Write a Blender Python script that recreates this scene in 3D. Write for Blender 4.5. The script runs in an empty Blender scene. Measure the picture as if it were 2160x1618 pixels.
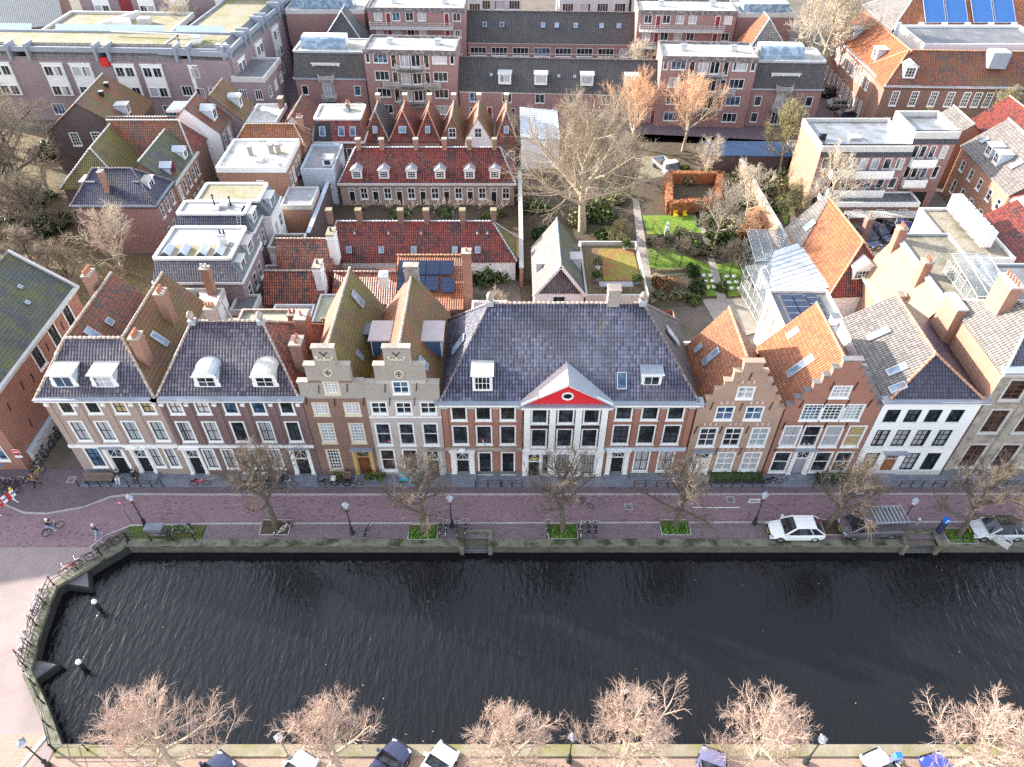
import bpy, math, random
from mathutils import Vector as V, Matrix
from mathutils.geometry import tessellate_polygon
R = random.Random(11)
SC = bpy.context.scene
COL = SC.collection
PI = math.pi
rad = math.radians
# ---- camera geometry (used to turn measured points of the photograph into places) ----
FPX, TH, HC = 1525., rad(43), 50.
def ray(u, v):
    x = (u-1080)/FPX; y = -(v-809)/FPX
    return (x, math.cos(TH)+y*math.sin(TH), -math.sin(TH)+y*math.cos(TH))
def G(u, v, z=0.):
    d = ray(u, v); t = (z-HC)/d[2]
    return V((d[0]*t, d[1]*t, z))
def FY(u, v, Y):
    d = ray(u, v); t = Y/d[1]
    return V((d[0]*t, Y, HC+d[2]*t))
# ---- objects ----
def tag(o, label=None, cat=None, group=None, kind=None):
    if label: o['label'] = label
    if cat: o['category'] = cat
    if group: o['group'] = group
    if kind: o['kind'] = kind
    return o
def thing(name, label, cat, loc=(0, 0, 0), rz=0, group=None):
    o = bpy.data.objects.new(name, None); COL.objects.link(o)
    o.location = loc; o.rotation_euler = (0, 0, rz)
    o.empty_display_size = .1
    return tag(o, label, cat, group)
def inst(name, me, parent=None, loc=(0, 0, 0), rz=0, sc=None):
    o = bpy.data.objects.new(name, me); COL.objects.link(o)
    o.location = loc; o.rotation_euler = (0, 0, rz)
    if sc: o.scale = sc
    if parent: o.parent = parent
    return o
def copy_tree(o, parent=None):
    c = o.copy(); COL.objects.link(c); c.parent = parent
    for ch in o.children: copy_tree(ch, c)
    return c
class MB:
    def __init__(s): s.v = []; s.f = []; s.m = []; s.mats = []; s.sm = []
    def mi(s, m):
        if m not in s.mats: s.mats.append(m)
        return s.mats.index(m)
    def face(s, pts, m, smooth=False):
        b = len(s.v); s.v += [tuple(p) for p in pts]
        s.f.append(tuple(range(b, b+len(pts)))); s.m.append(s.mi(m)); s.sm.append(smooth)
    def box(s, x0, y0, z0, x1, y1, z1, m, T=None):
        p = [V((x, y, z)) for z in (z0, z1) for y in (y0, y1) for x in (x0, x1)]
        if T: p = [T @ q for q in p]
        b = len(s.v); s.v += [tuple(q) for q in p]; k = s.mi(m)
        for f in ((0, 2, 3, 1), (4, 5, 7, 6), (0, 1, 5, 4), (1, 3, 7, 5), (3, 2, 6, 7), (2, 0, 4, 6)):
            s.f.append(tuple(b+i for i in f)); s.m.append(k); s.sm.append(False)
    def bar(s, p, q, w, h, m):
        """box beam from p to q, w wide, h high"""
        p, q = V(p), V(q); d = q-p
        if d.length < 1e-6: return
        x = d.normalized(); up = V((0, 0, 1)) if abs(x.z) < .95 else V((0, 1, 0))
        y = up.cross(x).normalized(); z = x.cross(y)
        T = Matrix((x, y, z)).transposed().to_4x4(); T.translation = p
        s.box(0, -w/2, -h/2, d.length, w/2, h/2, m, T)
    def tube(s, p, q, r0, r1, n, m, cap=True, smooth=True):
        p, q = V(p), V(q); d = q-p
        if d.length < 1e-6: return
        x = d.normalized(); a = x.orthogonal().normalized(); c = x.cross(a)
        b = len(s.v); k = s.mi(m)
        for P, r in ((p, r0), (q, r1)):
            for i in range(n):
                t = 2*PI*i/n; s.v.append(tuple(P+a*(r*math.cos(t))+c*(r*math.sin(t))))
        for i in range(n):
            j = (i+1) % n; s.f.append((b+i, b+j, b+n+j, b+n+i)); s.m.append(k); s.sm.append(smooth)
        if cap:
            s.f.append(tuple(b+i for i in reversed(range(n)))); s.m.append(k); s.sm.append(False)
            s.f.append(tuple(b+n+i for i in range(n))); s.m.append(k); s.sm.append(False)
    def path(s, pts, r, n, m, closed=False):
        pts = list(pts)
        if closed: pts = pts+[pts[0]]
        for a, b in zip(pts, pts[1:]): s.tube(a, b, r, r, n, m)
    def lathe(s, prof, n, m, c=(0, 0, 0), smooth=True):
        b = len(s.v); k = s.mi(m)
        for r, z in prof:
            for i in range(n):
                t = 2*PI*i/n; s.v.append((c[0]+r*math.cos(t), c[1]+r*math.sin(t), c[2]+z))
        for a in range(len(prof)-1):
            for i in range(n):
                j = (i+1) % n
                s.f.append((b+a*n+i, b+a*n+j, b+(a+1)*n+j, b+(a+1)*n+i)); s.m.append(k); s.sm.append(smooth)
    def slab(s, pts, t, m, ms=None):
        """polygon with thickness t downwards"""
        pts = [V(p) for p in pts]; low = [p-V((0, 0, t)) for p in pts]
        s.face(pts, m); s.face(list(reversed(low)), ms or m)
        for i in range(len(pts)):
            j = (i+1) % len(pts); s.face([low[i], low[j], pts[j], pts[i]], ms or m)
    def wall(s, A, B, outline, holes, m, depth=.2, mr=None):
        """wall seen from outside from A (left) to B (right); outline and holes in (along, z)"""
        A = V((A[0], A[1], 0)); B = V((B[0], B[1], 0)); t = (B-A).normalized(); n = V((t.y, -t.x, 0))
        P = lambda a, z, d=0: A+t*a+V((0, 0, z))-n*d
        zs = sorted({round(z, 4) for _, z in outline} | {round(h[k], 4) for h in holes for k in (1, 3)})
        def span(z):
            xs = []
            for (x0, y0), (x1, y1) in zip(outline, outline[1:]+outline[:1]):
                if min(y0, y1) < z <= max(y0, y1): xs.append(x0+(x1-x0)*(z-y0)/(y1-y0))
            return (min(xs), max(xs)) if len(xs) > 1 else None
        for za, zb in zip(zs, zs[1:]):
            if zb-za < 1e-3: continue
            e = (zb-za)*1e-3; lo, hi = span(za+e), span(zb-e)
            if not lo or not hi: continue
            cut = sorted((h[0], h[2]) for h in holes if h[1] < zb-e and h[3] > za+e)
            L0, L1 = lo[0], hi[0]
            for a, c in cut+[None]*0:
                s.face([P(L0, za), P(a, za), P(a, zb), P(L1, zb)], m); L0 = L1 = c
            s.face([P(L0, za), P(lo[1], za), P(hi[1], zb), P(L1, zb)], m)
        for a0, z0, a1, z1 in holes:
            c = [(a0, z0), (a1, z0), (a1, z1), (a0, z1)]
            for i in range(4):
                (a, z), (a2, z2) = c[i], c[(i+1) % 4]
                s.face([P(a2, z2), P(a, z), P(a, z, depth), P(a2, z2, depth)], mr or m)
    def mesh(s, name):
        me = bpy.data.meshes.new(name); me.from_pydata(s.v, [], s.f)
        for k in s.mats: me.materials.append(M(k))
        me.polygons.foreach_set('material_index', s.m)
        me.polygons.foreach_set('use_smooth', s.sm)
        uv = me.uv_layers.new(name='UVMap'); d = [0.]*(2*len(me.loops)); vs = s.v
        for p in me.polygons:
            n = p.normal
            if abs(n.z) > .97: t = V((1, 0, 0)); b = V((0, 1, 0))
            else:
                t = V((-n.y, n.x, 0)).normalized(); b = n.cross(t)
            for li in p.loop_indices:
                q = vs[me.loops[li].vertex_index]
                d[2*li] = q[0]*t.x+q[1]*t.y; d[2*li+1] = q[0]*b.x+q[1]*b.y+q[2]*b.z
        uv.data.foreach_set('uv', d)
        return me
    def build(s, name, parent=None, loc=(0, 0, 0), rz=0):
        return inst(name, s.mesh(name), parent, loc, rz)
# ---- materials ----
_M = {}; _DEF = {}
def M(k):
    if k not in _M: _M[k] = _DEF[k](k)
    return _M[k]
class NT:
    def __init__(s, name):
        s.mat = bpy.data.materials.new(name); s.mat.use_nodes = True; s.t = s.mat.node_tree
        s.t.nodes.clear(); s.o = s.t.nodes.new('ShaderNodeOutputMaterial')
        s.b = s.t.nodes.new('ShaderNodeBsdfPrincipled'); s.t.links.new(s.b.outputs[0], s.o.inputs[0])
    def set(s, sock, val):
        if hasattr(val, 'is_linked') or hasattr(val, 'links'): s.t.links.new(val, sock)
        elif isinstance(val, tuple) and len(val) == 3 and sock.type == 'RGBA': sock.default_value = (*val, 1)
        else: sock.default_value = val
    def n(s, typ, ins={}, out=0, **at):
        d = s.t.nodes.new('ShaderNode'+typ)
        for k, v in at.items(): setattr(d, k, v)
        for k, v in ins.items(): s.set(d.inputs[k], v)
        return d.outputs[out]
    def math(s, op, a, b=0.): return s.n('Math', {0: a, 1: b}, operation=op)
    def mix(s, f, a, b, mode='MIX'): return s.n('Mix', {0: f, 6: a, 7: b}, out=2, data_type='RGBA', blend_type=mode)
    def uv(s): return s.n('TexCoord', out=2)
    def obj(s): return s.n('TexCoord', out=3)
    def noise(s, vec, sc, det=3., rough=.55, out=0): return s.n('TexNoise', {'Vector': vec, 'Scale': sc, 'Detail': det, 'Roughness': rough}, out=out)
    def ramp(s, f, a, b, lo=0., hi=1.): return s.n('MapRange', {0: f, 1: a, 2: b, 3: lo, 4: hi})
    def bump(s, h, st=.5, dist=.05): s.set(s.b.inputs['Normal'], s.n('Bump', {'Height': h, 'Strength': st, 'Distance': dist}))
    def p(s, **k):
        for a, v in k.items(): s.set(s.b.inputs[{'c': 'Base Color', 'r': 'Roughness', 'm': 'Metallic', 'sp': 'Specular IOR Level', 'cw': 'Coat Weight', 'cr': 'Coat Roughness', 'tr': 'Transmission Weight', 'al': 'Alpha'}[a]], v)
        return s.mat
def d_plain(c, r=.6, m=0., dirt=.25, sc=1.5, cw=0.):
    def f(k):
        t = NT(k); o = t.obj()
        a = t.ramp(t.noise(o, sc, 5), .35, .75)
        col = t.mix(t.math('MULTIPLY', a, dirt), c, tuple(x*.45 for x in c))
        return t.p(c=col, r=r, m=m, cw=cw)
    return f
def d_brick(c1, c2, mort, bw=.22, bh=.075, dirt=(.1, .08, .07), da=.5, rough=.85, white=0., speck=0.):
    def f(k):
        t = NT(k); uv = t.uv()
        br = t.t.nodes.new('ShaderNodeTexBrick')
        t.set(br.inputs['Vector'], uv)
        for a, v in (('Color1', c1), ('Color2', c2), ('Mortar', mort), ('Scale', 1.), ('Mortar Size', .012), ('Brick Width', bw), ('Row Height', bh), ('Bias', 0.)): t.set(br.inputs[a], v)
        n1 = t.noise(uv, .45, 6, .6); n2 = t.noise(uv, 3.1, 4, .6)
        c = t.mix(t.math('MULTIPLY', t.ramp(n1, .45, .75), da), br.outputs[0], dirt)
        c = t.mix(t.ramp(n2, .3, .75, 0., .55), c, c1 if not white else (white,)*3)
        c = t.mix(1., c, t.n('CombineColor', {0: t.ramp(t.noise(uv, 9., 3), .2, .8, .72, 1.25), 1: t.ramp(t.noise(uv, 9.3, 3), .2, .8, .72, 1.25), 2: t.ramp(t.noise(uv, 9.1, 3), .2, .8, .75, 1.25)}), 'MULTIPLY')
        if speck:
            x = t.n('SeparateXYZ', {0: uv}).node; cell = t.n('CombineXYZ', {0: t.math('FLOOR', t.math('DIVIDE', x.outputs[0], .3)), 1: t.math('FLOOR', t.math('DIVIDE', x.outputs[1], .15))})
            zone = t.ramp(t.noise(uv, .22, 3), .4, .62, .985, .985-speck)
            c = t.mix(t.math('MULTIPLY', t.math('GREATER_THAN', t.n('TexWhiteNoise', {0: cell}, noise_dimensions='2D'), zone), .62), c, dirt)
            c = t.mix(t.ramp(t.noise(t.n('Mapping', {0: uv, 3: (.12, 1.1, 1)}), .8, 4), .52, .7, 0., .35), c, mort)
        t.bump(br.outputs[1], .25, -.01)
        return t.p(c=c, r=rough)
    return f
def d_tile(c1, c2, patch, pa=.5, psc=.35, tw=.22, th=.3, gap=.5, rough=.55, bump=1., moss=None, mo=.5):
    def f(k):
        t = NT(k); uv = t.uv()
        x = t.n('SeparateXYZ', {0: uv}); sep = x.node
        u = t.math('DIVIDE', sep.outputs[0], tw); v = t.math('DIVIDE', sep.outputs[1], th)
        fu = t.math('FRACT', u); fv = t.math('FRACT', v)
        cell = t.n('CombineXYZ', {0: t.math('FLOOR', u), 1: t.math('FLOOR', v)})
        rnd = t.n('TexWhiteNoise', {0: cell}, noise_dimensions='2D')
        col = t.mix(rnd, c1, c2)
        pn = t.noise(uv, psc, 6, .65)
        jit = t.math('ADD', pn, t.math('MULTIPLY', t.math('SUBTRACT', rnd, .5), .18))
        col = t.mix(t.ramp(jit, .5, .62, 0., pa), col, patch)
        if moss:
            mn = t.noise(t.n('Mapping', {0: uv, 3: (1.3, .5, 1.)}), .5, 7, .7)
            col = t.mix(t.ramp(mn, .6-.25*mo, .75-.2*mo, 0., .9), col, moss)
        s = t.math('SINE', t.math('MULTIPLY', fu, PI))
        g = t.math('MULTIPLY', t.ramp(fv, 0., .2, 1-gap, 1.), t.ramp(s, .05, .75, 1-gap, 1.1))  # paints lap shadow lines and dark dirty grooves into the tile colour
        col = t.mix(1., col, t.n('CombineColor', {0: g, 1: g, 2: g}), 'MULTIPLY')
        h = t.math('ADD', t.math('MULTIPLY', s, .7), t.math('SUBTRACT', 1., fv))
        t.bump(h, bump, .11)
        return t.p(c=col, r=rough)
    return f
def d_noise(c1, c2, sc=2., c3=None, sc3=.3, rough=.9, bump=0., bs=20.):
    def f(k):
        t = NT(k); uv = t.uv()
        c = t.mix(t.ramp(t.noise(uv, sc, 6, .65), .35, .68), c1, c2)
        if c3: c = t.mix(t.ramp(t.noise(uv, sc3, 5, .6), .48, .62), c, c3)
        if bump: t.bump(t.noise(uv, bs, 4, .6), bump, .05)
        return t.p(c=c, r=rough)
    return f
def d_glass(c=(.012, .014, .018), c2=(.05, .06, .075)):
    def f(k):
        t = NT(k); o = t.n('ObjectInfo', out=5)
        g = t.n('VectorMath', {0: t.obj(), 1: t.n('CombineXYZ', {0: t.math('MULTIPLY', o, 37.), 1: t.math('MULTIPLY', o, 91.)})}, operation='ADD')
        return t.p(c=t.mix(t.ramp(t.noise(g, 1.1, 2), .45, .6), c, c2), r=.04, sp=.6)
    return f
def d_curtain(c, c2, rep=5.):
    def f(k):
        t = NT(k); o = t.obj(); r = t.n('ObjectInfo', out=5)
        x = t.n('SeparateXYZ', {0: o}).node.outputs[0]
        w = t.math('SINE', t.math('ADD', t.math('MULTIPLY', x, rep*PI*2), t.math('MULTIPLY', t.noise(o, 2.), 4.)))
        col = t.mix(t.ramp(w, -1, 1), c, c2)
        gap = t.ramp(t.noise(t.n('CombineXYZ', {0: t.math('ADD', t.math('MULTIPLY', x, .9), t.math('MULTIPLY', r, 50.))}), 1.), .57, .6)
        col = t.mix(gap, col, (.02, .022, .026))
        return t.p(c=col, r=.35, cw=1., cr=.03)
    return f
def D(k, f): _DEF[k] = f
# bricks
D('brick_tan', d_brick((.36, .255, .2), (.27, .185, .15), (.42, .37, .33), da=.3))
D('brick_dark', d_brick((.17, .09, .085), (.11, .06, .065), (.25, .2, .19), da=.5, dirt=(.07, .045, .05)))
D('brick_red', d_brick((.33, .115, .07), (.24, .08, .055), (.38, .27, .22), da=.4, dirt=(.13, .06, .05)))
D('brick_brown', d_brick((.22, .11, .08), (.15, .075, .058), (.3, .23, .18), da=.45, dirt=(.09, .05, .045)))
D('brick_beige', d_brick((.33, .295, .255), (.22, .19, .165), (.45, .4, .34), da=.35, dirt=(.17, .13, .1)))
D('brick_cream', d_brick((.46, .4, .36), (.37, .315, .28), (.5, .46, .42), da=.2, dirt=(.25, .2, .17)))
D('brick_orange', d_brick((.36, .165, .1), (.27, .12, .075), (.34, .25, .2), da=.35, dirt=(.18, .1, .08)))
D('brick_step', d_brick((.4, .235, .155), (.29, .165, .115), (.42, .35, .29), da=.4, dirt=(.16, .1, .08)))
D('brick_mauve', d_brick((.29, .205, .21), (.22, .15, .155), (.36, .31, .31), da=.35, dirt=(.13, .09, .095)))
D('brick_flat', d_brick((.31, .15, .13), (.24, .11, .1), (.36, .27, .25), da=.35, dirt=(.14, .075, .075)))
D('brick_sooty', d_brick((.13, .085, .08), (.085, .055, .055), (.17, .13, .125), da=.5, dirt=(.05, .035, .035)))
D('brick_arch', d_brick((.5, .16, .09), (.38, .11, .07), (.5, .35, .28), bw=.08, bh=.3, da=.2))
D('stone', d_noise((.4, .35, .29), (.3, .26, .215), .8, (.2, .17, .15), .6, bump=.1))
D('stone_dark', d_noise((.2, .19, .19), (.13, .125, .13), 1.2, (.1, .1, .09), .6, bump=.15))
D('bluestone', d_noise((.21, .22, .26), (.14, .15, .18), 1.5, bump=.1, rough=.6))
D('quay', d_noise((.2, .185, .14), (.11, .11, .075), 1.3, (.035, .045, .016), .8, bump=.3, bs=6.))
D('quay_wall', d_brick((.15, .13, .105), (.09, .08, .06), (.1, .1, .08), bw=.5, bh=.22, dirt=(.028, .035, .012), da=.85))
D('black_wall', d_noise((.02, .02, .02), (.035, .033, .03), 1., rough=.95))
# paints
D('white', d_plain((.8, .79, .76), .45, dirt=.15))
D('offwhite', d_plain((.54, .52, .49), .55, dirt=.3))
D('plaster_white', d_plain((.84, .83, .82), .7, dirt=.1, sc=.6))
D('plaster_grey', d_noise((.6, .57, .55), (.48, .45, .44), .6))
D('sedum_yellow', d_noise((.26, .2, .03), (.14, .14, .03), 2., (.28, .1, .05), .5, bump=.5))
D('bluepane', d_plain((.05, .16, .42), .1, dirt=.3))
D('plaster_tan', d_noise((.31, .21, .13), (.25, .17, .11), .7))
D('cream', d_plain((.64, .56, .42), .5, dirt=.2))
D('ochre', d_plain((.5, .34, .14), .5, dirt=.3))
D('paleblue', d_plain((.5, .57, .64), .5, dirt=.2))
D('red', d_plain((.62, .02, .03), .5, dirt=.12))
D('darkred', d_plain((.22, .02, .03), .45))
D('black', d_plain((.015, .015, .017), .35, dirt=0))
D('darkgreen', d_plain((.018, .03, .028), .35))
D('darkbrown', d_plain((.055, .032, .03), .4))
D('brownsash', d_plain((.13, .05, .035), .4))
D('bluepaint', d_plain((.05, .1, .2), .4))
D('lilac', d_plain((.33, .3, .36), .5))
D('wood_door', d_noise((.32, .13, .05), (.22, .085, .03), 3., rough=.4))
D('wood_dark', d_noise((.1, .04, .018), (.2, .075, .025), 1., rough=.35))
D('wood', d_noise((.26, .18, .13), (.17, .115, .09), 3., rough=.7))
D('deck', d_brick((.16, .14, .13), (.11, .1, .095), (.03, .03, .03), bw=3., bh=.14))
D('lead', d_plain((.33, .36, .42), .4, m=.2, dirt=.4))
D('zinc', d_plain((.5, .53, .58), .35, m=.4, dirt=.3))
D('copper_pink', d_noise((.5, .4, .38), (.4, .34, .34), 1.2, rough=.5))
D('steel', d_plain((.3, .31, .33), .35, m=.7))
D('dark_metal', d_plain((.03, .032, .035), .45, m=.3))
D('ridge', d_noise((.4, .3, .24), (.27, .2, .17), 3., (.55, .5, .42), 2.))
D('ridge_orange', d_noise((.5, .25, .13), (.38, .17, .09), 3., (.5, .4, .3), 2.))
D('ridge_dark', d_noise((.16, .13, .14), (.09, .08, .09), 3., (.3, .26, .24), 2.))
D('pot', d_plain((.42, .15, .08), .7))
# roof tiles
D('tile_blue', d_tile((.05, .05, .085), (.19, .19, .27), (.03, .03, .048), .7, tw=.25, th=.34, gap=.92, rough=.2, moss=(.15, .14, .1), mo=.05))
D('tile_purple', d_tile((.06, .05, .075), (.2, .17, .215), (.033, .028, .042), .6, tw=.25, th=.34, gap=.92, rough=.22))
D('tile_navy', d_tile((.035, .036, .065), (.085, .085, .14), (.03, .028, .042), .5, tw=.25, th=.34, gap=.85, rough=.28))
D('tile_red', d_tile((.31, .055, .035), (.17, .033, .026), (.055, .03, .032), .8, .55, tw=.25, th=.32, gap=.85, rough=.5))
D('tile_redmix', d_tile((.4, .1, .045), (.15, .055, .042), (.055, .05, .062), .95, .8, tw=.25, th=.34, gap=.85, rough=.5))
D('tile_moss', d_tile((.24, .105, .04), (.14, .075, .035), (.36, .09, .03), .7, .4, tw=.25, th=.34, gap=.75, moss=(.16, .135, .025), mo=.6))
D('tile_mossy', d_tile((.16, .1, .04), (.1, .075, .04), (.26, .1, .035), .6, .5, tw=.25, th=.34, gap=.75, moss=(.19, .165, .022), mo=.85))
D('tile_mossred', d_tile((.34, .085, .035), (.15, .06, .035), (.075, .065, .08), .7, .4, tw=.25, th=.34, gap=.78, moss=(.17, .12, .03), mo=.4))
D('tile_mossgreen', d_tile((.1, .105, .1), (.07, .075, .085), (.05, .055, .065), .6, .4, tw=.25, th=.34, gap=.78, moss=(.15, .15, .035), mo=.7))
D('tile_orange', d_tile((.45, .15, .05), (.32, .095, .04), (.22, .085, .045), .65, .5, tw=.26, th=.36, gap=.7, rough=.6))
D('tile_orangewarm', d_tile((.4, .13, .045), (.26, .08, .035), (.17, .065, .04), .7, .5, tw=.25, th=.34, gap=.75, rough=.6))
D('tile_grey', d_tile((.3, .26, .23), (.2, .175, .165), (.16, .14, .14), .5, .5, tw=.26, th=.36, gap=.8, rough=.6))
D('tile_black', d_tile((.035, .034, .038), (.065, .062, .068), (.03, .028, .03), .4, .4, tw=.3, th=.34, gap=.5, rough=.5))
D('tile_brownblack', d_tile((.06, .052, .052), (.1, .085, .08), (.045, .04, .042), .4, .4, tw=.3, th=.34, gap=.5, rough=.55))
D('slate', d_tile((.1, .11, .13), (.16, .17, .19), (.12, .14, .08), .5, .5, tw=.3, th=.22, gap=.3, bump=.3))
D('gravel', d_noise((.5, .47, .43), (.33, .31, .28), 1.2, (.26, .26, .2), .35, bump=.4))
D('gravel_white', d_noise((.6, .58, .54), (.46, .44, .4), 1.2, (.3, .28, .2), .3, bump=.4))
D('gravel_tan', d_noise((.3, .26, .19), (.22, .19, .13), 1.6, (.2, .185, .07), .3, bump=.4))
D('gravel_brown', d_noise((.3, .26, .2), (.19, .165, .13), 3.5, (.14, .13, .09), .5, bump=.5))
D('bitumen', d_noise((.3, .29, .31), (.22, .215, .23), .7, (.36, .35, .36), .3, rough=.6))
D('bitumen_dark', d_noise((.14, .14, .15), (.1, .1, .105), .8, (.18, .18, .19), .4, rough=.5))
D('bitumen_wet', d_noise((.16, .16, .18), (.27, .28, .32), .35, (.13, .13, .11), .5, rough=.25))
D('bitumen_green', d_noise((.36, .35, .27), (.28, .28, .2), .6, (.24, .24, .16), .4, rough=.7))
D('sedum', d_noise((.05, .055, .025), (.1, .1, .04), 4., (.09, .06, .03), 2., bump=.6))
# glass
D('glass', d_glass()); D('glass_blue', d_glass((.02, .05, .1), (.1, .16, .25))); D('glass_brown', d_glass((.02, .015, .012), (.07, .05, .04)))
D('skyglass', d_glass((.16, .22, .3), (.3, .38, .48)))
D('curtain', d_curtain((.5, .5, .52), (.33, .33, .36))); D('curtain_y', d_curtain((.5, .38, .2), (.36, .26, .12)))
D('blind', d_plain((.6, .57, .56), .4, dirt=.05, cw=1.)); D('curtain_g', d_curtain((.4, .46, .46), (.26, .31, .32)))
D('solar', d_brick((.012, .025, .06), (.012, .022, .055), (.06, .075, .12), bw=.5, bh=.5, da=0., rough=.15))
def d_conserv(k):
    t = NT(k)
    return t.p(c=(.75, .82, .82), r=.02, tr=.85, sp=.6, al=.55)
D('clearglass', d_conserv)
# ground
D('pave_road', d_brick((.3, .185, .21), (.21, .125, .145), (.16, .115, .12), speck=.16, bw=.2, bh=.1, da=.35, dirt=(.115, .075, .085)))
D('pave_walk', d_brick((.175, .125, .14), (.12, .09, .1), (.1, .08, .09), speck=.12, bw=.2, bh=.1, da=.5, dirt=(.085, .065, .075)))
D('pave_park', d_brick((.21, .155, .165), (.15, .11, .12), (.13, .1, .11), speck=.14, bw=.1, bh=.2, da=.55, dirt=(.1, .075, .08)))
D('pave_near', d_brick((.4, .27, .2), (.32, .21, .16), (.25, .19, .15), bw=.2, bh=.1, da=.3, dirt=(.25, .18, .12)))
D('asphalt', d_noise((.29, .225, .215), (.235, .185, .18), .5, (.33, .255, .24), .12, rough=.9, bump=.1))
D('kerb', d_brick((.42, .39, .38), (.34, .31, .3), (.12, .1, .1), bw=.35, bh=5.))
D('ground', d_noise((.16, .12, .1), (.11, .09, .075), .6, (.09, .085, .055), .2))
D('soil', d_noise((.1, .065, .04), (.055, .04, .028), 1.2, (.075, .065, .03), .5, bump=.6))
D('lawn', d_noise((.15, .27, .02), (.09, .17, .015), 1.5, (.18, .21, .025), .6, bump=.6, bs=30.))
D('leafmould', d_noise((.2, .13, .07), (.1, .07, .04), 2.5, (.13, .12, .035), .7, bump=.6))
D('slabpath', d_brick((.38, .33, .28), (.28, .25, .21), (.1, .09, .06), bw=1.6, bh=.45, da=.4))
D('yard', d_brick((.26, .23, .2), (.2, .175, .155), (.16, .14, .12), bw=.3, bh=.3, da=.4))
# plants
D('bark', d_plain((.12, .098, .075), .8, sc=3., dirt=.9)); D('bark_pale', d_plain((.46, .38, .27), .8, sc=3., dirt=.7))
D('twig_brown', d_plain((.17, .13, .095), .8, sc=.5, dirt=.4))
D('twig_tan', d_plain((.4, .315, .225), .8, sc=.5, dirt=.4)); D('twig_pink', d_plain((.5, .36, .29), .8, sc=.5, dirt=.3))
D('twig_dark', d_plain((.26, .2, .14), .8, sc=.5, dirt=.4)); D('twig_orange', d_plain((.78, .47, .28), .8, sc=.5, dirt=.3))
D('twig_olive', d_plain((.3, .26, .13), .8, sc=.5, dirt=.4)); D('twig_pale', d_plain((.55, .46, .35), .8, sc=.5, dirt=.2))
D('leaf', d_plain((.045, .075, .018), .5, sc=1.2, dirt=.6)); D('leaf_light', d_plain((.13, .17, .03), .5, sc=1.2, dirt=.5)); D('leaf_bright', d_plain((.1, .25, .02), .5, dirt=.3))
D('beech', d_plain((.36, .14, .055), .7, sc=1., dirt=.5)); D('moss', d_noise((.07, .13, .012), (.04, .07, .012), 2., (.1, .09, .02), .9, bump=.5))
# small things
def d_car(c, m=.2):
    return lambda k: NT(k).p(c=c, r=.28, m=m, cw=1., cr=.04)
D('car_white', d_car((.8, .8, .8), 0.)); D('car_silver', d_car((.62, .63, .66))); D('car_grey', d_car((.13, .12, .14), .4)); D('car_navy', d_car((.03, .035, .09)))
D('car_black', d_car((.012, .012, .016))); D('car_blue', d_car((.03, .05, .32))); D('car_violet', d_car((.2, .19, .33), .4)); D('car_pewter', d_car((.36, .34, .32), .4))
D('rubber', d_plain((.012, .012, .013), .8)); D('rim', d_plain((.5, .5, .52), .3, m=.7)); D('lamp_glass', d_plain((.75, .72, .78), .2, dirt=.05)); D('taillight', d_plain((.4, .01, .01), .2, dirt=0)); D('headlight', d_plain((.75, .78, .8), .1, dirt=0))
D('plate', d_plain((.75, .5, .03), .4, dirt=0)); D('skin', d_plain((.55, .34, .25), .6, dirt=0)); D('hair', d_plain((.04, .025, .018), .6, dirt=0)); D('cloth_black', d_plain((.015, .015, .02), .8)); D('cloth_navy', d_plain((.02, .025, .06), .8))
D('cloth_white', d_plain((.72, .72, .74), .8)); D('cloth_jeans', d_plain((.3, .38, .52), .8)); D('cloth_brown', d_plain((.2, .11, .06), .8)); D('yellow', d_plain((.75, .5, .02), .5)); D('blue_sign', d_plain((.02, .16, .6), .4, dirt=0)); D('signwhite', d_plain((.8, .8, .8), .4, dirt=0))
D('turq', d_plain((.05, .36, .45), .6, dirt=.4)); D('lavender', d_plain((.5, .38, .55), .7)); D('green', d_plain((.02, .22, .1), .4))
# ---- windows, doors, roofs, houses ----
WS = {  # frame, frame width, bar material, bar width, panes across, panes down, sill
 'sash': ('white', .13, 'darkgreen', .05, 2, 2, 'white'), 'sash3': ('white', .13, 'darkgreen', .05, 2, 3, 'white'),
 'white': ('white', .12, 'white', .045, 4, 5, 'white'), 'white3': ('white', .12, 'white', .045, 4, 3, 'white'), 'cream': ('cream', .13, 'white', .045, 4, 6, 'cream'), 'cream4': ('cream', .13, 'white', .045, 4, 4, 'cream'),
 'cream43': ('cream', .13, 'white', .045, 4, 4, 'cream'), 'two': ('white', .1, 'white', .09, 2, 1, 'white'), 'two2': ('white', .12, 'white', .07, 2, 2, 'white'), 'two3': ('white', .14, 'white', .07, 2, 3, 'white'),
 'eng': ('white', .14, 'white', .06, 1, 2, 'white'), 'black': ('darkgreen', .07, 'darkgreen', .045, 2, 3, 'white'), 'black2': ('darkgreen', .07, 'darkgreen', .045, 2, 2, 'white'), 'brown': ('offwhite', .16, 'brownsash', .08, 2, 4, 'offwhite'),
 'apt': ('white', .08, 'white', .06, 3, 1, 'offwhite'), 'apt2': ('white', .08, 'white', .06, 2, 1, 'offwhite'), 'apt1': ('white', .09, 'white', .05, 1, 1, 'offwhite'), 'fac': ('white', .14, 'white', .06, 3, 4, 'white'),
 'one': ('white', .1, 'white', .05, 1, 2, 'white'), 'bars': ('offwhite', .08, 'black', .04, 4, 2, 'offwhite'), 'strip': ('white', .07, 'white', .06, 4, 1, 'white'), 'red1': ('darkred', .08, 'darkred', .05, 1, 1, 'darkred')}
_wc = {}
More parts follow.
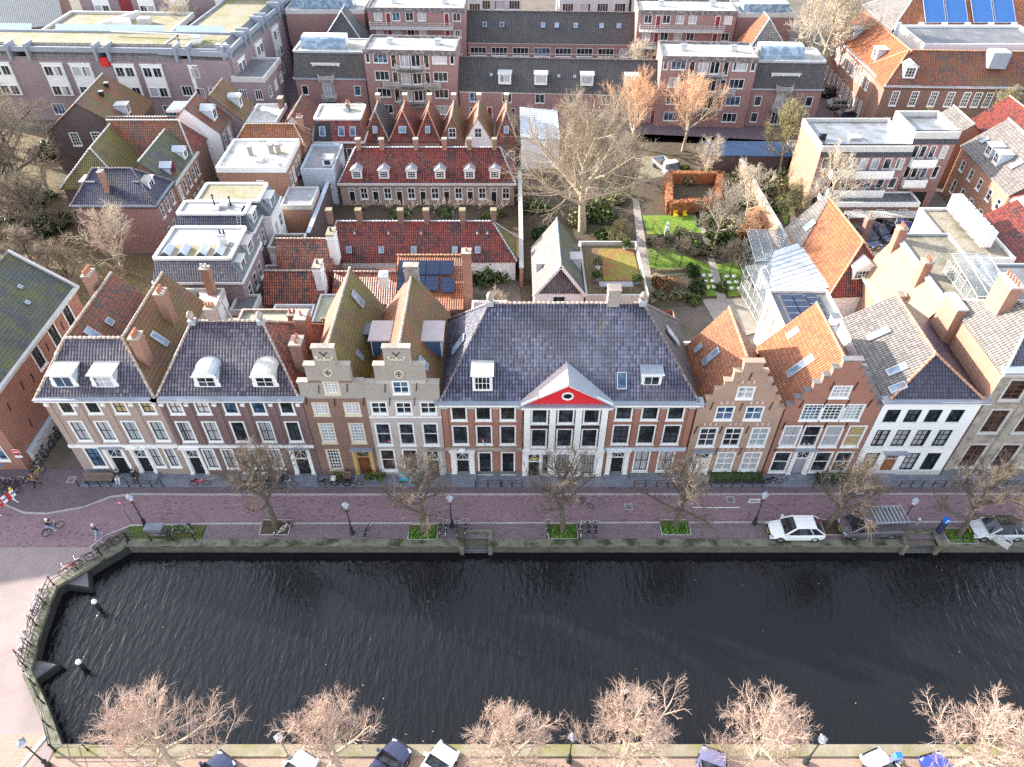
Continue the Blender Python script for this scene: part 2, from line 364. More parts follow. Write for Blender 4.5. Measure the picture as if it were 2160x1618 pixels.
def win_mesh(style, w, h, pane):
    k = (style, round(w, 2), round(h, 2), pane)
    if k not in _wc:
        fr, fw, br, bw, nx, ny, sl = WS[style]; m = MB(); a = w/2
        m.box(-a, -.03, 0, -a+fw, .14, h, fr); m.box(a-fw, -.03, 0, a, .14, h, fr)
        m.box(-a+fw, -.028, h-fw, a-fw, .138, h, fr); m.box(-a+fw, -.028, 0, a-fw, .138, fw, fr)
        m.box(-a-.06, -.11, -.09, a+.06, .05, -.002, sl)
        iw, ih = w-2*fw, h-2*fw; x0 = -a+fw; e = .05
        if br != fr:
            m.box(x0, .05, fw, x0+e, .125, h-fw, br); m.box(a-fw-e, .05, fw, a-fw, .125, h-fw, br)
            m.box(x0+e, .052, fw, a-fw-e, .123, fw+e, br); m.box(x0+e, .052, h-fw-e, a-fw-e, .123, h-fw, br)
        for i in range(1, nx):
            x = x0+iw*i/nx; m.box(x-bw/2, .06, fw, x+bw/2, .121, h-fw, br)
        for i in range(1, ny):
            z = fw+ih*i/ny; m.box(x0, .062, z-bw/2, a-fw, .119, z+bw/2, br)
        p = MB(); p.box(x0-.01, .11, fw-.01, a-fw+.01, .135, h-fw+.01, pane)
        _wc[k] = (m.mesh('window'), p.mesh('pane'))
    return _wc[k]
PANES = ['glass']*6+['curtain']*3+['glass_blue', 'blind']
def add_win(parent, loc, rz, w, h, style, pane=None, name='window', sub=True):
    pane = pane or R.choice(PANES); wm, pm = win_mesh(style, w, h, pane)
    if sub:
        o = inst(name, wm, parent, loc, rz); inst('pane', pm, o)
    else:
        o = inst(name, wm, parent, loc, rz); 
    return o
def win_in(m, x, y, z, w, h, nx, ny, fr='white', pane='glass', T=None):
    """window modelled straight into a mesh builder (used for windows that are sub-parts)"""
    a = w/2; f = .08
    m.box(x-a, y-.03, z, x-a+f, y+.08, z+h, fr, T); m.box(x+a-f, y-.03, z, x+a, y+.08, z+h, fr, T)
    m.box(x-a+f, y-.028, z, x+a-f, y+.08, z+f, fr, T); m.box(x-a+f, y-.028, z+h-f, x+a-f, y+.08, z+h, fr, T)
    for i in range(1, nx): m.box(x-a+w*i/nx-.022, y-.01, z+f, x-a+w*i/nx+.022, y+.07, z+h-f, fr, T)
    for i in range(1, ny): m.box(x-a+f, y-.008, z+h*i/ny-.022, x+a-f, y+.068, z+h*i/ny+.022, fr, T)
    m.box(x-a+f-.01, y+.03, z+f-.01, x+a-f+.01, y+.06, z+h-f+.01, pane, T)
SLOT = {'f': 0, 'r': PI/2, 'b': PI, 'l': -PI/2}
class Bld:
    def __init__(s, name, label, cat, x, y, w, d, h, rz=0, wall='brick_flat', group=None, z0=0, mats=None):
        s.o = thing(name, label, cat, (x, y, 0), rz, group); s.w, s.d, s.h, s.z0 = w, d, h, z0
        s.wl = wall; s.mats = mats or {}; s.holes = {k: [] for k in 'frbl'}; s.wins = []; s.top = {}; s.m = MB()
    def ends(s, k):
        w, d = s.w, s.d
        return {'f': ((0, 0), (w, 0)), 'r': ((w, 0), (w, d)), 'b': ((w, d), (0, d)), 'l': ((0, d), (0, 0))}[k]
    def P(s, side, a, z, out=0.):
        A, B = s.ends(side); A = V((A[0], A[1], 0)); B = V((B[0], B[1], 0)); t = (B-A).normalized()
        return A+t*a+V((t.y, -t.x, 0))*out+V((0, 0, z))
    def L(s, side): return s.w if side in 'fb' else s.d
    def win(s, side, a, z, w, h, style='apt', pane=None):
        s.holes[side].append((a-w/2, z, a+w/2, z+h)); s.wins.append((side, a, z, w, h, style, pane))
    def row(s, side, xs, z, w, h, style='apt', panes=None):
        if isinstance(xs, int): L = s.L(side); xs = [L*(i+.5)/xs for i in range(xs)]
        for i, a in enumerate(xs): s.win(side, a, z, w, h, style, panes[i % len(panes)] if panes else None)
    def door(s, side, a, z, w, h, leaf='darkgreen', frame='white', fan=.75, surround=None, pane='glass', handle=True, arch=0):
        s.holes[side].append((a-w/2, z, a+w/2, z+h)); T = Matrix.Identity(4); m = MB(); b = w/2; f = .09
        lh = h-fan if fan else h-f
        m.box(-b, -.02, 0, -b+f, .14, h, frame); m.box(b-f, -.02, 0, b, .14, h, frame); m.box(-b+f, -.018, h-f, b-f, .138, h, frame)
        m.box(-b+f, .06, 0, b-f, .12, lh-.04, leaf)
        for zz in (.15, lh*.5): m.box(-b+f+.14, .035, zz, b-f-.14, .06, zz+lh*.36, leaf)
        if fan:
            m.box(-b+f, -.016, lh-.04, b-f, .136, lh+.05, frame); m.box(-b+f, .09, lh+.05, b-f, .12, h-f, pane)
            for i in (-1, 1): m.bar((i*(b-f), .08, lh+.05), (-i*(b-f)*.2, .08, h-f), .035, .035, frame)
            m.bar((0, .081, lh+.05), (0, .081, h-f), .035, .035, frame)
        o = m.build('door', s.o, s.P(side, a, z), SLOT[side])
        if handle: q = MB(); q.box(b-f-.2, .0, lh*.45, b-f-.12, .058, lh*.45+.12, 'rim'); q.build('handle', o)
        if surround:
            sm, sw, top = surround; q = MB()
            for sg in (-1, 1):
                q.box(sg*(b+sw/2)-sw/2, -.14, -.1, sg*(b+sw/2)+sw/2, -.003, h+.02, sm); q.box(sg*(b+sw/2)-sw/2-.05, -.18, -.12, sg*(b+sw/2)+sw/2+.05, -.002, .3, sm)
            q.box(-b-sw, -.16, h+.02, b+sw, -.003, h+.3, sm); q.box(-b-sw-.1, -.38, h+.3, b+sw+.1, -.002, h+.42, top)
            if arch: q.lathe([(0, 0), (.3, .05), (.3, .2), (0, .25)], 8, sm, (0, -.2, h+.4))
            q.build('door_surround', s.o, s.P(side, a, z), SLOT[side])
        return o
    def walls(s, sides='frbl', reveal=.18):
        for k in sides:
            L = s.L(k); A, B = s.ends(k); z0, h = s.z0, s.h
            ol = s.top.get(k) or [(0, z0), (L, z0), (L, h), (0, h)]
            s.m.wall(A, B, ol, s.holes[k], s.mats.get(k, s.wl), reveal)
        s.m.build('wall', s.o)
        for side, a, z, w, h, st, pn in s.wins: add_win(s.o, s.P(side, a, z), SLOT[side], w, h, st, pn)
        return s.o
    # roofs
    def flat(s, z, mat, par=.35, pw=.25, cap='white', name='roof'):
        m = MB(); w, d = s.w, s.d
        m.box(pw, pw, z-.3, w-pw, d-pw, z, mat); r = m.build(name, s.o)
        p = MB(); e = .06; h = z+par
        p.box(-e, -e, z-.45, w+e, pw, h, cap); p.box(-e, d-pw, z-.45, w+e, d+e, h, cap); p.box(-e, pw, z-.449, pw, d-pw, h-.003, cap); p.box(w-pw, pw, z-.449, w+e, d-pw, h-.003, cap)
        p.build('parapet', s.o); return r
    def roof(s, ze, zr, axis='y', mats='tile_red', hf=0., hb=0., over=.3, of=None, cap='ridge', gables=True, off=.5, box=None, capr=.11, name='roof', hipcap=None):
        """ridge along axis; hf/hb = hip insets at the low/high end of the ridge (0 = gable)"""
        x0, y0, x1, y1 = box or (0, 0, s.w, s.d); w, d = x1-x0, y1-y0
        if isinstance(mats, str): mats = dict.fromkeys('abfe', mats)
        of = over if of is None else of
        sw = (lambda a, b, z: V((x0+a, y0+b, z))) if axis == 'y' else (lambda a, b, z: V((x0+b, y0+a, z)))
        W, Lg = (w, d) if axis == 'y' else (d, w); c = W*off
        k1 = (zr-ze)/c; k2 = (zr-ze)/(W-c)
        f0 = -of if not hf else -of; m = MB()
        lo1 = ze-k1*over; lo2 = ze-k2*over; th = .14
        e0, e1 = (-of, Lg+of); r0 = hf if hf else -of; r1 = Lg-hb if hb else Lg+of
        zf = ze-(zr-ze)/hf*of if hf else 0; zb = ze-(zr-ze)/hb*of if hb else 0
        def F(pts, k):
            q = [sw(*p) for p in pts]
            n = (q[1]-q[0]).cross(q[2]-q[0])
            if n.z < 0: q.reverse()
            m.slab(q, th, mats[k])
        A = (-over, e0, lo1); B = (-over, e1, lo1); Cc = (W+over, e0, lo2); Dd = (W+over, e1, lo2); R0 = (c, r0, zr); R1 = (c, r1, zr)
        F([A, B, R1, R0], 'a'); F([Cc, Dd, R1, R0], 'b')
        if hf: F([A, Cc, R0], 'f')
        if hb: F([B, Dd, R1], 'e')
        ro = m.build(name, s.o)
        if cap:
            q = MB(); up = V((0, 0, .03)); hc = hipcap or cap
            def cap_line(p, q2, cm):
                p, q2 = sw(*p)+up, sw(*q2)+up; n = max(2, int((q2-p).length/.38))
                for i in range(n):
                    a = p.lerp(q2, i/n); b = p.lerp(q2, (i+1)/n); q.tube(a, b, capr*1.12, capr*.9, 7, cm)
            cap_line(R0, R1, cap)
            if hf: cap_line(A, R0, hc); cap_line(Cc, R0, hc)
            if hb: cap_line(B, R1, hc); cap_line(Dd, R1, hc)
            if not hf: pass
            q.build('ridge_cap', s.o)
        if gables:
            if axis == 'y':
                if not hf and 'f' not in s.top: s.top['f'] = [(0, s.z0), (s.w, s.z0), (s.w, ze), (c, zr-.1), (0, ze)]
                if not hb and 'b' not in s.top: s.top['b'] = [(0, s.z0), (s.w, s.z0), (s.w, ze), (s.w-c, zr-.1), (0, ze)]
            else:
                if not hf: s.top['l'] = [(0, s.z0), (s.d, s.z0), (s.d, ze), (s.d-c, zr-.1), (0, ze)]
                if not hb: s.top['r'] = [(0, s.z0), (s.d, s.z0), (s.d, ze), (c, zr-.1), (0, ze)]
        return ro
    def chimney(s, x, y, z0, z1, w=.9, d=.6, brick='brick_orange', pots=3, capm='stone', potm='pot', along='x', flash=True):
        m = MB(); m.box(x-w/2, y-d/2, z0, x+w/2, y+d/2, z1, brick); m.box(x-w/2-.07, y-d/2-.07, z1, x+w/2+.07, y+d/2+.07, z1+.14, capm)
        m.box(x-w/2-.04, y-d/2-.04, z1-.5, x+w/2+.04, y+d/2+.04, z1-.38, brick)
        c = m.build('chimney', s.o)
        if pots:
            q = MB()
            for i in range(pots):
                t = (i+.5)/pots-.5; px, py = (x+t*w, y) if along == 'x' else (x, y+t*d)
                q.lathe([(.11, 0), (.13, .04), (.1, .1), (.095, .36), (.12, .4), (.07, .4), (.06, .3)], 8, potm, (px, py, z1+.14))
            q.build('chimney_pot', c)
        return c
    def dormer(s, pos, rz, w, h, dep, kind='flat', nx=2, ny=2, body='white', pane='glass', roofm='offwhite', cheek='paleblue', scroll=True):
        m = MB(); a = w/2
        m.box(-a, .02, -.15, a, dep, h, cheek); m.box(-a-.02, -.04, -.15, a+.02, .02, .12, body)
        m.box(-a-.02, -.04, .12, -a+.12, .02, h, body); m.box(a-.12, -.04, .12, a+.02, .02, h, body); m.box(-a+.12, -.038, h-.14, a-.12, .02, h, body)
        if scroll:
            for sg in (-1, 1):
                m.box(sg*(a+.1)-.09, -.03, -.15, sg*(a+.1)+.09, .05, h*.35, body); m.box(sg*(a+.06)-.05, -.028, h*.35, sg*(a+.06)+.05, .05, h*.7, body)
        o = m.build('dormer', s.o, pos, rz); r = MB()
        if kind == 'flat':
            r.box(-a-.14, -.2, h, a+.14, dep+.02, h+.12, roofm); r.box(-a-.17, -.23, h+.02, a+.17, -.2, h+.1, body)
        elif kind == 'arch':
            n = 8; pr = [(-(a+.12)*math.cos(PI*i/n), h+.42*math.sin(PI*i/n)) for i in range(n+1)]
            for i in range(n):
                p, q = pr[i], pr[i+1]; r.face([(p[0], -.2, p[1]), (q[0], -.2, q[1]), (q[0], dep, q[1]), (p[0], dep, p[1])], roofm)
            r.face([(p[0], -.19, p[1]) for p in pr], body); r.face([(p[0], -.2, p[1]) for p in reversed(pr)], body); r.box(-a-.16, -.24, h-.08, a+.16, -.19, h+.05, body)
        else:
            b = a+.15; pk = h+b*.62
            r.slab([(-b, -.2, h), (0, -.2, pk), (0, dep, pk), (-b, dep, h)][::-1], .07, roofm, body); r.slab([(0, -.2, pk), (b, -.2, h), (b, dep, h), (0, dep, pk)][::-1], .07, roofm, body)
            r.face([(-a, -.03, h), (a, -.03, h), (0, -.03, pk-.1)], body)
        r.build('dormer_roof', o)
        g = MB(); win_in(g, 0, -.04, .13, w-.26, h-.28, nx, ny, 'white' if body != 'darkred' else body, pane); g.build('window', o)
        return o
    def sky(s, pos, rz, tilt, w=.8, h=1.2, name='skylight', fr='zinc', gl='skyglass'):
        m = MB(); a, b = w/2, h/2; f = .08
        m.box(-a, -b, 0, -a+f, b, .12, fr); m.box(a-f, -b, 0, a, b, .12, fr); m.box(-a+f, -b, 0, a-f, -b+f, .118, fr); m.box(-a+f, b-f, 0, a-f, b, .118, fr); m.box(-a+f, -b+f, 0, a-f, b-f, .09, gl)
        o = m.build(name, s.o, pos); o.rotation_euler = (tilt, 0, rz); return o
    def part(s, name, fn, parent=None):
        m = MB(); fn(m); return m.build(name, parent or s.o)
    def cornice(s, side, z0, z1, out=.35, mat='white', brackets=0, xs=None, bm=None):
        m = MB(); L = s.L(side); rz = SLOT[side]
        m.box(-.05, -out*.4, z0, L+.05, -.003, z0+(z1-z0)*.55, mat); m.box(-out*.6, -out, z0+(z1-z0)*.55, L+out*.6, -.002, z1, mat); m.box(-out*.7, -out-.06, z1-.08, L+out*.7, -out, z1+.06, 'lead')
        m.box(-out*.6, -out+.02, z1, L+out*.6, .3, z1+.03, 'lead')
        for a in xs or []: m.box(a-.14, -out*.8, z0-.22, a+.14, -.004, z0+.02, bm or mat); m.box(a-.1, -out*.5, z0-.4, a+.1, -.005, z0-.22, bm or mat)
        return m.build('cornice', s.o, s.P(side, 0, 0), rz)

    def mansard(s, ze, zt, ins, mats, top, cap='offwhite'):
        """steep slopes up to a flat roof; ins = inset of f, r, b, l; mats per side (None = upright wall)"""
        w, d = s.w, s.d; f, r, b_, l = ins; m = MB(); o = .15
        lo = [V((-o, -o, ze)), V((w+o, -o, ze)), V((w+o, d+o, ze)), V((-o, d+o, ze))]; hi = [V((l, f, zt)), V((w-r, f, zt)), V((w-r, d-b_, zt)), V((l, d-b_, zt))]
        for i, k in enumerate('frbl'):
            if mats.get(k): m.face([lo[i], lo[(i+1) % 4], hi[(i+1) % 4], hi[i]], mats[k])
        o_ = m.build('roof', s.o); t = MB(); t.box(l+.05, f+.05, zt-.3, w-r-.05, d-b_-.05, zt+.02, top); t.build('flat_roof', s.o); c = MB()
        for p, q in zip(hi, hi[1:]+hi[:1]): c.bar(p+V((0, 0, .05)), q+V((0, 0, .05)), .3, .3, cap)
        for p, q in zip(lo, lo[1:]+lo[:1]): c.bar(p-V((0, 0, .08)), q-V((0, 0, .08)), .25, .22, cap)
        c.build('roof_edge', s.o); return o_
def BP(name, label, cat, a, c, h, d, **k):
    """building whose front wall top runs from pixel a to pixel c at height h"""
    p, q = G(a[0], a[1], h), G(c[0], c[1], h); e = q-p; rz = math.atan2(e.y, e.x)
    if not isinstance(d, (int, float)): g = G(d[0], d[1], h)-p; d = g.x*-math.sin(rz)+g.y*math.cos(rz)
    return Bld(name, label, cat, p.x, p.y, e.length, d, h, rz=k.pop('rz', rz), **k)
# ---- the front row of canal houses ----
Y0 = 41.64
GRP = 'houses in the front row along the canal'
def band(b, z0, z1, out, mat, x0=0., x1=None, side='f', name='string_course'):
    m = MB(); m.box(x0, -out, z0, x1 if x1 is not None else b.L(side), -.004, z1, mat); return m.build(name, b.o, b.P(side, 0, 0), SLOT[side])
def anchors(b, pts, side='f'):
    m = MB(); m.bar((-.06, -.05, -.45), (.06, -.05, .45), .06, .05, 'black'); me = m.mesh('wall_anchor')
    for a, z in pts: inst('wall_anchor', me, b.o, b.P(side, a, z), SLOT[side])
def finial(b, x, y, z):
    m = MB(); m.box(x-.28, y-.28, z-.15, x+.28, y+.28, z+.3, 'zinc'); m.lathe([(.1, .3), (.26, .45), (.3, .7), (.22, .95), (.08, 1.1), (0, 1.15)], 10, 'stone', (x, y, z)); m.build('finial', b.o)
def stoop(b, x0, x1, z, dep=1.1, mat='bluestone', name='stoop'):
    m = MB(); m.box(x0, -dep*.6, 0, x1, -.01, z, mat); m.box(x0+.05, -dep, 0, x1-.05, -dep*.6, z*.5, mat); return m.build(name, b.o)
# house A : pale brick, M-shaped roof
b = Bld('canal_house', 'pale tan brick canal house with two flat dormers at the corner of the alley', 'house', -37.9, Y0, 9.3, 12.4, 9.5, wall='brick_tan', group=GRP)
X = [1.7, 3.85, 6.05, 8.3]
b.row('f', X, 7.8, 1.2, 1.45, 'sash', ['glass_brown', 'glass', 'curtain_y', 'curtain_y'])
b.row('f', X, 4.5, 1.25, 2.45, 'sash', ['curtain', 'curtain', 'curtain_g', 'curtain_g'])
b.win('f', 1.65, 1.1, 1.35, 2.6, 'sash3', 'glass_blue'); b.win('f', 6.95, 1.1, 1.0, 2.55, 'sash', 'curtain'); b.win('f', 8.3, 1.1, 1.0, 2.55, 'sash', 'curtain')
b.door('f', 3.55, .15, 1.3, 3.35, 'black', 'white', 1.1, ('white', .25, 'lead')); b.door('f', 5.7, .45, 1.1, 3.0, 'black', 'white', 1.05, ('white', .2, 'white'), arch=1)
band(b, 3.78, 4.1, .16, 'white'); band(b, 0, .75, .04, 'bluestone', 0, 2.7, name='plinth')
for x in (.35, 2.75, 4.95, 7.2): band(b, 4.1, 9.2, .07, 'brick_tan', x-.2, x+.2, name='pilaster')
b.cornice('f', 9.2, 9.75, .45, 'white', xs=[.4, 2.75, 4.95, 7.2, 9.0])
def fA(m):
    for pts, k in (([(-.3, -.3, 9.6), (9.4, -.3, 9.6), (6.5, 3.45, 13), (1.9, 3.45, 13)], 'tile_purple'), ([(-.3, -.3, 9.6), (1.9, 3.45, 13), (1.9, 12.7, 13), (-.3, 12.7, 9.6)], 'tile_purple'),
                   ([(1.9, 3.45, 13), (4.2, 5.7, 10.4), (4.2, 12.7, 10.4), (1.9, 12.7, 13)], 'tile_mossred'), ([(1.9, 3.45, 13), (6.5, 3.45, 13), (4.2, 5.7, 10.4)], 'tile_purple'),
                   ([(6.5, 3.45, 13), (6.5, 12.7, 13), (4.2, 12.7, 10.4), (4.2, 5.7, 10.4)], 'tile_mossred'), ([(6.5, 3.45, 13), (9.4, -.3, 9.6), (9.4, 12.7, 9.6), (6.5, 12.7, 13)], 'tile_moss')):
        q = [V(p) for p in pts]
        if (q[1]-q[0]).cross(q[2]-q[0]).z < 0: q.reverse()
        m.slab(q, .12, k)
b.part('roof', fA)
def rA(m):
    for p, q in (((1.9, 3.45, 13), (6.5, 3.45, 13)), ((-.3, -.3, 9.6), (1.9, 3.45, 13)), ((9.4, -.3, 9.6), (6.5, 3.45, 13)), ((1.9, 3.45, 13), (1.9, 12.7, 13)), ((6.5, 3.45, 13), (6.5, 12.7, 13))):
        p, q = V(p), V(q); n = int((q-p).length/.38)
        for i in range(n): m.tube(p.lerp(q, i/n), p.lerp(q, (i+1)/n), .14, .11, 7, 'ridge')
b.part('ridge_cap', rA)
for x in (2.2, 5.4): b.dormer((x, .55, 10.15), 0, 1.75, 1.45, 2.2, 'flat', 2, 1 if x < 3 else 2, pane='glass_blue' if x < 3 else 'curtain')
b.chimney(8.0, 2.9, 10.4, 13.6, .75, 1.0, 'brick_orange', 4, along='y'); b.chimney(8.1, 8.4, 10.4, 13.9, .75, 1.0, 'brick_orange', 3, along='y'); b.chimney(.9, 11.0, 11, 14, .6, 1.2, 'brick_orange', 4, along='y'); b.chimney(-.45, 5.6, 6.5, 9.9, .9, 1.3, 'brick_orange', 3, potm='offwhite', along='y')
b.sky((8.15, 5.5, 11.15), PI/2, rad(50), .7, 1.6); b.sky((2.95, 5.2, 11.95), PI/2, rad(48), .8, 1.3); b.sky((3.3, 7.4, 11.5), PI/2, rad(48), .7, .7)
b.walls(); HA = b
# house B : dark brick, five bays
b = Bld('canal_house', 'dark brick five bay canal house with round topped dormers and slate blue hipped roof', 'house', -28.55, Y0, 11.6, 10, 9.5, wall='brick_dark', group=GRP)
X = [1.2, 3.4, 5.7, 7.95, 10.25]
b.row('f', X, 7.75, 1.2, 1.5, 'sash', ['blind', 'blind', 'glass_blue', 'glass_blue', 'glass'])
b.row('f', X, 4.4, 1.25, 2.5, 'sash', ['curtain', 'curtain', 'glass', 'curtain', 'glass'])
for x in (2.3, 3.95, 6.0, 8.0): b.win('f', x, .9, 1.1, 2.6, 'sash', 'curtain')
b.door('f', .85, .2, 1.1, 3.2, 'black', 'white', 1.0, ('white', .22, 'white')); b.door('f', 10.2, .2, 1.25, 3.2, 'black', 'white', 1.2, ('white', .25, 'lead'))
band(b, 3.75, 4.05, .16, 'white')
for x in (.1, 2.3, 4.55, 6.85, 9.1, 11.4): band(b, 4.05, 9.2, .07, 'brick_dark', x-.1 if x < 1 else x-.22, x+.22, name='pilaster')
b.cornice('f', 9.2, 9.75, .45, 'white', xs=[.3, 2.3, 4.55, 6.85, 9.1, 11.3])
b.roof(9.6, 13.8, 'x', {'a': 'tile_purple', 'b': 'tile_purple', 'f': 'tile_purple', 'e': 'tile_redmix'}, 2.6, 3.2, .12, box=(0.05, -.2, 11.5, 9.4), gables=False, hipcap='ridge')
b.dormer((4.2, .6, 10.15), 0, 1.7, 1.35, 2.2, 'arch', 2, 2, roofm='zinc'); b.dormer((8.85, .6, 10.15), 0, 1.7, 1.35, 2.2, 'arch', 2, 2)
b.chimney(4.35, 4.9, 13, 14.9, .8, .7, 'brick_tan', 3); finial(b, 2.75, 4.45, 13.8); finial(b, 8.3, 4.45, 13.8)
b.chimney(11.25, 3.1, 9, 12.9, .9, 1.2, 'brick_brown', 2, along='y'); b.chimney(11.05, 6.0, 9, 13.2, .9, 1.2, 'brick_red', 1, along='y')
b.sky((10.3, 5.9, 11.0), PI/2, rad(53), .6, .6)
def flagB(m): m.tube((7.0, -.05, 5.4), (7.0, -1.9, 6.6), .03, .025, 6, 'white'); m.lathe([(0, 0), (.09, .05), (0, .14)], 6, 'red', (7.0, -1.9, 6.6))
b.part('flagpole', flagB); b.part('flag', lambda m: [m.face([(7+.02*i, -.9-.02*i, 6-.02), (7+.28-.02*i, -1.75, 6.48), (7.5, -1.45-.1*i, 5.2), (7.1, -.9, 4.9)][::1 if i else -1], 'lavender') for i in (0, 1)])
b.walls(); HB = b
# stepped gables
def stepped(b, steps, brick, cap='stone', th=.45):
    """steps: (x0, x1, z0, z1) rectangles stacked upwards"""
    ol = [(0, 0), (b.w, 0)]
    for x0, x1, z0, z1 in steps: ol += [(x1, z0), (x1, z1)]
    for x0, x1, z0, z1 in reversed(steps): ol += [(x0, z1), (x0, z0)]
    q = [ol[0]]
    for p in ol[1:]:
        if p != q[-1]: q.append(p)
    b.top['f'] = q; m = MB(); c = MB()
    for i, (x0, x1, z0, z1) in enumerate(steps):
        m.box(x0+.003, .19, z0-(.5 if i else 0), x1-.003, th, z1-.01, brick)
        for a in (x0+.004, x1-.124): m.box(a, .004, z0, a+.12, .19, z1-.012, brick)
        n = steps[i+1] if i+1 < len(steps) else None
        for a, e in ([(x0-.07, n[0]), (n[1], x1+.07)] if n else [(x0-.07, x1+.07)]): c.box(a, -.07, z1, e, th+.05, z1+.13, cap)
    m.build('gable_back', b.o); c.build('coping', b.o)
def oval(b, x, z, r=.32):
    m = MB(); n = 16
    m.path([V((x+r*math.cos(2*PI*i/n), -.04, z+1.15*r*math.sin(2*PI*i/n))) for i in range(n)], .07, 6, 'cream', True)
    m.face([(x+r*math.cos(2*PI*i/n), -.03, z+1.15*r*math.sin(2*PI*i/n)) for i in range(n)], 'glass')
    for k in (-.12, .12): m.bar((x+k, -.05, z-r), (x+k, -.05, z+r), .03, .03, 'cream'); m.bar((x-r, -.055, z+k), (x+r, -.055, z+k), .03, .03, 'cream')
    m.build('oval_window', b.o)
def crest(b, x, z):
    m = MB()
    for s in (-1, 1):
        m.path([(x+s*.62, -.05, z+.35), (x+s*.5, -.07, z-.05), (x+s*.25, -.09, z+.1), (x+s*.08, -.08, z-.12), (x, -.06, z+.28)], .07, 6, 'cream'); m.bar((x, -.05, z+.4), (x+s*.28, -.05, z+.75), .06, .05, 'black')
    m.bar((x, -.05, z+.1), (x, -.05, z+.4), .06, .05, 'black'); m.build('gable_ornament', b.o)
b = Bld('canal_house', 'narrow brown brick house with beige stepped gable, cream windows and ochre doorway', 'house', -16.9, Y0, 5.15, 12.1, 9.5, wall='brick_brown', group=GRP)
b.win('f', 2.6, 10.0, 1.3, 1.4, 'cream43'); b.row('f', [1.35, 3.9], 7.6, 1.35, 1.5, 'cream43'); b.row('f', [1.4, 3.9], 4.25, 1.3, 2.45, 'cream', ['curtain_g']); b.win('f', 1.4, .7, 1.25, 2.75, 'cream', 'glass')
b.door('f', 3.95, .1, 1.2, 3.1, 'wood_dark', 'ochre', .75, ('ochre', .3, 'lead'))
stepped(b, [(0, 5.15, 9.5, 11.25), (.85, 4.35, 11.25, 13.0), (1.75, 3.4, 13.0, 14.75)], 'brick_beige')
m = MB(); m.box(.02, -.012, 9.55, 1.9, -.003, 11.24, 'brick_beige'); m.box(3.25, -.012, 9.55, 5.13, -.003, 11.24, 'brick_beige'); m.box(1.9, -.012, 11.45, 3.25, -.003, 11.55, 'brick_beige')
m.box(.87, -.0125, 11.5, 4.33, -.003, 12.98, 'brick_beige'); m.box(1.77, -.0125, 12.98, 3.38, -.003, 14.74, 'brick_beige'); m.box(1.9, -.0121, 9.55, 3.25, -.003, 9.9, 'brick_beige'); m.build('gable_face', b.o)
oval(b, 2.6, 12.35); crest(b, 2.6, 13.7); anchors(b, [(1.6, 10.6), (3.85, 10.7), (2.6, 9.1), (.35, 9.3), (4.95, 9.2)])
b.roof(9.5, 13.9, 'y', {'a': 'tile_orangewarm', 'b': 'tile_mossy', 'f': 0, 'e': 0}, 0, 0, .15, of=0, box=(0, .45, 5.15, 12.1), gables=False); b.top['b'] = [(0, 0), (5.15, 0), (5.15, 9.5), (2.57, 13.8), (0, 9.5)]
b.sky((3.45, 9.3, 12.55), PI/2, rad(60), .9, 1.6); b.sky((4.3, 3.6, 11.0), PI/2, rad(60), .6, .9)
b.dormer((5.0, 7.0, 9.9), PI/2, 1.3, 1.1, 1.5, 'flat', 2, 1, 'white', roofm='bitumen_dark', cheek='bluepaint', scroll=False)
def crateA(m):
    for i in range(5): m.box(.1+.28*i, 2.6+.12*i, 12.0+.02*i, .3+.28*i, 5.0, 12.12+.02*i, 'offwhite')
b.part('vine_beam', lambda m: m.path([(2.2, -.06, .6), (2.7, -.1, 2.2), (2.35, -.08, 3.6), (2.9, -.08, 3.9)], .03, 5, 'twig_dark'))
b.walls(); HBr = b
b = Bld('canal_house', 'narrow cream brick house with stepped gable and large dark windows beside the mansion', 'house', -11.75, Y0, 5.95, 11.4, 9.5, wall='brick_cream', group=GRP)
b.win('f', 2.95, 10.05, 1.35, 1.4, 'two2', 'glass_blue'); b.row('f', [.95, 2.95, 4.95], 7.75, 1.35, 1.4, 'two2', ['glass']); b.row('f', [.95, 2.9, 4.9], 3.95, 1.35, 2.75, 'eng', ['glass']); b.row('f', [.95, 2.9], .6, 1.35, 2.85, 'eng', ['glass_brown', 'glass_brown'])
b.door('f', 4.85, .1, 1.1, 3.15, 'darkbrown', 'white', 1.2, ('offwhite', .3, 'stone'))
stepped(b, [(0, 5.95, 9.5, 11.15), (1.05, 5.0, 11.15, 13.0), (1.95, 4.0, 13.0, 14.75)], 'brick_beige')
m = MB()
for r in ((.02, 9.35, 2.1, 11.14), (3.8, 9.35, 5.93, 11.14), (1.07, 11.5, 4.98, 12.99), (1.97, 12.99, 3.98, 14.74), (2.1, 9.35, 3.8, 9.95)): m.box(r[0], -.0125, r[1], r[2], -.003, r[3], 'brick_beige')
m.build('gable_face', b.o); band(b, 7.35, 7.5, .08, 'white'); oval(b, 2.95, 12.2); crest(b, 2.95, 13.7); anchors(b, [(1.7, 10.7), (4.2, 10.8), (1.9, 9.2), (3.9, 9.2)])
b.roof(9.5, 13.9, 'y', {'a': 'tile_orangewarm', 'b': 'tile_moss', 'f': 0, 'e': 0}, 0, 0, .15, of=0, box=(0, .45, 5.95, 11.4), gables=False); b.top['b'] = [(0, 0), (5.95, 0), (5.95, 9.5), (2.97, 13.8), (0, 9.5)]
b.chimney(2.97, 11.2, 12.5, 14.7, 1.2, .6, 'stone', 0, 'stone')
